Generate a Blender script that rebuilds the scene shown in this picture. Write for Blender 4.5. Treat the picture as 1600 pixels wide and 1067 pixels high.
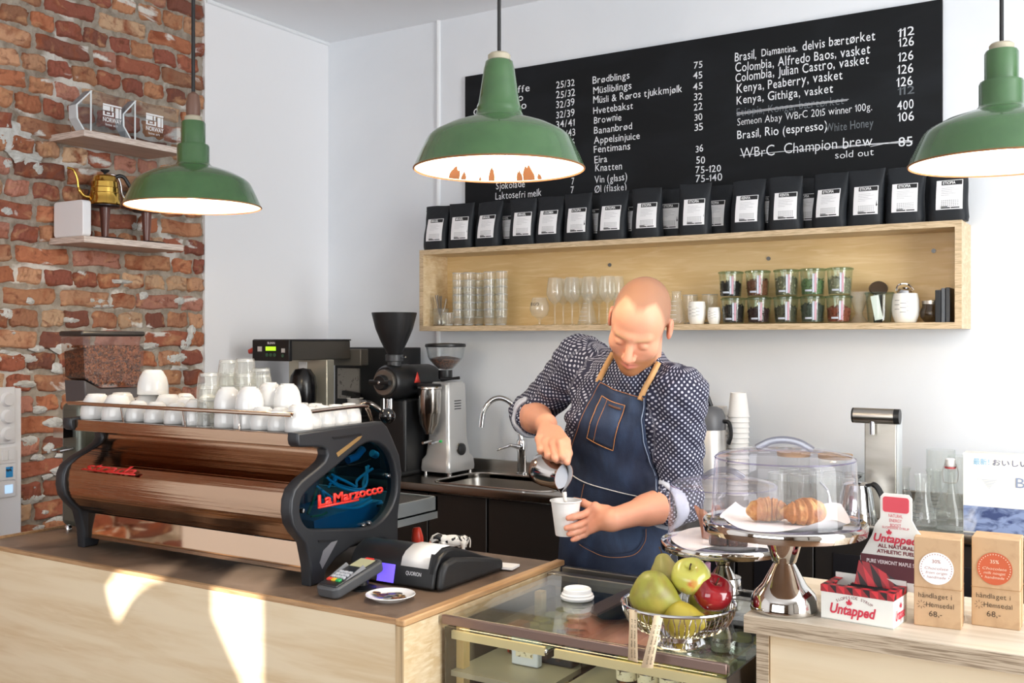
import bpy, bmesh, math, random
import numpy as np
from mathutils import Vector, Matrix, Euler
random.seed(7); np.random.seed(7)
for _o in list(bpy.data.objects): bpy.data.objects.remove(_o)
SC = bpy.context.scene
COL = SC.collection
pi = math.pi
# ------------------------------------------------------------------ camera
FPX, CX0, HY, CAMZ = 1606.0, 800.0, 528.0, 1.53
TH = math.atan(1000/1606.0); CT, ST = math.cos(TH), math.sin(TH)
cam = bpy.data.cameras.new('camera'); camo = bpy.data.objects.new('camera', cam); COL.objects.link(camo)
cam.sensor_width = 36.0; cam.lens = 36.0*FPX/1600.0; cam.shift_y = -5.5/1600.0; cam.clip_start = .05
camo.location = (0, 0, CAMZ); camo.rotation_euler = (pi/2, 0, TH)
SC.camera = camo
# ------------------------------------------------------------------ view, world, sun, daylight
SC.view_settings.view_transform = 'Standard'; SC.view_settings.look = 'None'
SC.view_settings.exposure = 0.17; SC.view_settings.gamma = 1.0; SC.view_settings.use_curve_mapping = False
SC.cycles.use_denoising = True
SC.cycles.transparent_max_bounces = 40; SC.cycles.max_bounces = 10; SC.cycles.diffuse_bounces = 5
SC.cycles.glossy_bounces = 5; SC.cycles.transmission_bounces = 8
SC.cycles.caustics_reflective = False; SC.cycles.caustics_refractive = False
SC.cycles.sample_clamp_indirect = 6.0
wd = bpy.data.worlds.new('sky'); SC.world = wd; wd.use_nodes = True
_bg = wd.node_tree.nodes['Background']; _bg.inputs[0].default_value = (.75, .85, 1, 1); _bg.inputs[1].default_value = 1.0
SUNV = Vector((-.53, .85, -.29)).normalized()
_s = bpy.data.lights.new('sun', 'SUN'); _s.energy = 13.0; _s.angle = math.radians(.4); _s.color = (1, .95, .86)
_so = bpy.data.objects.new('sun', _s); COL.objects.link(_so); _so.location = (3, -6, 5)
_so.rotation_euler = SUNV.to_track_quat('-Z', 'Y').to_euler()
def area(name, loc, direction, sx, sy, power, color):
    l = bpy.data.lights.new(name, 'AREA'); l.shape = 'RECTANGLE'; l.size = sx; l.size_y = sy; l.energy = power; l.color = color
    o = bpy.data.objects.new(name, l); COL.objects.link(o); o.location = loc
    o.rotation_euler = Vector(direction).to_track_quat('-Z', 'Z').to_euler()
    return o
area('daylight_right_window', (1.90, 1.70, 1.30), (-1, 0, 0), 3.4, 1.6, 165, (.95, .98, 1))
area('daylight_shop_window', (-1.0, -2.60, 1.55), (0, 1, 0), 3.4, 1.9, 92, (.95, .98, 1))
# ------------------------------------------------------------------ pixel (1600x1067) -> point in the room
def ray(px, py):
    a = (px-CX0)/FPX
    return a*CT-ST, a*ST+CT, (HY-py)/FPX
def at(px, py, X=None, Y=None, Z=None):
    r = ray(px, py)
    d = X/r[0] if X is not None else Y/r[1] if Y is not None else (Z-CAMZ)/r[2]
    return Vector((r[0]*d, r[1]*d, CAMZ+r[2]*d))
# ------------------------------------------------------------------ materials
def lin(h):
    if not isinstance(h, str): return tuple(h)[:3]
    h = h.lstrip('#')
    return tuple((c/12.92 if c <= .04045 else ((c+.055)/1.055)**2.4) for c in (int(h[i:i+2], 16)/255 for i in (0, 2, 4)))
_M = {}
def mat(name, col, rough=.5, metal=0, var=None, bump=None, coat=0, spec=.5, emit=None, sss=0, aniso=0, attr=None):
    """var=(colour2, scale, (sx,sy,sz), lo, hi); bump=(scale,(sx,sy,sz),strength)"""
    if name in _M: return _M[name]
    m = bpy.data.materials.new(name); m.use_nodes = True; nt = m.node_tree; N = nt.nodes; L = nt.links
    b = N['Principled BSDF']; c = lin(col)
    b.inputs['Base Color'].default_value = (*c, 1); b.inputs['Roughness'].default_value = rough; b.inputs['Metallic'].default_value = metal
    b.inputs['Specular IOR Level'].default_value = spec; b.inputs['Coat Weight'].default_value = coat
    if sss:
        b.inputs['Subsurface Weight'].default_value = sss; b.inputs['Subsurface Radius'].default_value = (1, .35, .2); b.inputs['Subsurface Scale'].default_value = .01
    if emit:
        b.inputs['Emission Color'].default_value = (*lin(emit[0]), 1); b.inputs['Emission Strength'].default_value = emit[1]
    src = None
    if attr:
        a = N.new('ShaderNodeAttribute'); a.attribute_name = attr; src = a.outputs['Color']
        L.new(src, b.inputs['Base Color'])
    tc = None
    def coords(scale, st):
        nonlocal tc
        if tc is None: tc = N.new('ShaderNodeTexCoord')
        mp = N.new('ShaderNodeMapping'); mp.inputs['Scale'].default_value = [scale*q for q in st]
        L.new(tc.outputs['Object'], mp.inputs['Vector']); return mp.outputs['Vector']
    vs = var if isinstance(var, list) else [var] if var else []
    for v in vs:
        n = N.new('ShaderNodeTexNoise'); n.inputs['Scale'].default_value = 1; n.inputs['Detail'].default_value = 6; n.inputs['Distortion'].default_value = .6
        L.new(coords(v[1], v[2]), n.inputs['Vector'])
        r = N.new('ShaderNodeMapRange'); r.inputs[1].default_value = v[3]; r.inputs[2].default_value = v[4]
        L.new(n.outputs['Fac'], r.inputs[0])
        x = N.new('ShaderNodeMix'); x.data_type = 'RGBA'
        L.new(r.outputs[0], x.inputs['Factor'])
        if src is None: x.inputs['A'].default_value = (*c, 1)
        else: L.new(src, x.inputs['A'])
        x.inputs['B'].default_value = (*lin(v[0]), 1)
        src = x.outputs['Result']
        L.new(src, b.inputs['Base Color'])
    if bump:
        n = N.new('ShaderNodeTexNoise'); n.inputs['Scale'].default_value = 1; n.inputs['Detail'].default_value = 5
        L.new(coords(bump[0], bump[1]), n.inputs['Vector'])
        bp = N.new('ShaderNodeBump'); bp.inputs['Strength'].default_value = bump[2]; bp.inputs['Distance'].default_value = .01
        L.new(n.outputs['Fac'], bp.inputs['Height']); L.new(bp.outputs['Normal'], b.inputs['Normal'])
    _M[name] = m
    return m
def glass(name, tint='ffffff', blend=.25, rough=.02, gcol='ffffff', rim=None, white_sheen=0):
    """thin clear wall: see-through face-on, mirror-like at grazing angles"""
    if name in _M: return _M[name]
    m = bpy.data.materials.new(name); m.use_nodes = True; nt = m.node_tree; N = nt.nodes; L = nt.links
    N.remove(N['Principled BSDF']); out = N['Material Output']
    t = N.new('ShaderNodeBsdfTransparent'); t.inputs[0].default_value = (*lin(tint), 1)
    g = N.new('ShaderNodeBsdfGlossy'); g.inputs[0].default_value = (*lin(gcol), 1); g.inputs['Roughness'].default_value = rough
    w = N.new('ShaderNodeLayerWeight'); w.inputs[0].default_value = .5
    p5 = N.new('ShaderNodeMath'); p5.operation = 'POWER'; p5.inputs[1].default_value = 4.0; L.new(w.outputs['Facing'], p5.inputs[0])
    ma = N.new('ShaderNodeMath'); ma.operation = 'MULTIPLY_ADD'; ma.inputs[1].default_value = .75; ma.inputs[2].default_value = blend*.25; L.new(p5.outputs[0], ma.inputs[0])
    mx = N.new('ShaderNodeMixShader'); L.new(ma.outputs[0], mx.inputs[0]); L.new(t.outputs[0], mx.inputs[1]); L.new(g.outputs[0], mx.inputs[2])
    if rim:   # thicker glass seen edge-on carries the tint of the glass
        cr = N.new('ShaderNodeMix'); cr.data_type = 'RGBA'; cr.inputs['A'].default_value = (*lin(tint), 1); cr.inputs['B'].default_value = (*lin(rim), 1)
        pw = N.new('ShaderNodeMath'); pw.operation = 'POWER'; pw.inputs[1].default_value = 3.0
        L.new(w.outputs['Facing'], pw.inputs[0]); L.new(pw.outputs[0], cr.inputs['Factor']); L.new(cr.outputs['Result'], t.inputs[0])
    res = mx.outputs[0]
    if white_sheen:  # white diffuse mixed in to stand for highlights and brighten the glass
        df = N.new('ShaderNodeBsdfDiffuse'); df.inputs[0].default_value = (.95, .95, .95, 1); m2 = N.new('ShaderNodeMixShader'); m2.inputs[0].default_value = white_sheen
        L.new(res, m2.inputs[1]); L.new(df.outputs[0], m2.inputs[2]); res = m2.outputs[0]
    L.new(res, out.inputs[0]); _M[name] = m
    return m
# ------------------------------------------------------------------ mesh builder
class MB:
    def __init__(s): s.v = []; s.f = []; s.mi = []; s.cur = 0; s.X = None
    def add(s, vs, fs):
        n = len(s.v)
        if s.X is not None: vs = [s.X @ Vector(p) for p in vs]
        s.v += [tuple(p) for p in vs]; s.f += [tuple(i+n for i in f) for f in fs]; s.mi += [s.cur]*len(fs); return s
    def slot(s, i): s.cur = i; return s
    def xf(s, m): s.X = m; return s
    def box(s, x0, x1, y0, y1, z0, z1):
        vs = [(x, y, z) for x in (x0, x1) for y in (y0, y1) for z in (z0, z1)]
        return s.add(vs, [(0, 1, 3, 2), (4, 6, 7, 5), (0, 4, 5, 1), (2, 3, 7, 6), (0, 2, 6, 4), (1, 5, 7, 3)])
    def obox(s, c, size, rot=(0, 0, 0)):
        R = Euler(rot).to_matrix(); c = Vector(c); h = Vector(size)/2
        vs = [c+R@Vector((sx*h.x, sy*h.y, sz*h.z)) for sx in (-1, 1) for sy in (-1, 1) for sz in (-1, 1)]
        return s.add(vs, [(0, 1, 3, 2), (4, 6, 7, 5), (0, 4, 5, 1), (2, 3, 7, 6), (0, 2, 6, 4), (1, 5, 7, 3)])
    def prism(s, pts, a0, a1, axis='x'):
        """pts: 2d polygon; axis x: (y,z), axis y: (x,z), axis z: (x,y)"""
        f = {'x': lambda p, a: (a, p[0], p[1]), 'y': lambda p, a: (p[0], a, p[1]), 'z': lambda p, a: (p[0], p[1], a)}[axis]
        n = len(pts); ar = sum(pts[i][0]*pts[(i+1) % n][1]-pts[(i+1) % n][0]*pts[i][1] for i in range(n))
        if (ar < 0) != (axis == 'y'): pts = pts[::-1]
        if a1 < a0: a0, a1 = a1, a0
        vs = [f(p, a0) for p in pts]+[f(p, a1) for p in pts]
        return s.add(vs, [tuple(range(n))[::-1], tuple(range(n, 2*n))]+[(i, (i+1) % n, n+(i+1) % n, n+i) for i in range(n)])
    def lathe(s, prof, c=(0, 0, 0), n=24, R=None, a0=0.0, a1=2*pi, capb=False, capt=False):
        c = Vector(c); R = R or Matrix.Identity(3); full = abs(a1-a0-2*pi) < 1e-6; m = n if full else n+1
        vs = []
        for r, z in prof:
            for i in range(m):
                t = a0+(a1-a0)*i/n; vs.append(c+R@Vector((r*math.cos(t), r*math.sin(t), z)))
        fs = []
        for j in range(len(prof)-1):
            for i in range(n):
                k = (i+1) % m; fs.append((j*m+i, j*m+k, (j+1)*m+k, (j+1)*m+i))
        if capb: fs.append(tuple(range(m))[::-1])
        if capt: fs.append(tuple(range((len(prof)-1)*m, len(prof)*m)))
        return s.add(vs, fs)
    def cyl(s, c, r, h, n=24, R=None, r2=None):
        return s.lathe([(r, 0), (r if r2 is None else r2, h)], c, n, R, capb=True, capt=True)
    def tube(s, pts, r, n=8, closed=False, cap=True, flat=None):
        pts = [Vector(p) for p in pts]; m = len(pts); rs = r if isinstance(r, (list, tuple)) else [r]*m
        T = []
        for i in range(m):
            a = pts[(i-1) % m] if (closed or i) else pts[i]; b = pts[(i+1) % m] if (closed or i < m-1) else pts[i]
            T.append((b-a).normalized())
        up = Vector((0, 0, 1)) if abs(T[0].z) < .9 else Vector((0, 1, 0))
        u = T[0].cross(up).normalized(); vs = []
        for i in range(m):
            u = (u-T[i]*u.dot(T[i]))
            u = u.normalized() if u.length > 1e-6 else T[i].orthogonal().normalized()
            w = T[i].cross(u)
            for k in range(n):
                t = 2*pi*k/n; vs.append(pts[i]+(u*math.cos(t)+w*math.sin(t)*(flat or 1))*rs[i])
        fs = []
        for i in range(m if closed else m-1):
            j = (i+1) % m
            for k in range(n): fs.append((i*n+k, i*n+(k+1) % n, j*n+(k+1) % n, j*n+k))
        if cap and not closed: fs += [tuple(range(n))[::-1], tuple(range((m-1)*n, m*n))]
        return s.add(vs, fs)
    def ell(s, c, r, n=16, m=10, R=None):
        c = Vector(c); R = R or Matrix.Identity(3); r = (r, r, r) if not isinstance(r, (tuple, list)) else r
        vs = [c+R@Vector((0, 0, -r[2]))]
        for j in range(1, m):
            p = pi*j/m
            for i in range(n):
                t = 2*pi*i/n; vs.append(c+R@Vector((r[0]*math.sin(p)*math.cos(t), r[1]*math.sin(p)*math.sin(t), -r[2]*math.cos(p))))
        vs.append(c+R@Vector((0, 0, r[2]))); L = len(vs)-1
        fs = [(0, 1+(i+1) % n, 1+i) for i in range(n)]
        for j in range(m-2):
            for i in range(n): fs.append((1+j*n+i, 1+j*n+(i+1) % n, 1+(j+1)*n+(i+1) % n, 1+(j+1)*n+i))
        return s.add(vs, fs+[(1+(m-2)*n+i, 1+(m-2)*n+(i+1) % n, L) for i in range(n)])
    def grid(s, fn, nu, nv):
        vs = [fn(i/nu, j/nv) for j in range(nv+1) for i in range(nu+1)]; w = nu+1
        return s.add(vs, [(j*w+i, j*w+i+1, (j+1)*w+i+1, (j+1)*w+i) for j in range(nv) for i in range(nu)])
    def quad(s, a, b, c, d): return s.add([a, b, c, d], [(0, 1, 2, 3)])
    def build(s, name, mats, parent=None, bevel=0, seg=2, smooth=True, ang=40, sub=0, solid=0):
        me = bpy.data.meshes.new(name); off = parent.get('_o', (0, 0, 0)) if parent is not None else (0, 0, 0)
        vs = [(a-off[0], b-off[1], c-off[2]) for a, b, c in s.v] if any(off) else s.v
        me.from_pydata(vs, [], s.f)
        for m in (mats if isinstance(mats, (list, tuple)) else [mats]): me.materials.append(m)
        me.polygons.foreach_set('material_index', s.mi)
        if smooth:
            me.polygons.foreach_set('use_smooth', [True]*len(s.f)); me.update(); me.set_sharp_from_angle(angle=math.radians(ang))
        me.update()
        o = bpy.data.objects.new(name, me); COL.objects.link(o)
        if parent is not None:
            o.parent = parent
            if any(off): o['_o'] = tuple(off)
        if bevel:
            b = o.modifiers.new('bevel', 'BEVEL'); b.width = bevel; b.segments = seg; b.limit_method = 'ANGLE'; b.angle_limit = math.radians(35)
        if solid: d = o.modifiers.new('solid', 'SOLIDIFY'); d.thickness = solid; d.offset = 0
        if sub: d = o.modifiers.new('sub', 'SUBSURF'); d.levels = sub; d.render_levels = sub
        return o
def tag(o, label, cat, group=None, kind=None):
    o['label'] = label; o['category'] = cat
    if group: o['group'] = group
    if kind: o['kind'] = kind
    return o
def thing(name, label, cat, loc=(0, 0, 0), group=None, world=False, rz=0):
    """an Empty at the base of a thing; world=True: its parts are given in room coordinates"""
    o = bpy.data.objects.new(name, None); COL.objects.link(o); o.location = loc; o.rotation_euler = (0, 0, rz); o.empty_display_size = .05
    if world: o['_o'] = tuple(loc)
    return tag(o, label, cat, group)
def struct(o): o['kind'] = 'structure'; return o
def dup(o, loc, rz=0, label=None, parent=None):
    c = o.copy(); COL.objects.link(c)
    if parent is None: c.location = loc; c.rotation_euler = (0, 0, rz)
    else: c.parent = parent
    if label: c['label'] = label
    for ch in list(o.children): dup(ch, None, parent=c)
    return c
def RM(rx=0, ry=0, rz=0): return Euler((rx, ry, rz)).to_matrix()
def XF(loc, rot=(0, 0, 0)): return Matrix.Translation(Vector(loc)) @ Euler(rot).to_matrix().to_4x4()
def smooth_path(pts, n=6, closed=False):
    pts = [Vector(p) for p in pts]; out = []; m = len(pts)
    for i in range(m if closed else m-1):
        g = lambda k: pts[k % m] if closed else pts[min(max(k, 0), m-1)]
        p0, p1, p2, p3 = g(i-1), g(i), g(i+1), g(i+2)
        for k in range(n):
            t = k/n; out.append(.5*((2*p1)+(p2-p0)*t+(2*p0-5*p1+4*p2-p3)*t*t+(3*p1-p0-3*p2+p3)*t**3))
    if not closed: out.append(pts[-1])
    return out
# ------------------------------------------------------------------ lettering
_G = {}
def _txt(st, bold=0.0, shear=0.0):
    k = (st, bold, shear)
    if k not in _G:
        cu = bpy.data.curves.new('t', 'FONT'); cu.body = st; cu.size = 1; cu.offset = bold; cu.resolution_u = 3; cu.shear = shear; cu.fill_mode = 'FRONT'
        o = bpy.data.objects.new('t', cu); COL.objects.link(o)
        dg = bpy.context.evaluated_depsgraph_get(); dg.update(); me = o.evaluated_get(dg).to_mesh()
        vs = [v.co.copy() for v in me.vertices]; fs = [tuple(p.vertices) for p in me.polygons]
        o.evaluated_get(dg).to_mesh_clear(); bpy.data.objects.remove(o); bpy.data.curves.remove(cu)
        x0 = min((v.x for v in vs), default=0); x1 = max((v.x for v in vs), default=.3)
        _G[k] = (vs, fs, x0, x1)
    return _G[k]
def text(mb, st, M, size, width=None, align='l', bold=0.0, shear=0.0):
    """M maps text space (x right, y up) into the room; width: fit the line to this width"""
    vs, fs, x0, x1 = _txt(st, bold, shear)
    w = (x1-x0) or 1; kx = width/w if width else size; dx = {'l': 0, 'c': -.5, 'r': -1}[align]*w*kx
    mb.add([M @ Vector(((v.x-x0)*kx+dx, v.y*size, 0)) for v in vs], fs)
def hand(mb, st, M, size, width=None, bold=.006, jit=1.0):
    """hand lettering: glyph by glyph with a wobble"""
    x = 0; parts = []
    for ch in st:
        if ch == ' ': x += .32; continue
        vs, fs, x0, x1 = _txt(ch, bold)
        if ch == '1': n0 = len(vs); vs = vs+[Vector((x0-.13, .50, 0)), Vector((x0-.10, .46, 0)), Vector((x0+.06, .60, 0)), Vector((x0+.04, .67, 0))]; fs = fs+[(n0, n0+1, n0+2, n0+3)]; x += .06
        a = random.uniform(-.05, .05)*jit; k = 1+random.uniform(-.06, .06)*jit; dy = random.uniform(-.03, .03)*jit
        parts.append(([(x+(v.x-x0)*k-v.y*a, v.y*k+v.x*a*.6+dy) for v in vs], fs)); x += (x1-x0)*k+.10
    kx = width/x if width else size
    for vs, fs in parts: mb.add([M @ Vector((p[0]*kx, p[1]*size, 0)) for p in vs], fs)
def plane_M(o, xdir, ydir):
    x = Vector(xdir).normalized(); y = Vector(ydir).normalized(); z = x.cross(y)
    M = Matrix((x, y, z)).transposed().to_4x4(); M.translation = Vector(o); return M
# ================================================================== common materials
BIRCH = mat('birch_plywood', 'ddc6a0', .45, var=[('cdb084', 3.0, (1, 8, 8), .35, .7), ('e8d6b6', 9, (1, 3, 12), .45, .75)])
BIRCHX = mat('birch_panel', 'e3d3b5', .42, var=[('d0b790', 2.2, (1, 3, 9), .4, .72), ('e2d1b4', 6, (1.2, 3, 14), .45, .8)])
PLYEDGE = mat('plywood_edge', 'c9b08a', .6, var=[('8f7657', 60, (.3, .3, 6), .45, .6)])
WALLM = mat('white_plaster', 'efeff1', .75, bump=(9, (1, 1, 1), .12))
WALLB = mat('white_plaster_back', 'e9ecf0', .75, var=('e1e5ea', 1.5, (1, 1, 1), .4, .7), bump=(14, (1, 1, 1), .10))
CHROME = mat('chrome', 'd8d8da', .07, 1); STEEL = mat('brushed_steel', 'b9b4ad', .28, 1, bump=(400, (.02, 1, 1), .02))
BLACK = mat('black_plastic', '17181a', .38); BLACKM = mat('black_matte', '1c1d20', .6)
WHITE = mat('white_ceramic', 'f3f3f2', .18, coat=.3); PAPER = mat('white_paper', 'f1efec', .7)
GLASS = glass('clear_glass', 'fcfdfc', .12, rim='eef1ef', white_sheen=.05); PANE = glass('pane_glass', 'fbfdfc', .16)
WOODD = mat('dark_wood', '4a3022', .45, var=('2c1b12', 4, (1, 8, 1), .4, .65))
# ================================================================== room shell
YB, XL, ZC = 4.0, -3.607, 3.05
XR, YF = 2.0, -2.7
m = MB(); m.box(XL-.2, XR+.2, YF-.2, YB+.2, -.1, 0)
struct(m.build('floor', mat('floor_boards', '7a5a40', .45, var=('5c412d', 3, (1, 12, 1), .35, .65))))
m = MB(); m.box(XL-.2, XR+.2, YF-.2, YB+.2, ZC, ZC+.1); struct(m.build('ceiling', mat('ceiling_paint', 'f0f2f5', .8)))
m = MB(); m.box(XL-.2, XR+.2, YB, YB+.12, 0, ZC); struct(m.build('wall_back', WALLB))
m = MB()
pts = [(XL-.2, 3.186), (XL, 3.186), (XL, YB), (XL-.2, YB)]
m.prism(pts, 0, ZC, 'z'); struct(m.build('wall_left', WALLM))
# pipe chase bead on the back wall and the rounded cornice line
m = MB(); m.tube([(-2.903, YB-.004, .9), (-2.905, YB-.004, 1.9), (-2.902, YB-.004, 2.5), (-2.903, YB-.004, ZC)], .011, 8)
struct(m.build('trim_1', mat('white_gloss_paint', 'eceef0', .4)))
m = MB(); m.tube([(XL+.003, 3.19, ZC-.004), (XL+.003, YB, ZC-.004)], .012, 8); struct(m.build('trim_2', _M['white_gloss_paint']))
# right wall with a big window; front wall with shop window frame and openings cut for sun patches
def wall_hole(name, axis, pos, th, u0, u1, holes, m_):
    cu = bpy.data.curves.new(name, 'CURVE'); cu.dimensions = '2D'; cu.fill_mode = 'BOTH'; cu.extrude = th/2
    for poly in [[(u0, 0), (u1, 0), (u1, ZC), (u0, ZC)]]+holes:
        sp = cu.splines.new('POLY'); sp.points.add(len(poly)-1); sp.use_cyclic_u = True
        for p, q in zip(sp.points, poly): p.co = (q[0], q[1], 0, 1)
    o = bpy.data.objects.new(name, cu); COL.objects.link(o); dg = bpy.context.evaluated_depsgraph_get(); dg.update()
    me = bpy.data.meshes.new_from_object(o.evaluated_get(dg)); bpy.data.objects.remove(o)
    M = plane_M((0, pos, 0), (1, 0, 0), (0, 0, 1)) if axis == 'y' else plane_M((pos, 0, 0), (0, 1, 0), (0, 0, 1))
    me.transform(M); me.materials.clear(); me.materials.append(m_)
    o = bpy.data.objects.new(name, me); COL.objects.link(o); return struct(o)
sunpatch = [[(-2.014, 1.86, .93), (-1.878, 1.905, .93), (-1.754, 1.73, .95), (-1.754, 1.73, .62), (-1.80, 1.73, .66), (-1.925, 1.73, .838), (-1.925, 1.73, .94)],
            [(-2.15, 1.795, .93), (-2.093, 1.73, .93), (-2.093, 1.73, .901), (-2.14, 1.73, .893), (-2.183, 1.73, .87), (-2.22, 1.73, .84), (-2.25, 1.73, .80), (-2.276, 1.73, .765), (-2.30, 1.73, .79), (-2.325, 1.73, .85), (-2.27, 1.73, .905)]]
holes = []  # openings shaped from the sun patches, added to let the sun through
for poly in sunpatch:
    q = []
    for p in poly:
        t = (p[1]-YF)/SUNV.y; q.append((p[0]-SUNV.x*t, p[2]+.026-SUNV.z*t))
    holes.append(q)
wall_hole('wall_front', 'y', YF-.01, .02, XL-.2, XR+.2, holes, mat('front_wall_paint', '84705c', .6, var=('4e3a2a', 1, (.35, 1, 5.5), .44, .58)))  # unseen wall; colour bands put in to streak the machine's reflections
m = MB(); m.box(XR, XR+.1, YF-.1, YB+.1, 0, ZC); struct(m.build('wall_right', mat('right_wall_paint', 'd6d4cf', .7)))
m = MB(); m.box(XL-.2, XL-.1, YF-.1, 3.2, 0, ZC); m.box(XL-.1, XL, YF-.1, .66, 0, ZC); struct(m.build('wall_left_masonry', WALLM))
def win(name, axis, pos, u0, u1, z0, z1, nm):
    m = MB(); w = .07
    B = (lambda a, b, c, d: m.box(pos-.03, pos+.03, a, b, c, d)) if axis == 'x' else (lambda a, b, c, d: m.box(a, b, pos-.03, pos+.03, c, d))
    B(u0-w, u1+w, z1, z1+w); B(u0-w, u1+w, z0-w, z0); B(u0-w, u0, z0, z1); B(u1, u1+w, z0, z1)
    for k in range(1, nm): c = u0+(u1-u0)*k/nm; B(c-.025, c+.025, z0, z1)
    struct(m.build(name, mat('window_frame_paint', '50443a', .5)))
win('window_1', 'x', XR-.05, -.25, 3.35, .65, 2.55, 3)
win('window_2', 'y', YF+.05, -2.7, .7, .6, 2.5, 3)
m = MB(); m.box(XL, XR, YF+.003, YF+.05, .02, .52); struct(m.build('wall_front_wainscot', mat('dark_brown_panelling', '3a261a', .5)))
# ------------------------------------------------------------------ brick part of the left wall
def bricks():
    vs, fs, cols = [], [], []
    pal = [('a8694a', 5), ('9a5a44', 5), ('b27e5c', 5), ('8c5040', 4), ('bb8e6e', 3), ('77483a', 2), ('c2a080', 2), ('b07a68', 3), ('97694f', 2)]
    pal = [lin(c) for c, w in pal for _ in range(w)]
    pitch, gap = .0815, .0105; z = .02; k = 0
    rnd = random.Random(3)
    NU, NV = 18, 10
    while z < ZC:
        stretch = k % 2 == 0; y = .70+(.0 if stretch else -.06)+rnd.uniform(-.02, .02)
        h = pitch-gap+rnd.uniform(-.006, .004); tilt = rnd.uniform(-.008, .008)
        while y < 3.18:
            L = (.232 if stretch and rnd.random() > .15 else .108)+rnd.uniform(-.014, .01)
            y1 = min(y+L, 3.184)
            if y1-y > .03:
                c = Vector(pal[rnd.randrange(len(pal))])*rnd.uniform(.8, 1.15); dep = rnd.uniform(-.006, .008); b0 = len(vs)
                zz = z+tilt*(y-2.4)+rnd.uniform(-.003, .003); sx = rnd.uniform(-.03, .03); sk = rnd.uniform(-.03, .03); ph = rnd.uniform(0, 9)
                chip = [(rnd.choice((0, 1)), rnd.choice((0, 1)), rnd.uniform(.012, .04)) for _ in range(3)]
                for j in range(NV+1):
                    for i in range(NU+1):
                        u = i/NU; v = j/NV; eu = min(u, 1-u)*(y1-y); ev = min(v, 1-v)*h; e = min(eu, ev)
                        for cu_, cv_, cr in chip:
                            e = min(e, max(0, math.hypot((u-cu_)*(y1-y), (v-cv_)*h)-cr*.35)+.001)
                        f = min(1, e/.0065); f = f*(2-f)
                        nz = .003*math.sin(17*u*(y1-y)*20+ph)*math.sin(9*v+ph*2)+rnd.uniform(-.0014, .0014)
                        wob = .0035*math.sin(u*7+ph*3)
                        vs.append((XL-.03+f*(.030+dep+sx*(u-.5)*.3+sk*(v-.5)*.2+nz), y+u*(y1-y)+rnd.uniform(-.001, .001)+.003*math.sin(v*5+ph), zz+v*h+wob))
                for j in range(NV):
                    for i in range(NU): a = b0+j*(NU+1)+i; fs.append((a, a+1, a+NU+2, a+NU+1))
                cols += [(*c, 1)]*((NU+1)*(NV+1))
            y += L+gap+rnd.uniform(-.004, .006)
        z += pitch; k += 1
    me = bpy.data.meshes.new('wall_left_brick'); me.from_pydata(vs, [], fs)
    ca = me.color_attributes.new('tint', 'FLOAT_COLOR', 'POINT')
    for i, c in enumerate(cols): ca.data[i].color = c
    me.polygons.foreach_set('use_smooth', [True]*len(fs)); me.update()
    bm_ = mat('old_brick', 'b06a45', .85, attr='tint', var=[('6e3d2a', 26, (1, 1, 1.6), .53, .75), ('c99a70', 14, (1, 1, 1.5), .55, .8), ('8a4a2e', 9, (1, 1, 1), .55, .7), ('d6d2cb', 5.5, (1, .8, 1.7), .64, .68)], bump=(60, (1, 1, 1), .55))
    me.materials.append(bm_); o = bpy.data.objects.new('wall_left_brick', me); COL.objects.link(o); struct(o)
    # mortar bed behind, rough, with trowelled patches of white plaster
    m = MB(); rnd = random.Random(5)
    def fn(u, v):
        return (XL-.016+rnd.uniform(-.004, .004)+.004*math.sin(70*u)*math.sin(70*v), .62+u*(3.186-.62), .0+v*ZC)
    m.grid(fn, 240, 230)
    mo = m.build('wall_left_mortar', mat('mortar', 'a89f92', .95, var=[('877d70', 22, (1, 1, 1), .4, .65), ('d3d0c9', 3.5, (1, 1, 1.6), .56, .62)], bump=(90, (1, 1, 1), .6)))
    struct(mo)
    # dabs of old plaster clinging to the bricks
    m = MB()
    spots = [(20, 215, 60, 40), (60, 262, 16, 16), (12, 255, 14, 12), (215, 408, 22, 14), (130, 428, 16, 9), (290, 535, 18, 18), (225, 462, 12, 12), (160, 478, 30, 6), (45, 560, 26, 10), (92, 575, 18, 16), (280, 575, 24, 8), (62, 640, 18, 12), (78, 700, 14, 12), (60, 715, 18, 9), (48, 470, 10, 10), (255, 300, 9, 12), (18, 520, 12, 8), (75, 745, 14, 8), (52, 762, 12, 9), (95, 712, 14, 7), (70, 800, 12, 8), (60, 825, 20, 6), (210, 352, 10, 10), (8, 550, 14, 6), (60, 545, 20, 8), (170, 555, 8, 10), (40, 600, 30, 9), (85, 660, 26, 12), (45, 690, 22, 16), (95, 735, 24, 12), (50, 780, 30, 14), (88, 815, 24, 12), (20, 560, 34, 16), (100, 545, 30, 14), (275, 560, 34, 14), (300, 520, 12, 22), (235, 540, 26, 10), (150, 470, 34, 10), (10, 490, 24, 12), (190, 440, 28, 7), (110, 500, 22, 8), (280, 470, 18, 9), (12, 330, 16, 10), (40, 245, 40, 22)]
    for px, py, w, h in spots:
        c = at(px, py, X=XL); d = -c.x*ST+c.y*CT; kz = d/FPX; n = 36; a0 = rnd.uniform(0, 6)
        ring = [(c.y+w*kz*1.25*math.cos(2*pi*i/n)*(1+.16*math.sin(2*pi*i/n*3+a0)+rnd.uniform(-.07, .07))*.55, c.z+h*kz*math.sin(2*pi*i/n)*(1+.16*math.sin(2*pi*i/n*2+a0)+rnd.uniform(-.07, .07))*.6) for i in range(n)]
        vs = [(XL-.004, y, z) for y, z in ring]+[(XL+.002+rnd.uniform(-.002, .003), c.y+(y-c.y)*.65, c.z+(z-c.z)*.65) for y, z in ring]+[(XL+.005, c.y, c.z)]
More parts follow.
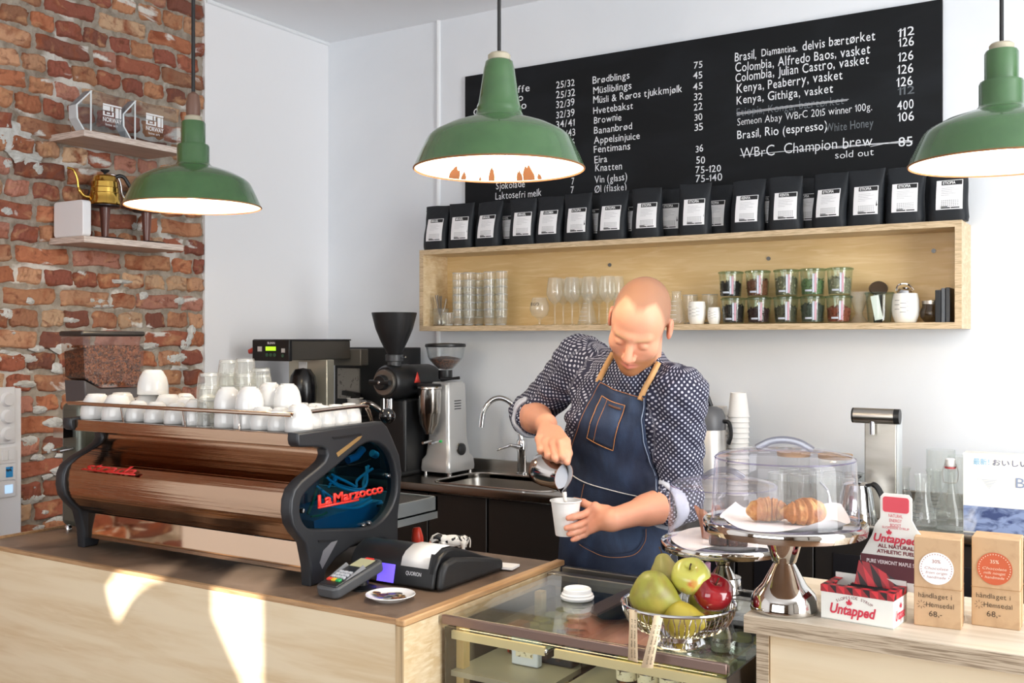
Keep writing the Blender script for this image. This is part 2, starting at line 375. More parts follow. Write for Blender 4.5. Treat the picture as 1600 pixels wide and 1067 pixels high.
        m.add(vs, [(i, (i+1) % n, n+(i+1) % n, n+i) for i in range(n)]+[(n+i, n+(i+1) % n, 2*n) for i in range(n)])
    struct(m.build('wall_left_plaster_remains', mat('old_white_plaster', 'cfd0cd', .9, var=('b5b3ac', 30, (1, 1, 1), .4, .7), bump=(70, (1, 1, 1), .5))))
bricks()
# ================================================================== bar counter (left)
LCZ = .93; LX0, LX1, LY0, LY1 = -2.935, -1.341, 1.722, 2.40
t = thing('bar_counter', 'plywood bar counter with brown worktop carrying the espresso machine', 'counter', (-2.1, 2.0, 0), world=True)
m = MB(); m.box(LX0+.012, LX1-.022, LY0+.012, LY1, LCZ-.03, LCZ)
m.build('worktop', mat('brown_linoleum', '7b6655', .42, var=[('57463a', 5, (1, 1, 1), .4, .65), ('857263', 16, (1.5, 1, 1), .55, .8)], bump=(30, (1, 1, 1), .05)), t)
m = MB(); m.box(LX0, LX1-.022, LY0, LY0+.012, LCZ-.009, LCZ+.001); m.box(LX0, LX0+.012, LY0+.012, LY1, LCZ-.009, LCZ+.006)
m.build('edge_strip', mat('oak_edge', 'b5916a', .5, var=('967350', 20, (.5, 6, 6), .4, .7)), t)
m = MB(); m.box(LX1-.024, LX1+.002, LY0-.001, LY1+.02, LCZ-.011, LCZ+.004)
m.build('end_lipping', mat('beech_lipping', 'c79f72', .4, var=('ab8155', 10, (6, .6, 6), .4, .7)), t, bevel=.0035)
m = MB(); m.box(LX0, LX1-.023, LY0, LY0+.011, .0, LCZ-.0092); m.build('front_panel', BIRCHX, t)
m = MB(); m.box(LX1-.022, LX1, LY0, LY1, 0, LCZ-.0112); m.slot(1); m.box(LX1-.0225, LX1-.0005, LY0-.001, LY0, 0, LCZ-.0112)
m.build('end_panel', [BIRCH, mat('plywood_edge_upright', 'c9b08a', .6, var=('927b5b', 60, (6, .3, .05), .45, .6))], t)
m = MB(); m.box(LX0, LX0+.011, LY0+.012, LY1, 0, LCZ-.0095); m.build('end_panel', BIRCH, t)
m = MB(); m.box(LX0+.02, LX1-.022, LY1-.02, LY1, 0, LCZ-.03); m.build('back_panel', WOODD, t)
# ================================================================== service counter (right)
RCZ = 1.002; RX0, RY0, RY1 = -.661, 1.90, 2.27
t = thing('service_counter', 'plywood service counter with thick pale top under the syrup box', 'counter', (.2, 2.1, 0), world=True)
m = MB(); m.box(RX0, 1.3, RY0, RY1, RCZ-.033, RCZ); m.slot(1)
m.box(RX0-.0006, 1.3, RY0-.0006, RY0, RCZ-.033, RCZ-.002); m.box(RX0-.0006, RX0, RY0, RY1, RCZ-.033, RCZ-.002)
m.build('worktop', [mat('pale_ply_top', 'd8cbb8', .5, var=('c4b49d', 4, (1, 9, 1), .4, .7)), mat('pale_ply_edge', 'bfae97', .6, var=('8c7a64', 50, (.25, .25, 8), .46, .6))], t)
m = MB(); m.box(RX0+.045, 1.3, RY0+.018, RY0+.036, 0, RCZ-.033); m.build('front_panel', BIRCHX, t)
m = MB(); m.box(RX0+.02, RX0+.043, RY0+.014, RY1-.02, 0, RCZ-.033); m.slot(1); m.box(RX0+.0195, RX0+.0435, RY0+.013, RY0+.014, 0, RCZ-.033)
m.build('end_panel', [BIRCH, _M['pale_ply_edge']], t)
# ================================================================== wall shelf
SX0, SX1, SY, SZ0, SZ1 = -2.865, -.552, 3.795, 1.562, 1.934; TH_ = .022
t = thing('wall_shelf', 'long birch plywood box shelf holding glassware on white wall', 'shelf', (-1.7, YB, SZ0), world=True)
m = MB(); m.box(SX0, SX1, SY, YB-.001, SZ1-TH_, SZ1); m.slot(1); m.box(SX0, SX1, SY-.0006, SY, SZ1-TH_, SZ1); m.build('top_board', [BIRCH, PLYEDGE2 := mat('birch_edge', 'd3bb98', .55, var=('b39b78', 70, (.3, .3, 4), .45, .62))], t)
m = MB(); m.box(SX0, SX1, SY, YB-.001, SZ0, SZ0+TH_); m.slot(1); m.box(SX0, SX1, SY-.0006, SY, SZ0, SZ0+TH_); m.build('bottom_board', [BIRCH, PLYEDGE2], t)
for x0 in (SX0, SX1-TH_):
    m = MB(); m.box(x0, x0+TH_, SY, YB-.001, SZ0+TH_, SZ1-TH_); m.slot(1); m.box(x0, x0+TH_, SY-.0006, SY, SZ0+TH_, SZ1-TH_); m.build('end_board', [BIRCH, PLYEDGE2], t)
m = MB(); m.box(SX0+TH_, SX1-TH_, YB-.014, YB-.002, SZ0+TH_, SZ1-TH_); m.build('back_board', mat('birch_back', 'dcbf8b', .45, var=[('cfae76', 2.5, (1, 1, 7), .4, .7), ('e6cd9f', 7, (1, 1, 10), .5, .8)]), t)
for px, py in ((1201, 404), (1459, 392), (953, 414)):
    p = at(px, py, Y=YB-.014); m = MB(); m.cyl(p, .008, .004, 14, RM(pi/2)); m.build('screw_cap', mat('grey_steel', '6b6b6b', .4, .8), t)
# ================================================================== chalkboard
BX0, BX1, BZ0, BZ1 = -2.739, -.645, 1.937, 2.757
t = thing('menu_chalkboard', 'wide black chalkboard menu with white handwritten drinks and prices', 'chalkboard', (-1.7, YB, 1.95), world=True)
m = MB(); m.box(BX0, BX1, YB-.018, YB-.001, BZ0, BZ1)
m.build('board', mat('chalkboard_black', '0e1013', .6, spec=.25, var=('191c20', 2.2, (1, 1, 2.5), .45, .7)), t)
columns = []
mg = MB()
def newcol():
    global m
    m = MB(); columns.append(m)
newcol()
def chalk(st, x0, y0, x1, h, w=None, grey=False, bold=.003):
    """x0,y0: left end of the baseline in the photo, x1: right end, h: letter height in photo pixels"""
    a = at(x0, y0, Y=YB-.0186); b = at(x1, y0, Y=YB-.0186); d = -a.x*ST+a.y*CT
    hand(mg if grey else m, st, plane_M(a, (1, 0, 0), (0, 0, 1)), h*d/FPX/.70, width=abs(b.x-a.x), bold=bold)
for st, x0, y0, x1 in [('kaffe', 793, 147, 829), ('Americano', 745, 167, 819), ('Cortado/nto', 740, 181, 824),
                       ('Sjokolade', 775, 296, 821), ('Laktosefri melk', 774, 312, 847)]: chalk(st, x0, y0, x1, 11)
newcol()
for st, x0, y0, x1 in [('25/32', 869, 138, 899), ('25/32', 869, 154, 900), ('32/39', 869, 169, 899), ('32/39', 869, 185, 899), ('34/41', 869, 200, 899), ('36/43', 872, 215, 900), ('46', 885, 228, 899), ('7', 893, 288, 898), ('7', 892, 302, 898)]: chalk(st, x0, y0, x1, 11)
newcol()
for st, x0, y0, x1 in [('Brødblings', 926, 131, 985), ('Müsliblings', 927, 147, 988), ('Müsli & Røros tjukkmjølk', 927, 162, 1067), ('Hvetebakst', 927, 178, 990), ('Brownie', 928, 193, 972), ('Bananbrød', 928, 209, 989),
                       ('Appelsinjuice', 928, 225, 1001), ('Fentimans', 928, 239, 986), ('Eira', 929, 255, 950), ('Knatten', 930, 268, 973), ('Vin (glass)', 929, 286, 981), ('Øl (flaske)', 929, 301, 980)]: chalk(st, x0, y0, x1, 11)
newcol()
for st, x0, y0, x1 in [('75', 1084, 107, 1099), ('45', 1083, 124, 1099), ('45', 1083, 141, 1099), ('32', 1084, 157, 1099), ('22', 1084, 173, 1099), ('30', 1085, 189, 1099), ('35', 1085, 205, 1100), ('36', 1087, 238, 1100), ('50', 1088, 256, 1103), ('75-120', 1087, 271, 1128), ('75-140', 1087, 285, 1130)]: chalk(st, x0, y0, x1, 11)
newcol()
for st, x0, y0, x1, h in [('Brasil,', 1148, 96, 1183, 14), ('Diamantina.', 1190, 88, 1247, 11), ('delvis bærtørket', 1254, 79, 1369, 14), ('Colombia, Alfredo Baos, vasket', 1149, 113, 1361, 14), ('Colombia, Julian Castro, vasket', 1149, 128, 1359, 14), ('Kenya, Peaberry, vasket', 1151, 145, 1318, 14), ('Kenya, Githiga, vasket', 1151, 163, 1303, 13),
                          ('Semeon Abay WBrC 2015 winner 100g.', 1152, 196, 1364, 11), ('Brasil, Rio (espresso)', 1152, 217, 1294, 13), ('WBrC  Champion brew', 1157, 247, 1365, 16), ('sold out', 1305, 248, 1367, 11)]: chalk(st, x0, y0, x1, h, bold=-.006 if 'WBrC ' in st or 'sold' in st else .005)
newcol()
for st, x0, y0, x1 in [('112', 1404, 58, 1431), ('126', 1405, 74, 1430), ('126', 1404, 96, 1429), ('126', 1403, 116, 1429), ('126', 1402, 136, 1428), ('400', 1402, 172, 1429), ('106', 1404, 190, 1430), ('85', 1404, 229, 1428)]: chalk(st, x0, y0, x1, 14)
chalk('Etiopia, Konga, bærtørket', 1151, 182, 1320, 13, grey=True, bold=-.004); chalk('112', 1404, 149, 1431, 12, grey=True); chalk('White Honey', 1290, 206, 1366, 13, grey=True)
newcol()
for a, b in [((1151, 177), (1326, 155)), ((1152, 179), (1324, 157)), ((1156, 243), (1426, 220)), ((1300, 232), (1424, 222)), ((1360, 229), (1420, 219))]:
    A = at(*a, Y=YB-.019); B = at(*b, Y=YB-.019); m.tube([A, (A+B)/2+Vector((0, 0, .003)), B], .0011, 6)
for k_, m in enumerate(columns): m.build('struck_line' if k_ == 6 else 'chalk_writing', mat('white_chalk', 'e9ebee', .9), t)
mg.build('smudged_writing', mat('faded_chalk', '6a7075', .9), t)
ORD = ['first', 'second', 'third', 'fourth', 'fifth', 'sixth', 'seventh', 'eighth', 'ninth', 'tenth', 'eleventh', 'twelfth', 'thirteenth', 'fourteenth', 'fifteenth', 'sixteenth', 'seventeenth', 'eighteenth', 'nineteenth', 'twentieth']
def plate(name, outer, holes, th, M, mats, parent, bev=.003):
    """a flat plate with openings and eased edges; polygons lie in the plane of M, the plate is th thick, centred on it"""
    cu = bpy.data.curves.new(name, 'CURVE'); cu.dimensions = '2D'; cu.fill_mode = 'BOTH'; cu.extrude = th/2-bev; cu.bevel_depth = bev; cu.bevel_resolution = 2; cu.offset = -bev
    for poly in [outer]+holes:
        sp = cu.splines.new('POLY'); sp.points.add(len(poly)-1); sp.use_cyclic_u = True
        for p, q in zip(sp.points, poly): p.co = (q[0], q[1], 0, 1)
    o = bpy.data.objects.new(name, cu); COL.objects.link(o); dg = bpy.context.evaluated_depsgraph_get(); dg.update()
    me = bpy.data.meshes.new_from_object(o.evaluated_get(dg)); bpy.data.objects.remove(o)
    off = Vector(parent.get('_o', (0, 0, 0))) if parent else Vector()
    me.transform(Matrix.Translation(-off) @ M); me.materials.clear(); me.materials.append(mats)
    me.polygons.foreach_set('use_smooth', [True]*len(me.polygons)); me.set_sharp_from_angle(angle=math.radians(35))
    o = bpy.data.objects.new(name, me); COL.objects.link(o)
    if parent:
        o.parent = parent
        if 'category' not in o and '_o' in parent: o['_o'] = tuple(off)
    return o
def rnd2(pts, n=4): return [(p.x, p.y) for p in smooth_path([(a, b, 0) for a, b in pts], n, True)]
# ================================================================== espresso machine
MXL, MXR, PT = -2.625, -1.72, .036
em = thing('espresso_machine', 'large black and chrome espresso machine with blue-tinted side window on the bar', 'espresso machine', (-2.17, 2.0, LCZ), world=True)
FRONT = [(1.844, .981), (1.829, 1.038), (1.80, 1.066), (1.783, 1.09), (1.777, 1.118), (1.779, 1.148), (1.79, 1.172), (1.817, 1.191), (1.871, 1.214), (1.896, 1.228), (1.905, 1.242), (1.902, 1.255), (1.885, 1.263), (1.859, 1.266)]
PROF = [(1.802, 1.304), (1.96, 1.308), (2.118, 1.310), (2.140, 1.294), (2.161, 1.264), (2.191, 1.215), (2.201, 1.167), (2.197, 1.112), (2.186, 1.057), (2.184, .931), (2.165, .931), (2.161, .972), (2.124, 1.0), (2.088, 1.004), (2.047, 1.003), (1.992, 1.0), (1.94, .984), (1.905, .961), (1.892, .931), (1.848, .931)]+FRONT+[(1.81, 1.270), (1.803, 1.276), (1.800, 1.288)]
def zp(a, b, X): p = at(440+a/3.681, 640+b/3.681, X=X); return (p.y, p.z)
HOLE = rnd2([zp(a, b, MXR) for a, b in [(110, 560), (116, 625), (150, 677), (210, 688), (350, 686), (490, 680), (560, 650), (620, 585), (655, 500), (663, 420), (652, 325), (620, 245), (570, 198), (520, 186), (465, 205), (400, 255), (300, 340), (200, 420), (130, 490)]], 3)
for X in (MXL+PT/2, MXR-PT/2):
    sp_ = plate('side_panel', PROF, [HOLE], PT, plane_M((X, 0, 0), (0, 1, 0), (0, 0, 1)), mat('charcoal_painted_metal', '2c2e32', .42, .3), em, .006)
    if X < -2: continue
    for nm, poly, mm in (('upper_slot', [(290, 158), (300, 170), (455, 150), (460, 138)], BLACK), ('upper_slot_light', [(313, 250), (322, 272), (448, 170), (462, 150), (440, 155)], mat('tan_slot_light', 'a98a5c', .35, .5)),  # tan and grey bars stand in for light seen through cut-outs
                         ('lower_slot', [(210, 750), (212, 763), (290, 758), (300, 748)], BLACK), ('lower_slot_light', [(218, 880), (232, 915), (262, 860), (320, 752), (285, 762), (240, 810)], mat('grey_slot_light', '9a9aa0', .3, .6))):
        m = MB(); m.prism([zp(a, b, MXR) for a, b in poly], MXR-.004, MXR+.0015); m.build(nm, mm, sp_ if 0 else em)
    m = MB(); m.prism([(y, z) for y, z in HOLE], MXR-.024, MXR-.020)
    wp = m.build('side_window', glass('teal_acrylic', '86c3d3', .08), em)
    m = MB()
    for a, b in ((640, 382), (147, 584), (530, 655), (497, 668)):
        y, z = zp(a, b, MXR); m.lathe([(0, 0), (.006, 0), (.007, .006), (.005, .010), (0, .011)], (MXR-.020, y, z), 14, RM(0, pi/2))
    m.build('window_bolts', CHROME, wp)
m = MB()
for st, (x0, y0), (x1, y1), h in (('La', (497, 791), (518, 787), 27), ('Marzocco', (521, 786), (598, 767), 24)):
    a = at(x0, y0, X=MXR+.002); b = at(x1, y1, X=MXR+.002)
    d = (b-a); text(m, st, plane_M(a, (0, d.y, d.z*.35), (0, 0, 1)), h/FPX*2.45*.92, width=d.length, bold=.03)
a = at(497, 792, X=MXR+.002); b = at(560, 781, X=MXR+.002); d = b-a; M_ = plane_M(a, (0, d.y, d.z*.35), (0, 0, 1)); m.add([M_@Vector(p) for p in ((0, -.004, 0), (d.length, -.004, 0), (d.length, .001, 0), (0, .001, 0))], [(0, 1, 2, 3)])
RED = mat('red_enamel', 'e8362c', .35); m.build('name_lettering', RED, em, solid=.004)
# hoses, tray and dark lining behind the window
m = MB(); m.prism([(1.93, 1.005), (1.93, 1.29), (2.10, 1.29), (2.17, 1.20), (2.165, 1.02)], -2.0, -1.99); m.build('inner_lining', mat('dark_lining', '1c4658', .6), em)
m = MB(); m.prism([zp(a, b, -1.80) for a, b in [(185, 640), (575, 520), (600, 560), (560, 680), (190, 690)]], -1.97, -1.80); m.build('inner_tray', mat('blue_grey_tray', '5f9fbd', .4), em)
BLUEH = mat('blue_hose', 'a5ecff', .35)
for k, P_ in enumerate([[(300, 380), (350, 430), (420, 455), (480, 420), (520, 330)], [(285, 390), (340, 445), (430, 468), (492, 420), (515, 320)], [(315, 375), (365, 420), (420, 442), (470, 405), (508, 335)], [(205, 440), (250, 500), (320, 545), (420, 550), (480, 500)], [(200, 455), (245, 520), (330, 560), (420, 562), (500, 520)], [(240, 440), (300, 430), (330, 400)]]):
    pts = [(-1.80-.02*math.sin(2*i+k), *zp(a, b, -1.80)) for i, (a, b) in enumerate(P_)]; m = MB(); m.tube(smooth_path(pts, 6), .0035, 8); m.build('blue_hose', BLUEH, em)
m = MB(); m.tube(smooth_path([(-1.80, *zp(a, b, -1.80)) for a, b in [(150, 600), (175, 540), (205, 450)]], 6), .004, 8); m.tube(smooth_path([(-1.79, *zp(a, b, -1.79)) for a, b in [(170, 615), (230, 605), (260, 590)]], 6), .003, 8); m.build('green_hose', mat('green_hose', '4fa36a', .4), em)
for P_ in ([(380, 290), (430, 270), (468, 225)], [(520, 250), (545, 262)]):
    m = MB(); m.tube([(-1.80, *zp(a, b, -1.80)) for a, b in P_], .010, 10); m.build('blue_fitting', mat('blue_plastic', '3ea4cf', .4), em)
# chrome bodywork between the side panels
MIRROR = mat('chrome_brown_reflection', 'b3967f', .06, 1, bump=(1, (.4, 60, 60), .35))  # brown tint put into the metal stands in for reflected wood
ins = [(y+.012, z) for y, z in FRONT[1:]]
pts = smooth_path([(0, y, z) for y, z in ins], 5)
m = MB(); xa, xb = MXL+PT, MXR-PT; NS = 2
for i, p in enumerate(pts): pass
m.add([(x, p.y, p.z) for x in (xa, xb) for p in pts], [(i, i+1, len(pts)+i+1, len(pts)+i) for i in range(len(pts)-1)])
m.build('front_cover', MIRROR, em)
m = MB(); m.box(xa, xb, 1.815, 1.90, 1.268, 1.2995); m.build('front_band', MIRROR, em, bevel=.002)
m = MB(); m.box(xa, xb, 1.86, 1.866, .958, 1.03); m.build('kick_plate', mat('rose_mirror', 'd3b8a0', .04, 1), em)
m = MB(); m.box(xa, -2.002, 1.93, 2.17, 1.0, 1.27); m.build('inner_body', BLACKM, em)
m = MB(); m.box(xa, xb, 1.868, 2.17, .99, 1.0); m.build('base_plate', BLACKM, em)
m = MB(); m.box(xa, xb, 1.90, 2.125, 1.285, 1.2995); m.build('cup_tray', mat('tray_steel', '8f8a84', .25, 1), em)
m = MB(); m.tube(smooth_path([(MXL+.02, 2.12, 1.30), (MXL+.01, 2.115, 1.335), (MXL+.006, 2.09, 1.345), (MXL, 1.86, 1.344), (MXL+.012, 1.832, 1.344), (-2.56, 1.825, 1.344), (-1.83, 1.825, 1.344), (-1.79, 1.832, 1.345), (-1.775, 1.87, 1.346), (-1.772, 2.09, 1.350), (-1.773, 2.12, 1.340), (-1.775, 2.14, 1.305)], 8), .0055, 10); m.build('cup_rail', mat('rail_chrome', 'c8b6a6', .08, 1), em)
for x in (-2.40, -2.15, -1.95): m = MB(); m.tube([(x, 1.835, 1.298), (x, 1.826, 1.343)], .003, 6); m.build('rail_post', CHROME, em)
m = MB(); m.box(xa, xb+.02, 2.19, 2.385, 1.035, 1.040); m.box(xa, xb+.02, 2.375, 2.385, 1.035, 1.077); m.box(xb+.012, xb+.02, 2.19, 2.385, 1.015, 1.077); m.build('drip_tray', mat('galvanised', 'bcc4c6', .35, .8), em)
m = MB(); m.box(xa, xb+.01, 2.19, 2.374, 1.068, 1.074); m.build('drip_grate', mat('drip_grate', '3b3a38', .4, .6, bump=(300, (1, 1, 1), .8)), em)
p = at(605, 650, Y=2.20); m = MB(); m.ell(p, .022, 18, 12); kn = m.build('steam_knob', mat('gloss_black', '0c0c0d', .08, coat=.5), em)
m = MB(); m.tube(smooth_path([at(562, 638, Y=2.13), at(566, 630, Y=2.14), at(578, 631, Y=2.17), at(594, 641, Y=2.19)], 5), [.005]*6+[.008]*9+[.007], 10); m.build('steam_arm', mat('dark_chrome', '77706a', .15, 1), kn)
# red script on the upper curve of the belly
m = MB(); a = at(142, 733, Y=1.812); b = at(224, 738, Y=1.812)
text(m, 'strada', plane_M((a.x, 1.786, 1.166), (1, 0, 0), (0, .45, 1)), .032, width=b.x-a.x, bold=.025, shear=.55)
m.add([(a.x-.01, 1.785, 1.165), (b.x, 1.785, 1.165), (b.x, 1.7865, 1.169), (a.x, 1.7865, 1.169)], [(0, 1, 2, 3)])
m.build('red_script', mat('red_script', 'c01f1c', .3), em, solid=.0008)
# ------------------------------------------------------------------ cups and tumblers on the machine
def cup_bm(r, h, f):
    m = MB(); m.lathe([(r-.003, .002), (r-.0015, 0), (r, .001), (r*1.0, h*.22), (r*.97, h*.45), (r*.86, h*.70), (r*.70, h*.87), (f+.004, h*.94), (f+.001, h*.955), (f, h), (f-.003, h), (f-.004, h*.965), (0, h*.96)], n=32)
    m.lathe([(0, h*.90), (r*.62, h*.84), (r*.82, h*.66), (r-.004, h*.3), (r-.003, .002)], n=32)
    return m
CT_Z = 1.2997
big = dict(r=.043, h=.070, f=.024); mid = dict(r=.036, h=.068, f=.017); sml = dict(r=.033, h=.056, f=.017)
_cup = {}
def cup(kind, x, y, z, label):
    k = kind['r']
    if k not in _cup:
        o = cup_bm(**kind).build('cup', mat('cup_porcelain', 'dedddb', .2, coat=.3), None, ang=60); _cup[k] = o; o.location = (x, y, z); tag(o, label, 'cup', 'white cups upside down on the espresso machine')
    else: dup(_cup[k], (x, y, z), random.uniform(0, 6), label)
def front(px): return at(px, 668, Y=1.862).x
fx = [(146, big), (179, big), (211, sml), (240, sml), (271, sml), (302, mid)]
n = 0
for px, k in fx: cup(k, front(px), 1.872, CT_Z, '%s white cup from the left in the front row on the espresso machine' % ORD[n]); n += 1
for px, k in ((352, mid), (382, mid), (407, sml), (434, sml), (463, mid)):
    cup(k, front(px), 1.872, CT_Z, '%s white cup from the left in the front row on the espresso machine' % ORD[n]); n += 1
for i, y in enumerate((1.938, 1.99, 2.042, 2.094)): cup(sml, -1.815, y, CT_Z, '%s white cup behind the front corner along the window end of the espresso machine' % ORD[i])
for i, (px, py, y, k) in enumerate(((190, 640, 1.955, big), (232, 640, 1.958, big), (263, 640, 1.955, big), (292, 645, 1.945, mid), (331, 645, 1.945, mid), (362, 645, 1.942, mid), (396, 645, 1.95, mid), (420, 650, 1.945, sml))):
    x = at(px, py, Y=y).x; cup(k, x, y, CT_Z, '%s white cup from the left in the second row on the espresso machine' % ORD[i])
for i, x in enumerate((-2.50, -2.40, -2.30, -2.20, -2.11, -2.02, -1.94, -1.89)): cup(sml if i > 4 else mid, x, 2.045, CT_Z, '%s white cup from the left in the back row on the espresso machine' % ORD[i])
p = at(239, 612, Y=1.957); cup(big, p.x, 1.957, CT_Z+.069, 'round white cup stacked highest above the others beside the bean hopper')
for i, (px, y, z) in enumerate(((356, 1.874, .035), (390, 1.874, .038), (422, 1.945, .046), (449, 1.95, .044))):
    cup(mid, at(px, 650, Y=y).x, y, CT_Z+z, '%s white cup from the left of those stacked on a lower cup by the tumblers' % ORD[i])
def tumbler_bm(r0, r1, h, n=10):
    """fluted water glass standing on its base"""
    m = MB()
    def ring(r, z, fl): return [(r*(1+fl*math.cos(n*2*pi*i/(4*n)))*math.cos(2*pi*i/(4*n)), r*(1+fl*math.cos(n*2*pi*i/(4*n)))*math.sin(2*pi*i/(4*n)), z) for i in range(4*n)]
    N = 4*n; vs = []; prof = [(r0*.92, 0, 0), (r0, .004, .02), (r0*1.02, h*.15, .05), (r0+(r1-r0)*.5, h*.5, .05), (r0+(r1-r0)*.72, h*.66, .03), (r1*.98, h*.72, 0), (r1, h, 0), (r1-.002, h, 0), (r1*.95, h*.72, 0), (r0+(r1-r0)*.4, h*.45, 0), (r0*.9, h*.14, 0)]
    for r, z, fl in prof: vs += ring(r, z, fl)
    fs = [(j*N+i, j*N+(i+1) % N, (j+1)*N+(i+1) % N, (j+1)*N+i) for j in range(len(prof)-1) for i in range(N)]
    fs += [tuple(range(N))[::-1], tuple(range((len(prof)-1)*N, len(prof)*N))]
    m.add(vs, fs); m.slot(1)
    m.tube([((r1-.001)*math.cos(2*pi*i/32), (r1-.001)*math.sin(2*pi*i/32), h) for i in range(32)], .0013, 6, closed=True); m.lathe([(0, .003), (r0*.86, .003), (r0*.90, .009), (r0*.8, .0105), (0, .010)], n=24)
    return m
TUMG = glass('tumbler_glass', 'fdfdfb', .10, rim='f0f0ec', white_sheen=.07)
_tb = {}
def tumbler(x, y, z, label, flip=True, r=(.024, .031), h=.072, grp='water tumblers on the espresso machine', g=None):
    k = (r, h, flip)
    if k not in _tb:
        m = tumbler_bm(r[0], r[1], h); o = m.build('tumbler', [g or TUMG, glass('thick_glass', 'eef0ee', .5, white_sheen=.30)], None, ang=50)
        if flip:
            o.data.transform(Matrix.Translation((0, 0, h)) @ Matrix.Rotation(pi, 4, 'X'))
        o.location = (x, y, z); tag(o, label, 'glass', grp); _tb[k] = o
    else:
        o = dup(_tb[k], (x, y, z), random.uniform(0, 6), label); o['group'] = grp
k = 0
for nm, px, zs, y in (('leftmost', 326, (0, .034, .068), 1.868), ('second', 357, (.064, .100), 1.955), ('third', 383, (.064, .104), 1.955), ('rightmost', 408, (.062, .078), 1.99)):
    x = at(px, 650, Y=y).x
    for j, z in enumerate(zs):
        pos = ('lower', 'upper')[j] if len(zs) == 2 else ('bottom', 'middle', 'top')[j]
        tumbler(x, y, CT_Z+z, '%s tumbler in the %s stack of water glasses among the cups' % (pos, nm)); k += 1
# ================================================================== grinder with bean hopper (behind the machine)
g = thing('coffee_grinder', 'grey coffee grinder with large hopper of beans against the brick wall', 'coffee grinder', (-2.84, 2.08, LCZ), world=True)
gx0, gx1, gy0, gy1 = -2.895, -2.785, 1.985, 2.205
m = MB(); m.box(gx0+.005, gx1-.005, gy0-.01, gy1, .945, 1.33); m.build('body', mat('olive_grey_metal', '5d6058', .38, .5), g, bevel=.02, seg=3)
m = MB()
for x in (gx0+.02, gx1-.02):
    for y in (gy0+.01, gy1-.02): m.lathe([(0, 0), (.010, 0), (.010, .012), (.006, .017), (0, .017)], (x, y, LCZ), 12)
m.build('feet', CHROME, g)
m = MB(); m.prism([(gy0+.01, 1.33), (gy1-.01, 1.33), (gy1, 1.37), (gy0+.06, 1.372), (gy0+.005, 1.40)], gx0+.004, gx1-.004); m.build('hopper_collar', mat('dark_grey_plastic', '4a4648', .4), g, bevel=.004)
m = MB(); m.prism([(gy0+.003, 1.405), (gy0+.06, 1.374), (gy1-.003, 1.372), (gy1+.003, 1.535), (gy0-.004, 1.535)], gx0+.001, gx1-.001); m.build('hopper', glass('smoky_hopper', 'efe8e3', .16, rim='c2b7b0'), g)
m = MB(); m.box(gx0-.004, gx1+.004, gy0-.010, gy1+.006, 1.535, 1.552); m.build('hopper_lid', mat('black_lid', '2b2826', .3), g, bevel=.007, seg=3)
beans = mat('coffee_beans', '7d4c30', .35, var=('3a2115', 110, (1, 1, 1), .45, .55), bump=(120, (1, 1, 1), 1.0))
m = MB(); m.prism([(gy0+.008, 1.41), (gy0+.062, 1.379), (gy1-.008, 1.377), (gy1-.006, 1.500), (gy0+.09, 1.506), (gy0+.004, 1.488)], gx0+.006, gx1-.006); m.build('roasted_beans', beans, g)['kind'] = 'stuff'
rnd = random.Random(4); m = MB()
for i in range(420):
    y = rnd.uniform(gy0+.012, gy1-.012); lo = max(1.382, 1.412-(y-gy0)*.55); z = rnd.uniform(lo, 1.50)
    R = RM(rnd.uniform(0, 3), rnd.uniform(0, 3), rnd.uniform(0, 3)); m.ell((gx1-.0065, y, z), (.0055, .004, .003), 6, 4, R)
for i in range(120): m.ell((rnd.uniform(gx0+.012, gx1-.012), rnd.uniform(gy0+.012, gy1-.01), 1.503), (.0055, .004, .003), 6, 4, RM(rnd.uniform(0, 3), rnd.uniform(0, 3), 0))
m.build('bean_surface', mat('bean_brown', '96603c', .35, var=('5a3520', 60, (1, 1, 1), .4, .6)), g)['kind'] = 'stuff'
m = MB(); m.box(gx0+.03, gx1-.03, gy0-.05, gy0-.008, 1.225, 1.255); m.build('dosing_spout', CHROME, g)
for x in (gx0+.035, gx1-.035): m = MB(); m.tube([(x, gy0-.01, 1.19), (x, gy0-.06, 1.185)], .005); m.build('fork_prong', CHROME, g)
# ================================================================== things beside the till
def rr(x0, x1, y0, y1, r, n=5):
    out = []
    for cx, cy, a in ((x1-r, y1-r, 0), (x0+r, y1-r, pi/2), (x0+r, y0+r, pi), (x1-r, y0+r, 1.5*pi)):
        for i in range(n+1): t = a+pi/2*i/n; out.append((cx+r*math.cos(t), cy+r*math.sin(t)))
    return out
t = thing('receipt_till', 'black receipt printing till with white paper strip beside the card terminal', 'till', (-1.56, 2.09, LCZ), world=True)
prof = [(1.957, .934), (1.968, .985), (1.985, 1.008), (2.015, 1.021), (2.05, 1.020), (2.10, 1.006), (2.165, .982), (2.232, .962), (2.232, .934)]
m = MB(); m.prism(prof, -1.70, -1.437); m.build('body', BLACK, t, bevel=.006, seg=3)
prof2 = [(1.957, .934), (1.966, .978), (1.980, .998), (2.02, 1.004), (2.10, .990), (2.232, .962), (2.232, .934)]
m = MB(); m.prism(prof2, -1.435, -1.414); m.build('paper_end_cover', mat('black_grained', '1d1e20', .5), t, bevel=.010, seg=3)
m = MB(); m.grid(lambda u, v: (-1.540+.086*u, *[(1.9655, .981), (1.9715, 1.000), (1.985, 1.0125), (2.015, 1.0245), (2.05, 1.0235), (2.07, 1.018)][round(v*5)]), 1, 5); m.build('paper_strip', PAPER, t, solid=.001)
sl = Vector((0, .011, .051)).normalized()
m = MB(); text(m, 'QUORION', plane_M((-1.522, 1.9608, .962), (1, 0, 0), sl), .013, width=.046, bold=.0); m.build('name_lettering', mat('white_print', 'e8e8ec', .5), t)
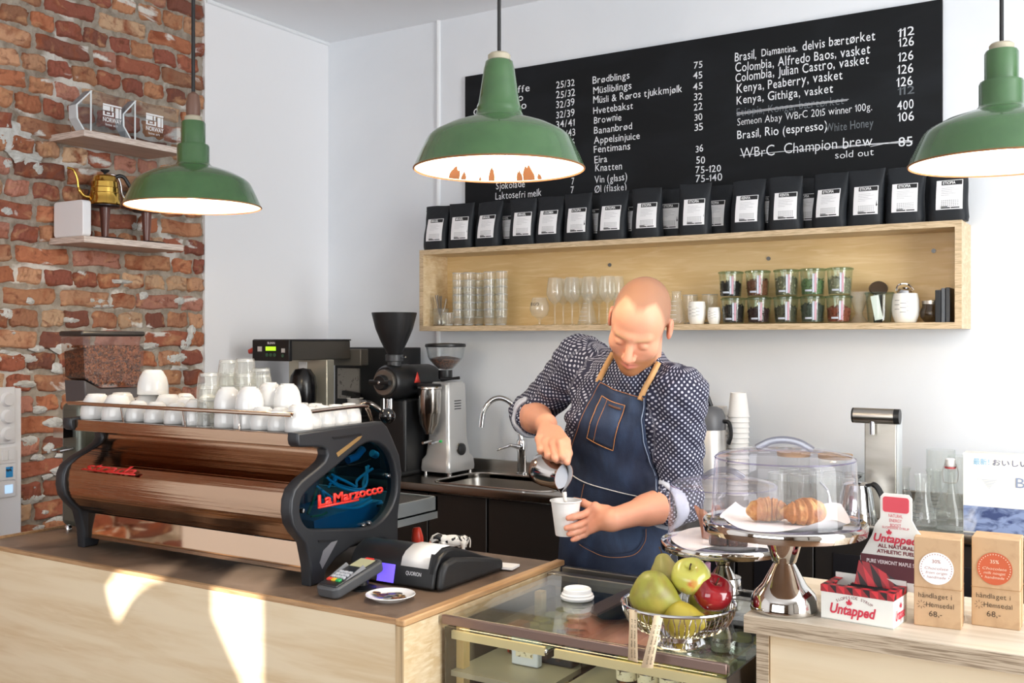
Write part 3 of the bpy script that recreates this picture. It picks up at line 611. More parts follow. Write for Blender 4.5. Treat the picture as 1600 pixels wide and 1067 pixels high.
m = MB(); m.add([(-1.608, 1.9562, .938), (-1.556, 1.9562, .938), (-1.556, 1.9655, .981), (-1.608, 1.9655, .981)], [(0, 1, 2, 3)]); m.build('violet_display', mat('violet_screen', '7f6ae8', .3, emit=('6a55ff', .9)), t)
m = MB(); m.obox((-1.446, 1.972, .992), (.006, .03, .045), (-.35, 0, 0)); m.build('paper_slot', BLACKM, t)
m = MB(); m.obox((-1.43, 2.255, .938), (.07, .05, .006), (0, 0, .15)); o = m.build('receipt_slips', PAPER, None); tag(o, 'small stack of white receipt slips behind the black till', 'paper')
t = thing('card_terminal', 'dark grey card terminal with coloured keys in front of the till', 'card terminal', (-1.608, 1.86, LCZ), rz=-.06)
T_ = XF((0, 0, .037), (.24, 0, 0))
m = MB().xf(T_); m.prism(rr(-.036, .036, -.085, .085, .018), -.016, .010, 'z'); m.build('body', mat('terminal_grey', '4b4d50', .4), t, bevel=.005, seg=3)
m = MB().xf(T_); m.box(-.029, .029, -.076, .072, .0095, .013); m.build('front_plate', mat('terminal_black', '232427', .3), t, bevel=.002)
m = MB().xf(T_); m.box(-.023, .023, .025, .066, .0128, .0145); m.build('display', mat('lcd_olive', 'b9b893', .3), t)
m = MB().xf(T_); m.prism([(-.042, .0125), (.026, .0125), (.020, .023)], -.029, -.026); m.prism([(-.042, .0125), (.026, .0125), (.020, .023)], .026, .029); m.build('pin_shield', mat('grey_shield', '8b8c90', .4), t)
m = MB().xf(T_)
for r in range(3):
    for c in range(3): m.box(-.020+c*.0145, -.0095+c*.0145, -.040+r*.0125, -.032+r*.0125, .013, .017)
m.build('number_keys', mat('key_grey', 'c3c7cf', .4), t)
for c, (nm, cl) in enumerate((('red_key', 'e04a3a'), ('yellow_key', 'e9b93a'), ('green_key', '2fa35a'))):
    m = MB().xf(T_); m.box(-.021+c*.0145, -.0085+c*.0145, -.056, -.046, .013, .0175); m.build(nm, mat(nm, cl, .4), t, bevel=.001)
m = MB().xf(T_); m.box(-.012, .012, .066, .074, .010, .0145); m.build('red_mark', RED, t)
m = MB(); m.lathe([(.034, 0), (.034, .004), (.016, .010), (.014, .03)], (0, .04, 0), 20, capb=True, capt=True); m.build('swivel_stand', BLACK, t)
d_ = thing('coin_dish', 'small white round dish of coins at the corner of the bar', 'dish', (-1.482, 1.853, LCZ))
m = MB(); m.lathe([(0, .003), (.030, .003), (.034, 0), (.038, .002), (.050, .009), (.0575, .013), (.0565, .0145), (.048, .0105), (.034, .006), (0, .0055)], n=40); m.build('bowl', WHITE, d_)
rnd = random.Random(8); coinm = [mat('coin_nickel', 'b5b0a8', .3, 1), mat('coin_brass', 'b58f52', .35, 1), mat('coin_copper', '8f5d42', .4, 1)]
cpos = [(-.026, .004), (-.012, .018), (-.015, -.012), (.004, .002), (.020, .014), (.022, -.008), (.008, -.020), (-.034, -.008), (.032, .004), (.002, .024)]
for i, (x, y) in enumerate(cpos):
    r = rnd.uniform(.009, .0125); m = MB(); m.lathe([(0, 0), (r, 0), (r, .0018), (r*.85, .0018), (r*.82, .0014), (0, .0014)], n=20); nm = ('silver', 'brass', 'copper')[i % 3]
    o = m.build('coin', coinm[i % 3], None); o.location = (-1.482+x, 1.853+y, LCZ+.0062+.0021*(i % 4)); o.rotation_euler = (rnd.uniform(-.12, .12), rnd.uniform(-.12, .12), 0)
    tag(o, '%s coloured coin at the %s of the white coin dish' % (nm, ['left side', 'rear left', 'front left', 'middle', 'rear right', 'right side', 'front', 'far left rim', 'far right rim', 'rear'][i]), 'coin', 'coins in the white dish')
# cow figurine: one body, patches as true colour
def cow():
    t = thing('cow_figurine', 'small black and white toy cow standing behind the black till', 'figurine', (at(712, 866, Z=LCZ).x, 2.325, LCZ), rz=.50)
    m = MB(); m.ell((0, 0, .040), (.037, .015, .0165), 20, 12); m.ell((.028, 0, .041), (.016, .0145, .016), 16, 10); m.ell((-.026, 0, .041), (.017, .014, .0155), 16, 10)
    m.tube([(-.034, 0, .046), (-.044, 0, .050), (-.052, 0, .046), (-.060, -.001, .036)], [.012, .0115, .0105, .0075], 10)
    for x, y in ((-.028, .009), (-.026, -.009), (.032, .009), (.030, -.009)): m.tube([(x, y, .036), (x, y, .018), (x+.001, y, .001)], [.0075, .0052, .0055], 8)
    m.ell((.018, 0, .026), (.006, .006, .006), 10, 6)
    b = m.build('body', mat('cow_hide', 'f2efe9', .4, var=('17171a', 48, (1, 1, 1), .55, .57)), t)
    r = b.modifiers.new('r', 'REMESH'); r.mode = 'VOXEL'; r.voxel_size = .0016; r.use_smooth_shade = True
    m = MB(); m.ell((-.050, .012, .052), (.004, .007, .003), 8, 6); m.ell((-.050, -.012, .052), (.004, .007, .003), 8, 6); m.build('ears', mat('cow_ear', '2a2624', .5), t)
    m = MB(); m.ell((-.0625, -.001, .0345), (.0045, .007, .0055), 10, 8); m.build('muzzle', mat('cow_pink', 'd9937c', .5), t)
    m = MB(); m.tube(smooth_path([(.044, 0, .050), (.048, 0, .040), (.047, 0, .022)], 5), .0018, 6); m.build('tail', _M['cow_hide'], t)
cow()
p = at(658, 852, Z=LCZ); t = thing('tamper', 'small red handled tamper with black base behind the till', 'tamper', (p.x, 2.372, LCZ), rz=0)
m = MB(); m.lathe([(.022, 0), (.022, .008), (.013, .012)], n=20, capb=True, capt=True); m.build('base', BLACK, t)
m = MB(); m.lathe([(.017, .012), (.0175, .024), (.0125, .050), (.009, .054), (0, .055)], (0, 0, 0), 20, RM(0, -.12), capb=True); m.build('handle', mat('red_plastic', 'e8432c', .35), t)
# ================================================================== back counter and what stands on it
KZ = .92; KY0, KY1 = 3.46, 3.975
t = thing('back_counter', 'stainless steel back worktop with sunken sink behind the barista', 'counter', (-1.8, 3.7, .88), world=True)
sx0, sx1, sy0, sy1 = -2.60, -2.02, 3.515, 3.875
hole = rr(sx0, sx1, sy0, sy1, .07, 6)
plate('worktop', [(XL+.002, KY0), (1.9, KY0), (1.9, KY1), (XL+.002, KY1)], [hole], .032, plane_M((0, 0, KZ-.016), (1, 0, 0), (0, 1, 0)), mat('worn_steel_top', '8f877e', .22, 1), t, .003)
m = MB(); n = len(hole); inner = [(a+(-2.31-a)*.06, b+(3.695-b)*.06) for a, b in hole]
m.add([(a, b, KZ-.001) for a, b in hole]+[(a, b, KZ-.02) for a, b in hole]+[(a, b, KZ-.15) for a, b in inner]+[(-2.31, 3.695, KZ-.155)], [(j*n+i, j*n+(i+1) % n, (j+1)*n+(i+1) % n, (j+1)*n+i) for j in range(2) for i in range(n)]+[(2*n+i, 2*n+(i+1) % n, 3*n) for i in range(n)])
sk = m.build('sink_basin', STEEL, t, ang=50)
m = MB(); m.tube([(a, b, KZ+.001) for a, b in rr(sx0-.004, sx1+.004, sy0-.004, sy1+.004, .074, 6)], .0035, 6, closed=True); m.build('basin_rim', mat('bright_steel', 'cfcac4', .2, 1), t)
p = at(688, 748, Z=.90); m = MB(); m.lathe([(0, 0), (.014, 0), (.016, .004), (0, .005)], (sx0+.035, 3.62, KZ-.05), 16, RM(0, pi/2)); m.build('overflow', CHROME, sk)
m = MB(); m.box(XL+.002, 1.9, KY1, KY1+.018, KZ-.03, KZ+.05); m.build('upstand', STEEL, t, bevel=.003)
CAB = mat('black_brown_laminate', '211d1b', .38); 
xs = [(-3.60, -2.90), (-2.895, -2.30), (-2.295, -1.86), (-1.80, -1.25), (-1.245, -.70), (-.695, -.10), (-.095, .60), (.605, 1.3), (1.305, 1.9)]
where = ['under the coffee grinders', 'left of the sink', 'under the sink', 'behind the barista', 'behind the fruit bowl', 'behind the cake stands', 'behind the syrup box', 'behind the kraft boxes', 'at the right window']
for (x0, x1), w in zip(xs, where):
    c = thing('base_cabinet', 'black brown base cabinet %s' % w, 'cabinet', ((x0+x1)/2, 3.75, 0), 'base cabinets under the back worktop', world=True)
    m = MB(); m.box(x0, x1, 3.52, KY1, .08, KZ-.034) if not (x0 < sx1 and x1 > sx0) else m.box(x0, x1, 3.52, KY1, .08, KZ-.17); m.build('carcass', CAB, c)
    n = 2 if x1-x0 > .5 else 1
    for k in range(n):
        a, b = x0+(x1-x0)*k/n+.003, x0+(x1-x0)*(k+1)/n-.003
        m = MB(); m.box(a, b, 3.50, 3.5195, .10, KZ-.045); dr = m.build('door', CAB, c, bevel=.002)
        if x0 > -2: m = MB(); m.box(a+.06, b-.06, 3.496, 3.4999, .16, KZ-.11); m.build('raised_panel', mat('black_panel', '17161a', .35), dr, bevel=.002)
    m = MB(); m.box(x0, x1, 3.56, KY1, 0, .08); m.build('plinth', BLACKM, c)
m = MB(); m.box(-1.852, -1.812, 3.49, 3.53, 0, KZ-.034); o = m.build('counter_leg', mat('grey_steel_leg', '6f6d6b', .4, .7), None); tag(o, 'grey steel leg of the worktop between two dark cabinets', 'leg')
# side counter in the corner under the brewer
t = thing('corner_counter', 'narrow dark side counter in the corner under the filter brewer', 'counter', (-3.35, 3.3, 0), world=True)
m = MB(); m.box(XL+.003, -3.06, 3.14, 3.455, KZ-.03, KZ); m.build('worktop', STEEL, t); m = MB(); m.box(XL+.003, -3.08, 3.16, 3.455, 0, KZ-.03); m.build('carcass', CAB, t)
# ------------------------------------------------------------------ tap
t = thing('kitchen_tap', 'tall chrome gooseneck tap at the sink', 'tap', (-2.385, 3.915, KZ), world=True)
bx, by = -2.385, 3.915
m = MB(); m.lathe([(.026, 0), (.026, .01), (.021, .014), (.021, .10), (.024, .115), (.024, .15), (.018, .16)], (bx, by, KZ), 20, capb=True, capt=True); m.build('body', CHROME, t)
m = MB(); q = [at(808, 690, Y=by), at(808, 655, Y=by), at(800, 632, Y=by-.02), at(784, 622, Y=by-.04), at(768, 626, Y=by-.06), at(756, 642, Y=by-.08), at(752, 667, Y=by-.085)]
q[0] = Vector((bx, by, KZ+.15)); m.tube(smooth_path(q, 6), .0125, 12); m.build('spout', CHROME, t)
m = MB(); m.tube([(bx, by-.02, KZ+.125), (bx-.03, by-.05, KZ+.135), (bx-.085, by-.075, KZ+.112)], [.011, .008, .005], 10); m.build('lever', CHROME, t)
# ------------------------------------------------------------------ filter brewer
t = thing('filter_brewer', 'filter coffee brewer with green lit display in the white corner', 'coffee brewer', (-3.31, 3.5, KZ), world=True)
hz0, hz1 = 1.432, 1.524
m = MB(); m.box(-3.415, -3.20, 3.31, 3.70, hz0, hz1-.006); m.build('head', mat('grey_brown_metal', '6a655e', .35, .7), t, bevel=.003)
m = MB(); m.box(-3.42, -3.195, 3.30, 3.70, hz1-.006, hz1); m.build('top_plate', BLACKM, t)
m = MB(); m.box(-3.42, -3.195, 3.292, 3.312, hz0-.004, hz1-.002); fp = m.build('control_panel', BLACK, t, bevel=.003)
F = lambda x, z: plane_M((x, 3.2912, z), (1, 0, 0), (0, 0, 1))
m = MB(); text(m, 'BUNN', F(-3.325, 1.503), .014, width=.045, bold=.02); m.build('name_lettering', _M['white_print'], fp)
m = MB(); m.box(-3.335, -3.275, 3.2895, 3.293, 1.474, 1.492); m.build('green_display', mat('green_lcd', 'b6e63a', .4, emit=('a8e02a', .9)), fp)
m = MB(); m.box(-3.385, -3.36, 3.290, 3.293, 1.47, 1.492); m.box(-3.24, -3.22, 3.290, 3.293, 1.466, 1.484); m.build('white_buttons', mat('button_white', 'c9c6c2', .5), fp)
m = MB()
for x in (-3.328, -3.305, -3.282): m.cyl((x, 3.293, 1.455), .008, .004, 14, RM(pi/2))
m.cyl((-3.232, 3.293, 1.452), .007, .004, 14, RM(pi/2)); m.build('round_buttons', mat('button_dark_green', '3b5f48', .5), fp)
m = MB(); a = at(386, 552, Y=3.34); m.obox((-3.45, 3.33, 1.475), (.05, .03, .022), (0, -.35, 0)); m.build('red_handle', mat('red_handle', 'c3402c', .4), t, bevel=.006)
m = MB(); m.box(-3.40, -3.165, 3.50, 3.55, KZ, hz0); m.build('column', mat('beige_steel', 'b9b4a3', .35, .6), t, bevel=.004)
m = MB(); m.box(-3.335, -3.285, 3.4975, 3.5, 1.30, 1.42); m.build('sticker', PAPER, t)
m = MB(); m.box(-3.42, -3.15, 3.26, 3.50, KZ, KZ+.05); m.build('foot', BLACKM, t, bevel=.006)
m = MB(); m.lathe([(.0, 1.395), (.035, 1.39), (.055, 1.36), (.062, 1.31), (.06, 1.25), (.042, 1.21), (.018, 1.195), (0, 1.19)], (-3.235, 3.42, 0), 24); m.tube([(-3.235, 3.40, 1.21), (-3.20, 3.33, 1.225), (-3.165, 3.28, 1.25)], [.010, .012, .008], 8); m.build('brew_funnel', mat('funnel_black', '121214', .25), t)
# ------------------------------------------------------------------ black shop grinder behind
t = thing('shop_grinder', 'tall black box grinder standing in the corner behind the filter brewer', 'coffee grinder', (-3.15, 3.86, KZ), world=True)
m = MB(); m.box(-3.35, -2.985, 3.76, 3.965, KZ, 1.485); m.build('body', BLACK, t, bevel=.004)
m = MB(); m.box(-3.32, -3.14, 3.705, 3.762, 1.40, 1.478); m.build('front_cap', mat('grey_taupe', '7d786f', .4, .5), t, bevel=.004)
m = MB(); m.box(-3.325, -3.19, 3.752, 3.7605, 1.24, 1.385); m.build('instruction_plate', mat('engraved_plate', 'a9a59e', .4, .5, var=('77736c', 60, (1, 1, 1), .6, .66)), t)
m = MB(); m.box(-3.055, -2.99, 3.7555, 3.7605, 1.345, 1.39); m.build('badge', mat('badge_grey', '8d8b88', .5), t)
m = MB(); text(m, 'ditt', plane_M((-3.05, 3.755, 1.355), (1, 0, 0), (0, 0, 1)), .03, width=.05, bold=.02); m.build('badge_lettering', BLACKM, t)
m = MB(); m.box(-3.30, -3.10, 3.66, 3.758, 1.155, 1.165); m.build('bag_ledge', BLACKM, t)
m = MB(); m.obox((-3.225, 3.735, 1.265), (.09, .03, .02), (0, .1, 0)); m.obox((-3.19, 3.725, 1.25), (.03, .03, .03), (0, .4, 0)); m.build('chute_clamp', mat('dark_clamp', '2e2c2b', .4), t)
def paper_cup(name, r0, r1, h, rim=True):
    m = MB(); m.lathe([(0, .004), (r0-.002, .004), (r0, 0), (r0+.001, .002), (r1-.0005, h-.003), (r1+.002, h-.003), (r1+.003, h-.001), (r1+.002, h+.001), (r1-.001, h), (r0-.001, .006), (0, .006)], n=36)
    return m
o = paper_cup('paper_cup', .026, .037, .082).build('paper_cup', PAPER, None); o.location = (-3.175, 3.705, 1.166); tag(o, 'white paper cup on the ledge of the black box grinder', 'cup')
# ------------------------------------------------------------------ black grinder with cone hopper
t = thing('coffee_grinder', 'black coffee grinder with tall open cone hopper and horizontal motor', 'coffee grinder', (-2.86, 3.70, KZ), world=True)
gx, gz = -2.858, 1.335
m = MB(); m.box(gx-.085, gx+.062, 3.60, 3.88, KZ, 1.26); m.build('column', BLACK, t, bevel=.012, seg=3)
m = MB(); m.box(gx-.10, gx+.065, 3.50, 3.90, KZ, KZ+.022); m.build('foot', BLACK, t, bevel=.008)
m = MB(); m.lathe([(0, 0), (.066, 0), (.076, .012), (.078, .15), (.075, .16), (.075, .30), (.070, .325), (0, .33)], (gx, 3.54, gz), 32, RM(-pi/2)); m.build('motor_housing', BLACK, t)
m = MB(); m.lathe([(0, 0), (.055, 0), (.057, .006), (.057, .02)], (gx, 3.522, gz), 28, RM(-pi/2)); m.build('grind_dial', mat('steel_dial', '8d8983', .3, .8), t)
m = MB(); m.lathe([(0, 0), (.030, 0), (.034, .006), (.034, .024)], (gx-.002, 3.497, gz), 24, RM(-pi/2)); m.tube([(gx-.06, 3.505, gz), (gx+.05, 3.505, gz)], .012, 10); kb = m.build('dial_knob', BLACK, t)
m = MB(); m.ell((gx-.002, 3.495, gz), (.008, .004, .008), 10, 6); m.build('knob_cap', CHROME, kb)
p = (gx, 3.60, 0)
m = MB(); m.lathe([(.030, 1.395), (.030, 1.425), (.040, 1.428), (.040, 1.455), (.030, 1.458)], p, 24, capb=True); m.build('hopper_collar', mat('charcoal_collar', '3b3d40', .4), t)
m = MB(); m.lathe([(.030, 1.456), (.038, 1.470), (.060, 1.515), (.083, 1.57), (.098, 1.63), (.101, 1.642), (.098, 1.643), (.080, 1.57), (.057, 1.515), (.030, 1.464), (0, 1.462)], p, 36); m.build('hopper', mat('hopper_black', '1b1b1d', .45), t)
m = MB(); m.tube([(gx+.04, 3.60, 1.443), (gx+.075, 3.585, 1.446)], .004, 6); m.build('shutter_lever', CHROME, t)
m = MB(); m.add([(gx+.0792, 3.665+.026*math.cos(a), gz+.012+.032*math.sin(a)) for a in (pi/2, pi/2+2.0944, pi/2+4.1888)], [(0, 1, 2)]); m.build('red_badge', mat('badge_red', 'd8453a', .4), t, solid=.002)
m = MB(); m.tube([(gx, 3.56, 1.265), (gx, 3.56, 1.17)], [.012, .010], 10); m.tube([(gx-.02, 3.555, 1.265), (gx-.02, 3.555, 1.21)], .005, 8); m.tube([(gx+.02, 3.555, 1.265), (gx+.02, 3.555, 1.21)], .005, 8); m.build('spout', CHROME, t)
# ------------------------------------------------------------------ silver espresso grinder
t = thing('espresso_grinder', 'silver espresso grinder with round clear hopper of beans beside the sink', 'coffee grinder', (-2.72, 3.8, KZ), world=True)
zx, zy = -2.708, 3.80; SILV = mat('silver_paint', 'c9c8c6', .32, .55)
def sect(hx, hy, z, r=.02): return [(x, y, z) for x, y in rr(zx-hx, zx+hx, zy-hy, zy+hy, r, 4)]
m = MB(); rings = [sect(.080, .105, KZ+.014), sect(.082, .107, KZ+.03), sect(.079, .103, KZ+.065), sect(.070, .085, KZ+.085), sect(.060, .078, KZ+.16), sect(.056, .074, KZ+.34), sect(.054, .072, KZ+.40), sect(.048, .062, KZ+.412)]
n = len(rings[0]); m.add([p for r in rings for p in r], [(j*n+i, j*n+(i+1) % n, (j+1)*n+(i+1) % n, (j+1)*n+i) for j in range(len(rings)-1) for i in range(n)]+[tuple(range(n))[::-1], tuple(range((len(rings)-1)*n, len(rings)*n))]); m.build('body', SILV, t)
for sx in (-1, 1):
    for sy in (-1, 1): m = MB(); m.lathe([(.011, 0), (.012, .014)], (zx+sx*.065, zy+sy*.08, KZ), 12, capb=True); m.build('foot', CHROME, t)
m = MB(); m.lathe([(.03, 1.345), (.032, 1.352), (.032, 1.385)], (zx, zy-.02, 0), 24, capb=True, capt=True); m.build('hopper_collar', BLACK, t)
m = MB(); m.lathe([(.030, 1.384), (.036, 1.392), (.072, 1.430), (.080, 1.445), (.089, 1.490), (.087, 1.490), (.078, 1.447), (.070, 1.433), (.030, 1.39)], (zx, zy-.02, 0), 32); m.build('hopper', glass('hopper_clear', 'fafbfb', .15, rim='d2d8da', white_sheen=.04), t)
m = MB(); m.lathe([(0, 1.489), (.091, 1.489), (.093, 1.494), (.091, 1.503), (.07, 1.506), (0, 1.507)], (zx, zy-.02, 0), 32); m.build('hopper_lid', BLACK, t)
m = MB(); m.lathe([(0, 1.387), (.031, 1.392), (.066, 1.428), (.071, 1.436), (.05, 1.442), (.02, 1.448), (0, 1.449)], (zx, zy-.02, 0), 28); m.build('roasted_beans', beans, t)['kind'] = 'stuff'
m = MB(); m.lathe([(0, 1.318), (.052, 1.318), (.056, 1.312), (.056, 1.305), (.053, 1.302), (.053, 1.20), (.050, 1.195), (.042, 1.15), (.022, 1.115), (.020, 1.105)], (zx-.012, zy-.125, 0), 30); m.build('doser', mat('doser_chrome', 'c9c5c0', .16, 1), t)
m = MB(); m.lathe([(0, 1.329), (.050, 1.326), (.055, 1.318)], (zx-.012, zy-.125, 0), 24); m.build('doser_lid', BLACK, t)
m = MB(); m.tube([(zx, zy-.05, 1.345), (zx+.05, zy-.04, 1.348), (zx+.085, zy-.03, 1.352)], [.012, .006, .007], 8); m.build('doser_lever', BLACK, t)
for x in (-.03, .012): m = MB(); m.tube([(zx+x, zy-.085, 1.07), (zx+x, zy-.15, 1.065)], .006, 8); m.build('fork_prong', CHROME, t)
m = MB(); m.lathe([(0, .016), (.020, .016), (.026, .012), (.028, 0)], (zx+.066, zy+.005, KZ+.11), 20, RM(0, pi/2)); m.build('dial', BLACK, t)
m = MB(); m.lathe([(.030, .002), (.033, 0)], (zx+.068, zy+.005, KZ+.11), 20, RM(0, pi/2)); m.build('dial_ring', CHROME, t)
m = MB(); m.ell((zx+.02, zy-.083, KZ+.15), .006, 10, 6); m.build('green_light', mat('green_led', '1f7a3c', .3, emit=('1fae4c', .6)), t)
m = MB()
for x, z in ((-.02, .14), (-.005, .14), (-.005, .175)): m.ell((zx+x, zy-.082, KZ+z), .003, 8, 6)
m.build('screws', STEEL, t)
m = MB()
for k in range(4): m.box(zx+.056, zx+.0585, zy-.03, zy+.02, KZ+.29+.012*k, KZ+.294+.012*k)
m.build('vent_slots', BLACKM, t)
# ------------------------------------------------------------------ right end of the back counter
p = at(1108, 700, Y=3.78)
t = thing('airpot', 'steel airpot with grey pump lid behind the barista', 'airpot', (p.x, 3.78, KZ))
m = MB(); m.lathe([(.062, 0), (.064, .01), (.064, .255), (.060, .262)], n=32, capb=True); m.build('body', mat('airpot_steel', 'd2cfcb', .42, .85), t)
m = MB(); m.lathe([(.063, .255), (.065, .27), (.062, .31), (.050, .335), (.030, .345), (0, .347)], n=32); m.tube([(-.02, -.04, .32), (-.03, -.075, .325), (-.03, -.085, .305)], [.016, .012, .010], 10); m.build('pump_lid', mat('grey_lid', '5f6064', .4), t)
m = MB(); m.tube(smooth_path([(-.04, .02, .34), (-.06, .0, .40), (-.02, .0, .405), (.0, .02, .345)], 5), .009, 8); m.build('carry_handle', BLACK, t)
m = MB(); m.tube(smooth_path([(.060, -.01, .29), (.085, -.012, .285), (.092, -.012, .24), (.082, -.012, .205)], 5), [.008]*16, 8); m.build('side_handle', BLACK, t)
rimr, stp = .040, .0105
def cup_stack(px, top, Y, lean, label, n, base=KZ):
    p = at(px, 700, Y=Y); zt = at(px, top, Y=Y).z
    c0 = None
    for k in range(n):
        z = base+k*(zt-.095-base)/(n-1)
        lb = '%s cup from the bottom in the %s' % (ORD[k] if k < 20 else 'topmost', label)
        if c0 is None:
            m = MB(); m.lathe([(0, .092), (.029, .092), (.030, .094), (.031, .092), (.041, .006), (.043, .004), (.0435, .002), (.0425, 0), (.041, .001), (.0295, .089), (0, .089)], n=28); c0 = m.build('paper_cup', PAPER, None)
            c0.location = (p.x, Y, z); tag(c0, lb, 'cup', 'paper cups in the '+label)
        else:
            o = dup(c0, (p.x+lean*k*.001, Y, z), 0, lb)
    return c0
cup_stack(1152, 613, 3.86, .3, 'tall stack of white paper cups by the airpot', 16)
cup_stack(1126, 634, 3.93, -.3, 'shorter stack of white paper cups behind the airpot', 14)
p = at(1372, 700, Y=3.62)
t = thing('hot_water_tower', 'brushed steel hot water tower tap with horizontal cylinder head', 'water tap', (p.x, 3.62, KZ), world=True)
x0 = at(1353, 660, Y=3.62).x; x1 = at(1402, 660, Y=3.62).x; zt = at(1370, 640, Y=3.56).z
m = MB(); m.box(x0, x1, 3.60, 3.66, KZ, zt-.01); m.build('column', mat('tower_steel', 'c4bfb6', .3, .9, var=('a9a397', 3, (1, 1, 4), .4, .7)), t, bevel=.003)
m = MB(); m.box(x1+.0005, x1+.008, 3.605, 3.66, KZ, zt-.02); m.build('side_strip', mat('pale_aluminium', 'dfe3e3', .35, .4), t)
m = MB(); m.cyl((x0-.030, 3.585, zt-.023), .026, x1-x0+.028, 24, RM(0, pi/2)); m.build('cylinder_head', STEEL, t)
for xx, nm in ((x0-.036, 'end_cap'), (x1-.002, 'end_cap')): m = MB(); m.cyl((xx, 3.585, zt-.023), .0255, .012 if xx < x1-.01 else .018, 24, RM(0, pi/2)); m.build(nm, BLACK, t)
m = MB(); m.cyl(((x0+x1)/2-.02, 3.575, zt-.085), .009, .05, 16); m.build('spout', CHROME, t)
# pouring kettle by the tower
p = at(1354, 800, Y=3.42)
t = thing('pouring_kettle', 'steel pouring kettle with black wavy handle by the hot water tower', 'kettle', (p.x-.05, 3.50, KZ))
m = MB(); m.lathe([(.066, 0), (.068, .006), (.060, .05), (.052, .10), (.045, .125), (.030, .132), (0, .134)], n=28, capb=True); m.build('body', CHROME, t)
m = MB(); m.lathe([(.006, .132), (.005, .142), (.016, .148), (.016, .154), (0, .158)], n=16); m.build('lid_knob', BLACK, t)
m = MB(); m.tube(smooth_path([(.035, -.02, .125), (.065, -.03, .130), (.085, -.035, .105), (.098, -.04, .075), (.112, -.045, .045)], 5), [.006]*4+[.010]*13+[.009]*4, 8); m.build('handle', BLACK, t)
m = MB(); m.tube(smooth_path([(-.05, 0, .03), (-.085, .01, .05), (-.095, .01, .09), (-.125, .015, .12)], 5), [.008]*8+[.005]*8, 8); m.build('spout', CHROME, t)
# ================================================================== pendant lamps
GREEN = mat('green_enamel', '3a6036', .24, coat=.7, var=('31532f', 12, (1, 1, 1), .45, .8))
ENAM = mat('white_enamel_inside', 'f6f3ea', .35); RUST = mat('rust_brown', '8a5a3a', .8)
CORD = mat('black_cord', '141416', .6)
def lamp(px, d, zr, kind, label):
    a = (px-CX0)/FPX; x, y = d*(a*CT-ST), d*(a*ST+CT)
    t = thing('pendant_lamp', label, 'lamp', (x, y, zr), 'green enamel pendant lamps')
    side = [(.200, 0), (.2015, .002), (.199, .006), (.186, .035), (.172, .064), (.166, .074), (.155, .084), (.120, .102), (.085, .114), (.060, .120)]
    if kind == 'step':
        neck = [(.050, .128), (.0475, .133), (.0475, .180), (.045, .186), (.037, .188), (.036, .192), (.036, .250), (.033, .256), (.024, .257)]; zt = .257
    else:
        neck = [(.056, .128), (.0525, .136), (.0535, .142), (.050, .148), (.046, .17), (.036, .235), (.032, .252), (.026, .256)]; zt = .256
    m = MB(); m.lathe(side+neck, n=64, capt=True); m.build('shade', GREEN, t, ang=50)
    m = MB(); m.lathe([(.197, .002), (.183, .033), (.168, .064), (.160, .075), (.118, .095), (.055, .108), (0, .109)], n=64); iner = m.build('inner_enamel', ENAM, t, ang=60)
    m = MB(); m.lathe([(.197, .0015), (.199, -.0015), (.2015, .0005), (.201, .003)], n=64); m.build('rim', RUST, t)
    if kind == 'cone':
        away = math.atan2(y, x); r_ = random.Random(2)
        for da, w, h in ((.62, .16, .030), (.48, .07, .018), (.10, .08, .034), (-.40, .16, .036), (-.27, .08, .024), (-.55, .06, .014), (.25, .03, .010)):
            k = 9; vs = []; m = MB()
            for i in range(k+1):
                aa = away+da+w*(i/k-.5); hh = h*math.sin(pi*(i*.9+.45)/k)**.5*r_.uniform(.75, 1.05)
                for z in (.003, .003+hh): rr_ = .1962-(z*.43); vs.append((rr_*math.cos(aa), rr_*math.sin(aa), z))
            m.add(vs, [(2*i, 2*i+2, 2*i+3, 2*i+1) for i in range(k)])
            m.build('enamel_chip', mat('chip_rust', '4a2a12', .9), iner, smooth=False)
    m = MB(); m.lathe([(.026, zt-.004), (.0265, zt+.012), (.022, zt+.016), (0, zt+.017)], n=10); m.build('cap', mat('old_ivory_cap', 'a8a08c', .6), t)
    if kind == 'step' and px < 500:
        m = MB(); m.lathe([(.019, zt+.016), (.021, zt+.022), (.021, zt+.052), (.016, zt+.080), (.006, zt+.088)], n=16); m.build('cord_holder', mat('bakelite_brown', '6d4f42', .5), t)
    m = MB(); m.tube([(0, 0, zt+.016), (0, 0, ZC-zr-.012)], .0045 if px > 500 else .0055, 8); m.build('cord', CORD, t)
    m = MB(); m.lathe([(.045, ZC-zr-.0005), (.045, ZC-zr-.012), (.015, ZC-zr-.03), (0, ZC-zr-.03)], n=20); m.build('ceiling_rose', mat('rose_white', 'e4e4e2', .5), t)
    m = MB(); m.lathe([(0, .020), (.022, .026), (.030, .045), (.024, .068), (.014, .085), (.014, .105)], n=20); m.build('bulb', mat('lit_bulb', 'fff3dc', .3, emit=('ffe2b0', 14)), t)
    l = bpy.data.lights.new('bulb_light', 'POINT'); l.energy = LAMPW; l.color = (1, .80, .55); l.shadow_soft_size = .032
    o = bpy.data.objects.new('bulb_light', l); COL.objects.link(o); o.parent = t; o.location = (0, 0, .012)
    return t
LAMPW = 9
lamp(302, 3.095, 1.925, 'step', 'green enamel pendant lamp hanging in front of the brick wall')
lamp(780, 2.406, 1.924, 'cone', 'green enamel pendant lamp with smooth cone neck and rust-chipped white inside')
lamp(1565, 2.337, 1.927, 'step', 'green enamel pendant lamp at the right end of the chalkboard')
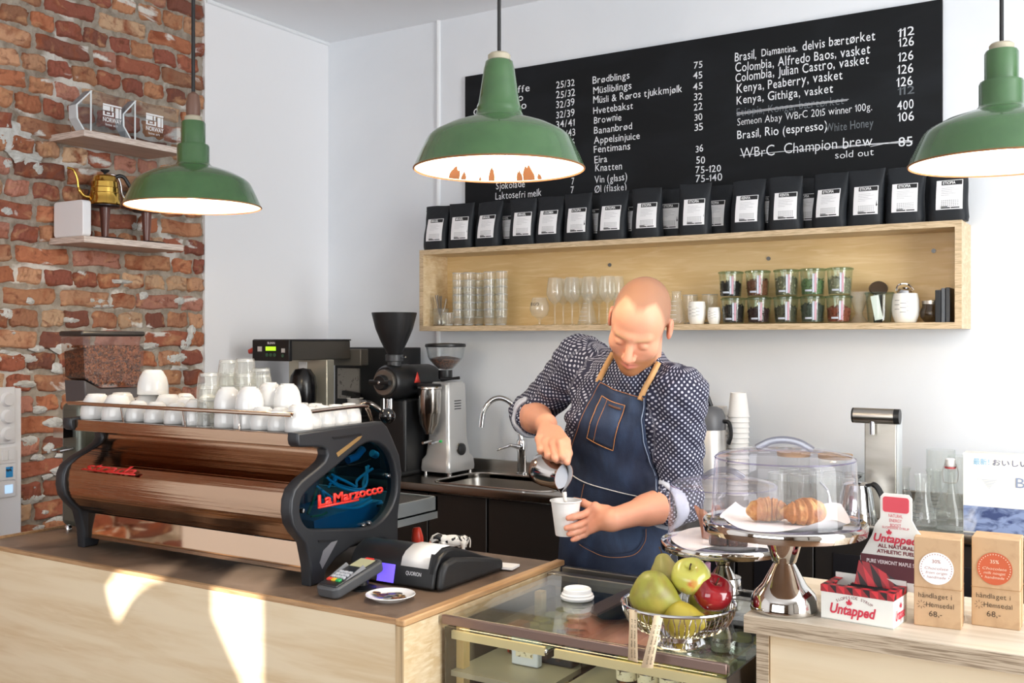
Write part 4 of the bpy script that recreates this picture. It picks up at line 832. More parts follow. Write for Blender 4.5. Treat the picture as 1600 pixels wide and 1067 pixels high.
# ================================================================== shelves on the brick wall
def wshelf(z, label):
    m = MB(); m.box(XL-.01, -3.40, 2.424, 2.89, z-.024, z); m.slot(1); m.box(-3.4005, -3.3995, 2.424, 2.89, z-.024, z); m.box(XL, -3.40, 2.4235, 2.4243, z-.024, z)
    o = m.build('wall_shelf', [mat('pinkish_ply', 'c9b3a3', .5, var=('b79e8d', 5, (8, 1, 1), .4, .7)), mat('pale_ply_side', 'ded0c6', .55, var=('bba99d', 60, (.3, .3, 6), .45, .62))], None)
    return tag(o, label, 'shelf')
wshelf(2.312, 'short plywood shelf on the brick wall holding two clear trophies')
wshelf(1.914, 'short plywood shelf on the brick wall holding the gold kettle')
ACR = glass('acrylic_block', 'f0f2f4', .12, rim='dfe6ea', gcol='f4f6f8'); FROST = mat('frosted_edge', 'dfe6ea', .35)
for k, (zz, rx, lab) in enumerate([([(142, 141), (118.5, 163), (119.5, 184), (131, 203)], 196, 'clear acrylic trophy engraved NORWAY at the left end of the upper brick-wall shelf'),
                         ([(211, 157), (191.5, 178), (192, 197), (204, 215)], 276, 'clear acrylic trophy engraved NORWAY nearer the green lamp on the upper shelf')]):
    X0 = -3.425; pts = [at(a, b, X=X0) for a, b in zz]; yr = at(rx, 200, X=X0).y; z0 = 2.312
    poly = [(p.y, p.z) for p in pts]; poly[-1] = (poly[-1][0], z0); zt_ = poly[0][1]
    poly = poly+[(yr, z0), (yr, zt_)]
    t = thing('acrylic_trophy', lab, 'trophy', (X0-.03, (poly[2][0]+yr)/2, z0), world=True)
    m = MB(); m.prism(poly, X0-.045, X0); m.build('block', ACR, t, smooth=False)
    m = MB()
    for i in range(3):
        a, b = poly[i], poly[i+1]; m.prism([a, b, (b[0]+.007, b[1]), (a[0]+.007, a[1])], X0-.045, X0+.001)
    yb = poly[0][0]; m.prism([(yb-.003, z0), (yb+.003, z0), (yb+.003, zt_), (yb-.003, zt_)], X0-.001, X0+.0012); m.build('frosted_edge', FROST, t, smooth=False)
    m = MB(); y0 = yb+.052; W = .085; Mx = plane_M((X0+.001, y0, z0), (0, 1, 0), (0, 0, 1)); h = zt_-z0
    P_ = lambda x, y: Mx @ Vector((x*W, y*h, 0))
    for x0, x1, a, b in [(0, 1, .72, .76), (0, .38, .60, .71), (.44, .55, .60, .71), (.66, .84, .46, .70), (.88, .98, .46, .70), (0, .58, .47, .50), (0, .1, .50, .58), (.48, .58, .50, .58), (.2, .38, .52, .56), (0, 1, .43, .435)]: m.quad(P_(x0, a), P_(x1, a), P_(x1, b), P_(x0, b))
    text(m, 'NORWAY', Mx @ Matrix.Translation((0, h*.33, 0)), .024, width=W, bold=.02); text(m, 'latte art', Mx @ Matrix.Translation((.012, h*.24, 0)), .013, width=.055)
    m.build('engraving', mat('white_engraving', 'e9eaec', .7), t)
m = MB(); q = rr(-3.595, -3.415, 1.915, 2.052, .014); m.prism(q, 2.43, 2.466, 'y')
o = m.build('white_box', mat('white_lacquer', 'eeeef0', .25), None, bevel=.003); tag(o, 'white rounded flat box standing at the left end of the kettle shelf', 'box')
def kettle_trophy(px, X, label, metal):
    p = at(px, 360, X=X); zb = 1.914
    t = thing('trophy_stand', 'dark round based wooden stand carrying the %s' % ('gold kettle' if metal == 'gold' else 'steel kettle behind the green lamp'), 'stand', (X, p.y, zb))
    m = MB(); m.lathe([(0, 0), (.078, 0), (.080, .004), (.070, .009), (.02, .012)], n=32); m.build('base', mat('stand_black', '2a2124', .35), t)
    m = MB(); m.lathe([(.012, .010), (.013, .02), (.021, .125), (.021, .132)], n=18, capt=True); m.build('stem', mat('mahogany_stem', '6b4036', .35, coat=.3), t)
    m = MB(); m.lathe([(0, .130), (.05, .130), (.056, .134), (.056, .138), (0, .138)], n=28); m.build('plate', _M['stand_black'], t)
    g = mat('gold_polish', 'd9b25a', .12, 1) if metal == 'gold' else CHROME
    t = thing('pouring_kettle', label, 'kettle', (X, p.y, zb+.1385), rz=1.10)
    prof = [(.058, 0), (.062, .004), (.059, .022), (.0575, .025), (.0565, .045), (.0545, .048), (.0535, .066), (.0515, .069), (.0495, .090), (.047, .094), (.043, .110), (.036, .116), (.02, .119), (0, .120)]
    m = MB(); m.lathe(prof, n=36, capb=True); m.build('body', g, t, ang=25)
    m = MB(); m.lathe([(.005, .119), (.005, .126), (.016, .134), (.018, .139), (0, .140)], n=16); m.build('lid_knob', BLACKM, t)
    m = MB(); m.tube(smooth_path([(-.052, 0, .028), (-.078, 0, .032), (-.096, 0, .060), (-.102, 0, .100), (-.116, 0, .130), (-.138, 0, .136)], 6), [.0075]*12+[.005]*19, 10); m.build('spout', g, t)
    m = MB(); m.tube(smooth_path([(.038, 0, .112), (.056, 0, .120), (.074, 0, .112), (.090, 0, .086), (.104, 0, .066), (.112, 0, .040)], 6), .0075, 10); m.build('handle', BLACK, t)
kettle_trophy(164, -3.50, 'gold long-spouted pouring kettle on the trophy stand of the brick wall', 'gold')
kettle_trophy(229, -3.50, 'steel pouring kettle half hidden behind the green lamp', 'steel')
# ================================================================== socket panel
t = thing('socket_panel', 'tall white panel of round dimmers and sockets on the brick wall', 'socket panel', (-3.58, 2.1, .5), world=True)
m = MB(); m.box(XL-.005, -3.552, 1.98, 2.270, .45, 1.345); m.build('trunking', mat('white_plastic', 'eeeef0', .35), t, bevel=.004)
OFFW = mat('offwhite_plastic', 'e6e6e8', .3)
def pan(px, py): return at(px, py, X=-3.548)
a = pan(23, 604); b = pan(23, 692); m = MB(); m.box(-3.553, -3.545, 2.02, a.y, b.z, a.z); m.build('dimmer_frame', OFFW, t, bevel=.002)
for py in (624, 651, 678):
    p = pan(10.5, py); m = MB(); m.lathe([(.026, 0), (.026, .004), (.022, .008), (.021, .016), (0, .017)], (-3.546, p.y, p.z), 28, RM(0, pi/2)); m.build('dimmer_knob', OFFW, t)
for py, nm in ((711, 'switch'), (737, 'data_socket'), (764, 'power_socket')):
    p = pan(11.5, py); m = MB(); m.box(-3.553, -3.544, p.y-.034, p.y+.030, p.z-.030, p.z+.030); s_ = m.build(nm, OFFW, t, bevel=.002)
    if nm == 'switch': m = MB(); m.box(-3.545, -3.541, p.y-.022, p.y-.001, p.z-.018, p.z+.018); m.box(-3.545, -3.541, p.y+.001, p.y+.022, p.z-.018, p.z+.018); m.build('rockers', OFFW, s_, bevel=.001)
    elif nm == 'data_socket': m = MB(); m.box(-3.545, -3.542, p.y-.008, p.y+.018, p.z-.020, p.z+.018); m.build('blue_insert', mat('blue_insert', '2a8fd0', .3, var=('16233a', 50, (1, 1, 1), .5, .55)), s_)
    else: m = MB(); m.box(-3.545, -3.5425, p.y-.012, p.y+.018, p.z-.015, p.z+.015); m.build('lit_insert', mat('pale_blue_light', 'cfe8ff', .3, emit=('a8d4ff', .6)), s_)
# ================================================================== coffee bags on the shelf
BAGM = mat('black_kraft_bag', '1f2226', .55, spec=.3, bump=(22, (1, 1, 1), .35)); LABM = mat('white_label', 'ecebec', .6)
BH, BW, BD = .205, .134, .066
def bag_mesh(seed):
    r_ = random.Random(seed); m = MB(); N = 28; NZ = 14; vs = []
    tw = r_.uniform(-.01, .01); lean = r_.uniform(-.006, .006); wob = r_.uniform(0, 6)
    def dep(z): k = z/BH; return BD/2*(1-k**2.2)*(.80+.30*math.sin(min(1, k*1.5)*pi*.7+.6))+.0025
    for j in range(NZ+1):
        z = BH*j/NZ; d = dep(z); w = BW/2*(1-.05*math.sin(pi*j/NZ)+(.0 if j else -.06))
        for i in range(N):
            a = 2*pi*i/N; c, s_ = math.cos(a), math.sin(a); e = .55
            x = w*math.copysign(abs(c)**.45, c); y = d*math.copysign(abs(s_)**.8, s_)
            vs.append((x+lean*z/BH+.0012*math.sin(9*z/BH+wob), y+tw*(z/BH)**2+.0018*math.sin(14*x/BW+7*z/BH*3+wob)*(z/BH), z+(.002*math.sin(x*40+wob) if j == NZ else 0)))
    m.add(vs, [(j*N+i, j*N+(i+1) % N, (j+1)*N+(i+1) % N, (j+1)*N+i) for j in range(NZ) for i in range(N)]+[tuple(range(N))[::-1], tuple(range(NZ*N, (NZ+1)*N))])
    m.box(-BW/2+.004, BW/2-.004, -.0045+tw*.85, .0045+tw*.85, BH-.022, BH-.019)
    return m, (lambda x, z: -dep(z)*max(0, 1-(abs(x)/(BW/2))**3.2)**.40-.0022+tw*(z/BH)**2)
_bagr = random.Random(12)
BP = {}
def bag(px, Y, word, rz, label, seed, dz=0):
    x = at(px, 350, Y=Y).x
    t = thing('coffee_bag', label, 'coffee bag', (x, Y, SZ1+.0005), 'black coffee bags on the wall shelf', rz=rz)
    key = seed % 4
    if key not in BP: m, f = bag_mesh(key); o = m.build('pouch', BAGM, t, ang=60); BP[key] = (o.data, f)
    else: o = bpy.data.objects.new('pouch', BP[key][0]); COL.objects.link(o); o.parent = t
    f = BP[key][1]; m = MB(); W, z0, z1, ox = .086, .040, .143, .006+.004*math.sin(seed*3)
    def P_(u, v): xx = ox-W/2+W*u; zz = z0+(z1-z0)*v; return (xx, f(xx, zz)-.0006, zz)
    m.grid(P_, 6, 6)
    def strip(u0, u1, v0, v1, e=.0006, n=4):
        b = len(m.v); vs = [(p[0], p[1]-e, p[2]) for i in range(n+1) for p in (P_(u0+(u1-u0)*i/n, v0), P_(u0+(u1-u0)*i/n, v1))]; m.add(vs, [(2*i, 2*i+2, 2*i+3, 2*i+1) for i in range(n)])
    m.slot(1); strip(.20, .97, .83, .98)
    for k in range(5): strip(.2, (.7, .85, .62, .8, .5)[k], .72-.06*k, .725-.06*k)
    for r_ in range(4):
        for c in range(9): strip(.22+c*.075, .22+c*.075+.035, .29-.055*r_+.0, .29-.055*r_+.018, n=1)
    strip(.2, .55, .035, .075); strip(.58, .9, .035, .075); strip(.2, .45, .085, .11)
    m.slot(2); vs, fs, a, b = _txt(word, .02); kx = .42/(b-a)
    m.add([(lambda q: (q[0], q[1]-.0012, q[2]))(P_(.25+(v.x-a)*kx*(.5+.09*len(word)), .86+v.y*.14)) for v in vs], fs)
    m.build('label', [LABM, mat('label_black', '1b1b1d', .6), mat('label_white_print', 'f2f2f2', .6)], t, ang=60)
F_ = 3.848; Bk = 3.925
wd_ = [(683, F_, 'BRASIL', 'leftmost'), (722, F_, 'BRASIL', 'second'), (764, F_, 'BRASIL', 'third'), (819, F_, 'BRASIL', 'fourth'), (860, F_, 'COLOMBIA', 'fifth'), (904, F_, 'ETIOPIA', 'sixth'), (957, F_, 'ETIOPIA', 'seventh'), (1012, F_, 'ETIOPIA', 'eighth')]
for i, (px, Y, w, n) in enumerate(wd_): bag(px, Y, w, .05*math.sin(i*2.3), '%s labelled black coffee bag, %s in the front row on the wall shelf' % (w, n if n != 'leftmost' else 'leftmost'), i)
bag(1086, F_-.004, 'ETIOPIA', .04, 'ETIOPIA labelled black coffee bag, ninth in the front row on the wall shelf', 1)
for i, (px, w, n) in enumerate([(1168, 'KENYA', 'tenth'), (1228, 'KENYA', 'eleventh'), (1297, 'ETIOPIA', 'twelfth'), (1353, 'ETIOPIA', 'thirteenth'), (1414, 'ETIOPIA', 'fourteenth'), (1482, 'ETIOPIA', 'rightmost')]):
    bag(px, F_+.004*(i % 2), w, -.05+.09*math.sin(i*1.7+1), '%s labelled black coffee bag, %s in the front row on the wall shelf' % (w, n), i+2)
for i, (px, w, n) in enumerate([(796, 'BRASIL', 'third and fourth'), (842, 'BRASIL', 'fourth and fifth'), (884, 'COLOMBIA', 'fifth and sixth'), (930, 'ETIOPIA', 'sixth and seventh'), (983, 'ETIOPIA', 'seventh and eighth'), (1050, 'ETIOPIA', 'eighth and ninth'), (1122, 'ETIOPIA', 'ninth and tenth'), (1200, 'KENYA', 'tenth and eleventh'), (1262, 'ETIOPIA', 'eleventh and twelfth')]):
    bag(px-4, Bk, w, 0, 'black coffee bag at the back showing between the %s front bags' % n, i)
# ================================================================== glassware in the wall shelf
GZ = SZ0+TH_
def gx(px, Y): return at(px, 500, Y=Y).x
t = thing('spoon_jar', 'small glass jar of teaspoons at the left end of the wall shelf', 'jar', (gx(689, 3.86), 3.86, GZ))
m = MB(); m.lathe([(0, .002), (.033, .002), (.036, 0), (.037, .01), (.036, .078), (.038, .082), (.0365, .082), (.0345, .076), (.0345, .008), (0, .006)], n=28); m.build('body', GLASS, t)
rnd = random.Random(9)
for k in range(8):
    a = rnd.uniform(0, 6.28); x, y = .012*math.cos(a), .012*math.sin(a); ex, ey = .03*math.cos(a)+rnd.uniform(-.01, .01), .03*math.sin(a); h = rnd.uniform(.125, .150)
    m = MB(); m.tube([(x*-1, y*-1, .012), (ex*.6, ey*.6, h*.6), (ex, ey, h)], [.002, .0025, .0035], 6, flat=.5); m.ell((-x, -y, .018), (.010, .004, .014), 10, 6)
    o = m.build('teaspoon', STEEL, None); o.location = (gx(689, 3.86), 3.86, GZ); tag(o, 'steel teaspoon in the jar at the left end of the wall shelf', 'spoon', 'teaspoons in the glass jar')
SHG = glass('shelf_glass', 'fdfdfb', .10, rim='f0f1ec', white_sheen=.06)
stk = [(716, 3.86, 6), (733, 3.865, 6), (748, 3.92, 6), (765, 3.87, 6), (784, 3.875, 6), (728, 3.93, 5), (775, 3.935, 5)]
for i, (px, Y, n) in enumerate(stk):
    nm = ['leftmost front', 'second front', 'corner', 'fourth front', 'rightmost front', 'left rear', 'right rear'][i]
    for k in range(n): tumbler(gx(px, Y), Y, GZ+.0003+k*.034, '%s tumbler from the bottom in the %s stack on the wall shelf' % (ORD[k], nm), False, (.0215, .0275), .072, 'stacked tumblers on the wall shelf', SHG)
tumbler(gx(701, 3.835), 3.835, GZ, 'single short tumbler in front of the stacks on the wall shelf', False, (.022, .027), .060, 'stacked tumblers on the wall shelf', SHG)
def stem_glass(name, prof, px, Y, label, txt=None, grp=None):
    t = thing(name, label, 'glass', (gx(px, Y), Y, GZ), grp); m = MB(); m.lathe(prof, n=32); m.build('bowl_and_stem', SHG, t, ang=60)
    return t
t = stem_glass('snifter_glass', [(.030, 0), (.030, .002), (.006, .006), (.005, .022), (.012, .030), (.034, .044), (.043, .068), (.041, .090), (.031, .122), (.0298, .122), (.039, .090), (.041, .068), (.033, .047), (.010, .034), (0, .033)], 843, 3.86, 'round snifter glass with black lettering on the wall shelf')
m = MB(); text(m, 'EGO', plane_M((-.020, -.0385, .086), (1, 0, 0), (0, 0, 1)), .018, width=.040, bold=.015); m.build('lettering', BLACKM, t)
WG = [(.034, 0), (.034, .002), (.006, .006), (.0035, .015), (.0035, .082), (.006, .090), (.026, .108), (.037, .132), (.036, .155), (.028, .205), (.027, .205), (.0345, .155), (.0355, .133), (.025, .110), (.004, .094), (0, .093)]
w0 = None
for i, (px, Y) in enumerate([(867, 3.85), (880, 3.93), (894, 3.85), (906, 3.93), (921, 3.85), (936, 3.92), (949, 3.85), (963, 3.90)]):
    lb = '%s thin wine glass from the left in the row on the wall shelf' % ORD[i]
    if w0 is None:
        m = MB(); m.lathe(WG, n=32); w0 = m.build('wine_glass', SHG, None, ang=60); w0.location = (gx(px, Y), Y, GZ); tag(w0, lb, 'wine glass', 'wine glasses on the wall shelf')
    else: dup(w0, (gx(px, Y), Y, GZ), 0, lb)
FL = [(0, .001), (.040, .001), (.043, .004), (.042, .012), (.022, .095), (.0185, .105), (.0185, .130), (.022, .134), (.0205, .134), (.017, .130), (.017, .104), (.0205, .094), (.0405, .012), (0, .005)]
f0 = None
for px, Y, lb in [(918, 3.905, 'graduated glass flask behind the wine glasses on the wall shelf'), (1057, 3.86, 'graduated glass flask just right of the barista on the wall shelf'), (967, 3.87, 'graduated glass flask partly hidden by the barista head')]:
    if f0 is None:
        f0 = thing('glass_flask', lb, 'flask', (gx(px, Y), Y, GZ), 'glass flasks'); m = MB(); m.lathe(FL, n=30); m.build('body', SHG, f0, ang=60)
        m = MB()
        for k in range(5): m.lathe([(.0395-.005*k+.0006, .02+.018*k), (.0391-.005*k+.0006, .0215+.018*k)], n=10, a0=-2.4, a1=-1.2)
        m.build('graduation_marks', mat('mark_white', 'f0f0ee', .6), f0)
    else: dup(f0, (gx(px, Y), Y, GZ), 0, lb)
# mugs
MUGW = mat('mug_white', 'f0eee8', .35, coat=.2); GREY = mat('grey_print', '8f8f8c', .7)
def mug(px, Y, r, h, label):
    t = thing('mug', label, 'mug', (gx(px, Y), Y, GZ))
    m = MB(); m.lathe([(0, .001), (r*.72, .001), (r*.78, .004), (r*.95, h*.25), (r, h*.45), (r*.97, h*.75), (r*.86, h*.985), (r*.84, h), (r*.81, h*.985), (r*.9, h*.7), (r*.9, h*.4), (r*.7, .008), (0, .008)], n=34); m.build('body', MUGW, t)
    m = MB()
    for k in range(9): a = -pi/2+.55*math.sin(k*2.1); z = h*(.35+.05*k); R_ = r*(1.004-.035*max(0, (z/h-.6)/.4)); m.lathe([(R_, z), (R_, z+h*.018)], n=6, a0=a-.22, a1=a+.22)
    m.build('printed_crest', GREY, t)
mug(1089, 3.85, .036, .090, 'white crested mug left of the tea jars on the wall shelf')
mug(1116, 3.845, .026, .066, 'small white crested cup between the mug and the tea jars')
mug(1415, 3.86, .047, .105, 'large white crested mug at the right of the wall shelf')
for px, Y, lb in ((1078, 3.93, 'tall clear glass behind the white crested mug'), (1109, 3.93, 'tall clear glass behind the small white cup')):
    tumbler(gx(px, Y), Y, GZ, lb, False, (.026, .032), .12, 'tall glasses on the wall shelf', SHG)
# tea jars, two tiers of five
WECK = glass('jar_glass', 'f6faf8', .13, rim='d3ded8'); WLID = glass('jar_lid_glass', 'cfe2d8', .25, rim='8fb5a0')
LBL = mat('pink_label', 'c79aa6', .6); JH = .102
tea = [('black tea', '1f1a18'), ('reddish brown tea', '7a4a32'), ('green grey herb tea', '6e6a52'), ('green leaf tea', '6c8458'), ('pale grey leaf tea', '8a8670'),
       ('dark tea', '2a2320'), ('dark red berry tea', '3a1d20'), ('olive leaf tea', '565240'), ('grey green tea', '4c5348'), ('orange red tea', '8f4630')]
def weck(px, Y, z, label, tc, k):
    t = thing('tea_jar', label, 'jar', (gx(px, Y), Y, z), 'glass tea jars on the wall shelf')
    m = MB(); m.lathe([(0, .001), (.036, .001), (.040, .004), (.046, JH-.016), (.0465, JH-.010), (.044, JH-.010), (.038, .006), (0, .005)], n=32); m.build('body', WECK, t, ang=60)
    m = MB(); m.lathe([(.0445, JH-.0095), (.0495, JH-.0085), (.0495, JH-.003), (.044, JH), (0, JH)], n=32); m.build('lid', WLID, t, ang=60)
    m = MB(); h = .055+.006*((k*7) % 3); r_ = random.Random(k)
    m.lathe([(0, .006), (.0365, .006), (.0405, h), (.02, h+.004), (0, h+.005)], n=24)
    for q in range(170):
        a = r_.uniform(-pi, 0) if q < 110 else r_.uniform(-pi, pi); zz = r_.uniform(.01, h) if q < 110 else h+r_.uniform(0, .008); rad = (.0365+.004*zz/h-.001) if q < 110 else r_.uniform(0, .037)
        m.obox((rad*math.cos(a), rad*math.sin(a), zz), (r_.uniform(.006, .014), .0018, .0035), (r_.uniform(0, 3), r_.uniform(0, 3), r_.uniform(0, 3)))
    m.build('tea_leaves', mat('tea_%d' % k, tc, .9, var=('d8cfae' if k in (2, 4) else '1a1512', 90, (1, 1, 1), .56, .7)), t, smooth=False)['kind'] = 'stuff'
    m = MB(); f = lambda z: .040+.006*z/JH+.0006
    m.lathe([(f(.012), .012), (f(.082), .082)], n=4, a0=-pi/2+.42, a1=-pi/2+.58); m.slot(1); m.lathe([(f(.012), .012), (f(.082), .082)], n=4, a0=-pi/2+.24, a1=-pi/2+.40)
    m.lathe([(f(.016)+.0004, .016), (f(.023)+.0004, .023)], n=6, a0=-pi/2-.45, a1=-pi/2+.2); m.build('label', [LBL, mat('jar_label_white', 'c3cad6', .5)], t, ang=60)
for r_ in range(2):
    for c, px in enumerate([(1142, 1184, 1229, 1270, 1312), (1146, 1186, 1228, 1270, 1311)][r_]):
        k = (1-r_)*5+c if False else r_*5+c
        z = GZ+.0003 if r_ == 1 else GZ+JH+.0008
        weck(px, 3.855, z, 'glass jar of %s, %s from the left in the %s tier' % (tea[k][0], ORD[c], 'upper' if r_ == 0 else 'lower'), tea[k][1], k)
t = thing('paper_jar', 'glass jar holding folded white paper filters on the wall shelf', 'jar', (gx(1374, 3.86), 3.86, GZ))
m = MB(); m.lathe([(0, .001), (.036, .001), (.040, .004), (.048, .100), (.050, .104), (.047, .104), (.0385, .006), (0, .005)], n=32); m.build('body', WECK, t); m = MB(); m.lathe([(.0495, .1042), (.052, .107), (.050, .111), (.047, .110)], n=32); m.build('green_ring', WLID, t)
m = MB(); m.obox((-.008, -.005, .055), (.028, .05, .088), (0, -.18, .2)); o = m.build('paper_filters', PAPER, None); o.location = (gx(1374, 3.86), 3.86, GZ); tag(o, 'bundle of white paper filters inside the glass jar', 'paper')
m = MB(); m.lathe([(0, 0), (.03, .002), (.034, .006), (.030, .012), (0, .014)], n=24, R=RM(.9, .3)); o = m.build('jar_lid', mat('bronze_lid', '6d6258', .3, .7), None); o.location = (gx(1372, 3.93), 3.935, GZ+.125); 
t2 = thing('glass_dripper', 'clear glass dripper with swept side behind the tea jars', 'dripper', (gx(1342, 3.87), 3.87, GZ)); m = MB(); m.lathe([(.030, 0), (.032, .004), (.014, .03), (.013, .04), (.018, .05), (.038, .115), (.0365, .115), (.0165, .052), (.011, .04)], n=28); m.build('body', SHG, t2)
m = MB(); m.tube([(0, 0, .0), (0, 0, .125)], .016, 12); c_ = m.build('tin', BLACKM, None); c_.location = (gx(1372, 3.935), 3.935, GZ); tag(c_, 'dark narrow tin behind the jar of paper filters', 'tin')
tag(o, 'bronze coloured round lid leaning on the dark tin behind the filter jar', 'lid')
m = MB(); m.lathe([(.0, 0), (.028, .0), (.030, .006), (.022, .016), (.012, .018)], n=24, R=RM(.25, .2)); m.tube(smooth_path([(-.03, 0, .01), (-.02, -.01, .03), (.01, -.01, .032), (.03, 0, .012)], 4), .003, 6); o = m.build('tea_strainer', CHROME, None); o.location = (gx(1414, 3.86), 3.86, GZ+.106); tag(o, 'chrome tea strainer resting on the large white mug', 'strainer')
t = thing('glass_teapot', 'small round glass pot with steel lid beside the black books', 'pot', (gx(1455, 3.88), 3.88, GZ)); m = MB(); m.lathe([(0, .002), (.022, .002), (.036, .02), (.038, .038), (.030, .058), (.030, .066)], n=28); m.build('body', glass('smoke_glass', 'b8b2aa', .2, rim='6f6860'), t); m = MB(); m.lathe([(.031, .066), (.031, .078), (0, .080)], n=24); m.build('lid', STEEL, t)
m = MB(); m.tube([(0, 0, 0), (.05, 0, .002)], .005, 8); 
for i, (px, w, h, c) in enumerate([(1470, .018, .112, BLACKM), (1478, .012, .118, mat('book_grey', '55585c', .6)), (1485, .014, .120, BLACK)]):
    x = gx(px, 3.86); m = MB(); m.box(x-w/2, x+w/2, 3.80, 3.90, GZ, GZ+h); o = thing('book', ['black notebook leftmost of three at the right end of the shelf', 'grey notebook between two black ones at the shelf end', 'black notebook against the right end of the wall shelf'][i], 'book', (x, 3.85, GZ), world=True); m.build('cover', c, o, bevel=.002)
    m = MB(); m.box(x-w/2+.002, x+w/2-.002, 3.803, 3.9005, GZ+h-.003, GZ+h+.0003); m.build('pages', PAPER, o)
# ================================================================== glass display case
DX0, DX1, DY0, DY1, DZ = -1.332, -.676, 1.852, 2.41, .92
dc = thing('display_case', 'glass topped display case between the two wooden counters', 'display case', (-1.0, 2.1, 0), world=True)
PINKM = mat('anodised_rail', '8f7a72', .35, .7); CREAM = mat('cream_rail', 'e2d3a6', .4, .2); BSTEEL = mat('case_steel', '8d8a86', .3, .9)
m = MB(); m.box(DX0+.002, DX1-.002, DY0+.004, DY1-.10, DZ-.006, DZ); m.build('top_glass', PANE, dc)
m = MB(); m.box(DX0, DX1, DY0-.006, DY0+.012, DZ-.021, DZ-.0062); m.box(DX0, DX1, DY0-.008, DY0+.003, DZ-.021, DZ-.001); m.build('front_rail', PINKM, dc, bevel=.002)
m = MB(); m.box(DX0+.002, DX1-.002, DY0-.002, DY0+.003, .35, DZ-.027); m.build('front_glass', PANE, dc)
m = MB(); m.box(DX0, DX1, DY1-.10, DY1-.07, DZ-.03, DZ+.002); m.box(DX0, DX1, DY1-.02, DY1, DZ-.03, DZ+.002); m.box(DX0, DX1, DY1-.07, DY1-.02, DZ-.03, DZ-.022); m.build('rear_rail', BSTEEL, dc, bevel=.002)
m = MB(); m.box(DX0, DX1, DY0, DY1, 0, .35); m.build('plinth', BLACKM, dc)
m = MB(); m.box(DX0, DX0+.004, DY0+.005, DY1, .35, DZ-.03); m.build('side_panel', mat('case_side_brown', '4b433d', .35, .3), dc); m = MB(); m.box(DX1-.004, DX1, DY0+.005, DY1, .35, DZ-.03); m.build('side_panel', _M['case_side_brown'], dc)
OAK = mat('case_oak', 'd9bd86', .45, var=('c7a76c', 5, (4, 4, 1), .4, .7))
XM = -1.075
for x, y, w in ((DX0+.016, 1.905, .010), (DX0+.016, 2.25, .010), (DX0+.024, 2.36, .020), (-1.0, 2.38, .012), (DX1-.05, 2.38, .014)):
    m = MB(); m.box(x-w, x+w, y-.012, y+.012, .35, DZ-.031); m.build('rear_post', OAK, dc)
m = MB(); m.box(DX0, DX1, DY1-.004, DY1, .35, DZ-.03); m.build('rear_door', mat('case_rear_dark', '2e3134', .25, .2), dc)
m = MB(); m.box(XM-.022, XM+.022, DY0+.20, DY1-.03, DZ-.0125, DZ-.0065);  m.build('divider_bracket', PINKM, dc)
m = MB(); m.prism([(DY0+.16, DZ-.013), (DY1-.04, DZ-.013), (DY1-.04, .42), (DY0+.20, .42)], XM-.003, XM+.003); m.build('divider_panel', glass('grey_panel', 'a9adb2', .15, rough=.1), dc)
for k, (x0, x1) in enumerate(((DX0+.006, XM-.012), (XM+.012, DX1-.006))):
    zz = .872
    m = MB(); m.box(x0, x1, DY0+.03, DY1-.04, zz-.006, zz); sh = m.build('glass_shelf', glass('shelf_pane', 'f6fbf8', .12, rim='cfe3d6'), dc)
    m = MB(); m.box(x0, x1, DY0+.022, DY0+.030, zz-.012, zz+.006); m.build('shelf_strip', CREAM, sh)
    zz = .79
    m = MB(); m.box(x0, x1, DY0+.02, DY1-.04, zz-.012, zz); m.build('lower_shelf', mat('cream_shelf', 'a39b85', .4), dc)
m = MB(); m.box(XM-.020, XM-.010, DY0+.03, DY1-.04, .850, .864); m.box(XM+.010, XM+.020, DY0+.03, DY1-.04, .850, .864); m.build('shelf_bearers', mat('dark_bearer', '4a403c', .35, .6), dc)
for x in (XM-.015, XM+.015): m = MB(); m.ell((x, DY0+.03, .866), .008, 12, 8); m.build('shelf_stud', CHROME, dc)
m = MB(); m.box(DX0+.03, DX1-.03, DY0+.0125, DY0+.022, DZ-.0205, DZ-.0078); m.build('added_case_tube', mat('added_tube_glow', 'fff0cf', .4, emit=('ffe6b5', 5)), dc)  # unseen tube guessed from the warm cast, added to brighten the interior
# jars and packets inside
rnd = random.Random(21)
j0 = None; names = []
def sjar(x, y, z, s, lb, k):
    global j0
    if j0 is None:
        t = thing('spread_jar', lb, 'jar', (x, y, z), 'little jars with yellow lids in the display case'); j0 = t
        m = MB(); m.lathe([(0, 0), (.021, 0), (.023, .004), (.023, .036), (.019, .042)], n=22); m.build('body', mat('dark_spread', '3a2a22', .15, var=('6b3f20', 40, (1, 1, 1), .5, .6)), t)
        m = MB(); m.lathe([(.0235, .010), (.0235, .030)], n=20); m.build('label', mat('jar_paper', 'e8dfc4', .6, var=('6b5c3a', 120, (1, 1, 1), .56, .62)), t)
        m = MB(); m.lathe([(.0215, .040), (.022, .052), (.020, .054), (0, .054)], n=22); m.build('lid', mat('yellow_lid', 'd9c14e', .35, .3), t)
    else: dup(j0, (x, y, z), rnd.uniform(0, 6), lb)
for r_ in range(3):
    for c in range(6):
        sjar(-1.265+c*.048 if c < 4 else -1.265+(c-4)*.048, (2.335-r_*.055) if c < 4 else 2.335-(r_+3)*.055, .791, 1, 'yellow lidded jar, %s in the %s row of the left half of the display case' % (ORD[c], ('rear', 'middle', 'front')[r_]), 0)
for r_ in range(2):
    for c in range(6): sjar(-.955+c*.050, 2.30-r_*.30, .791, 1, 'yellow lidded jar, %s in the %s row of the right half of the display case' % (ORD[c], ('rear', 'front')[r_]), 0)
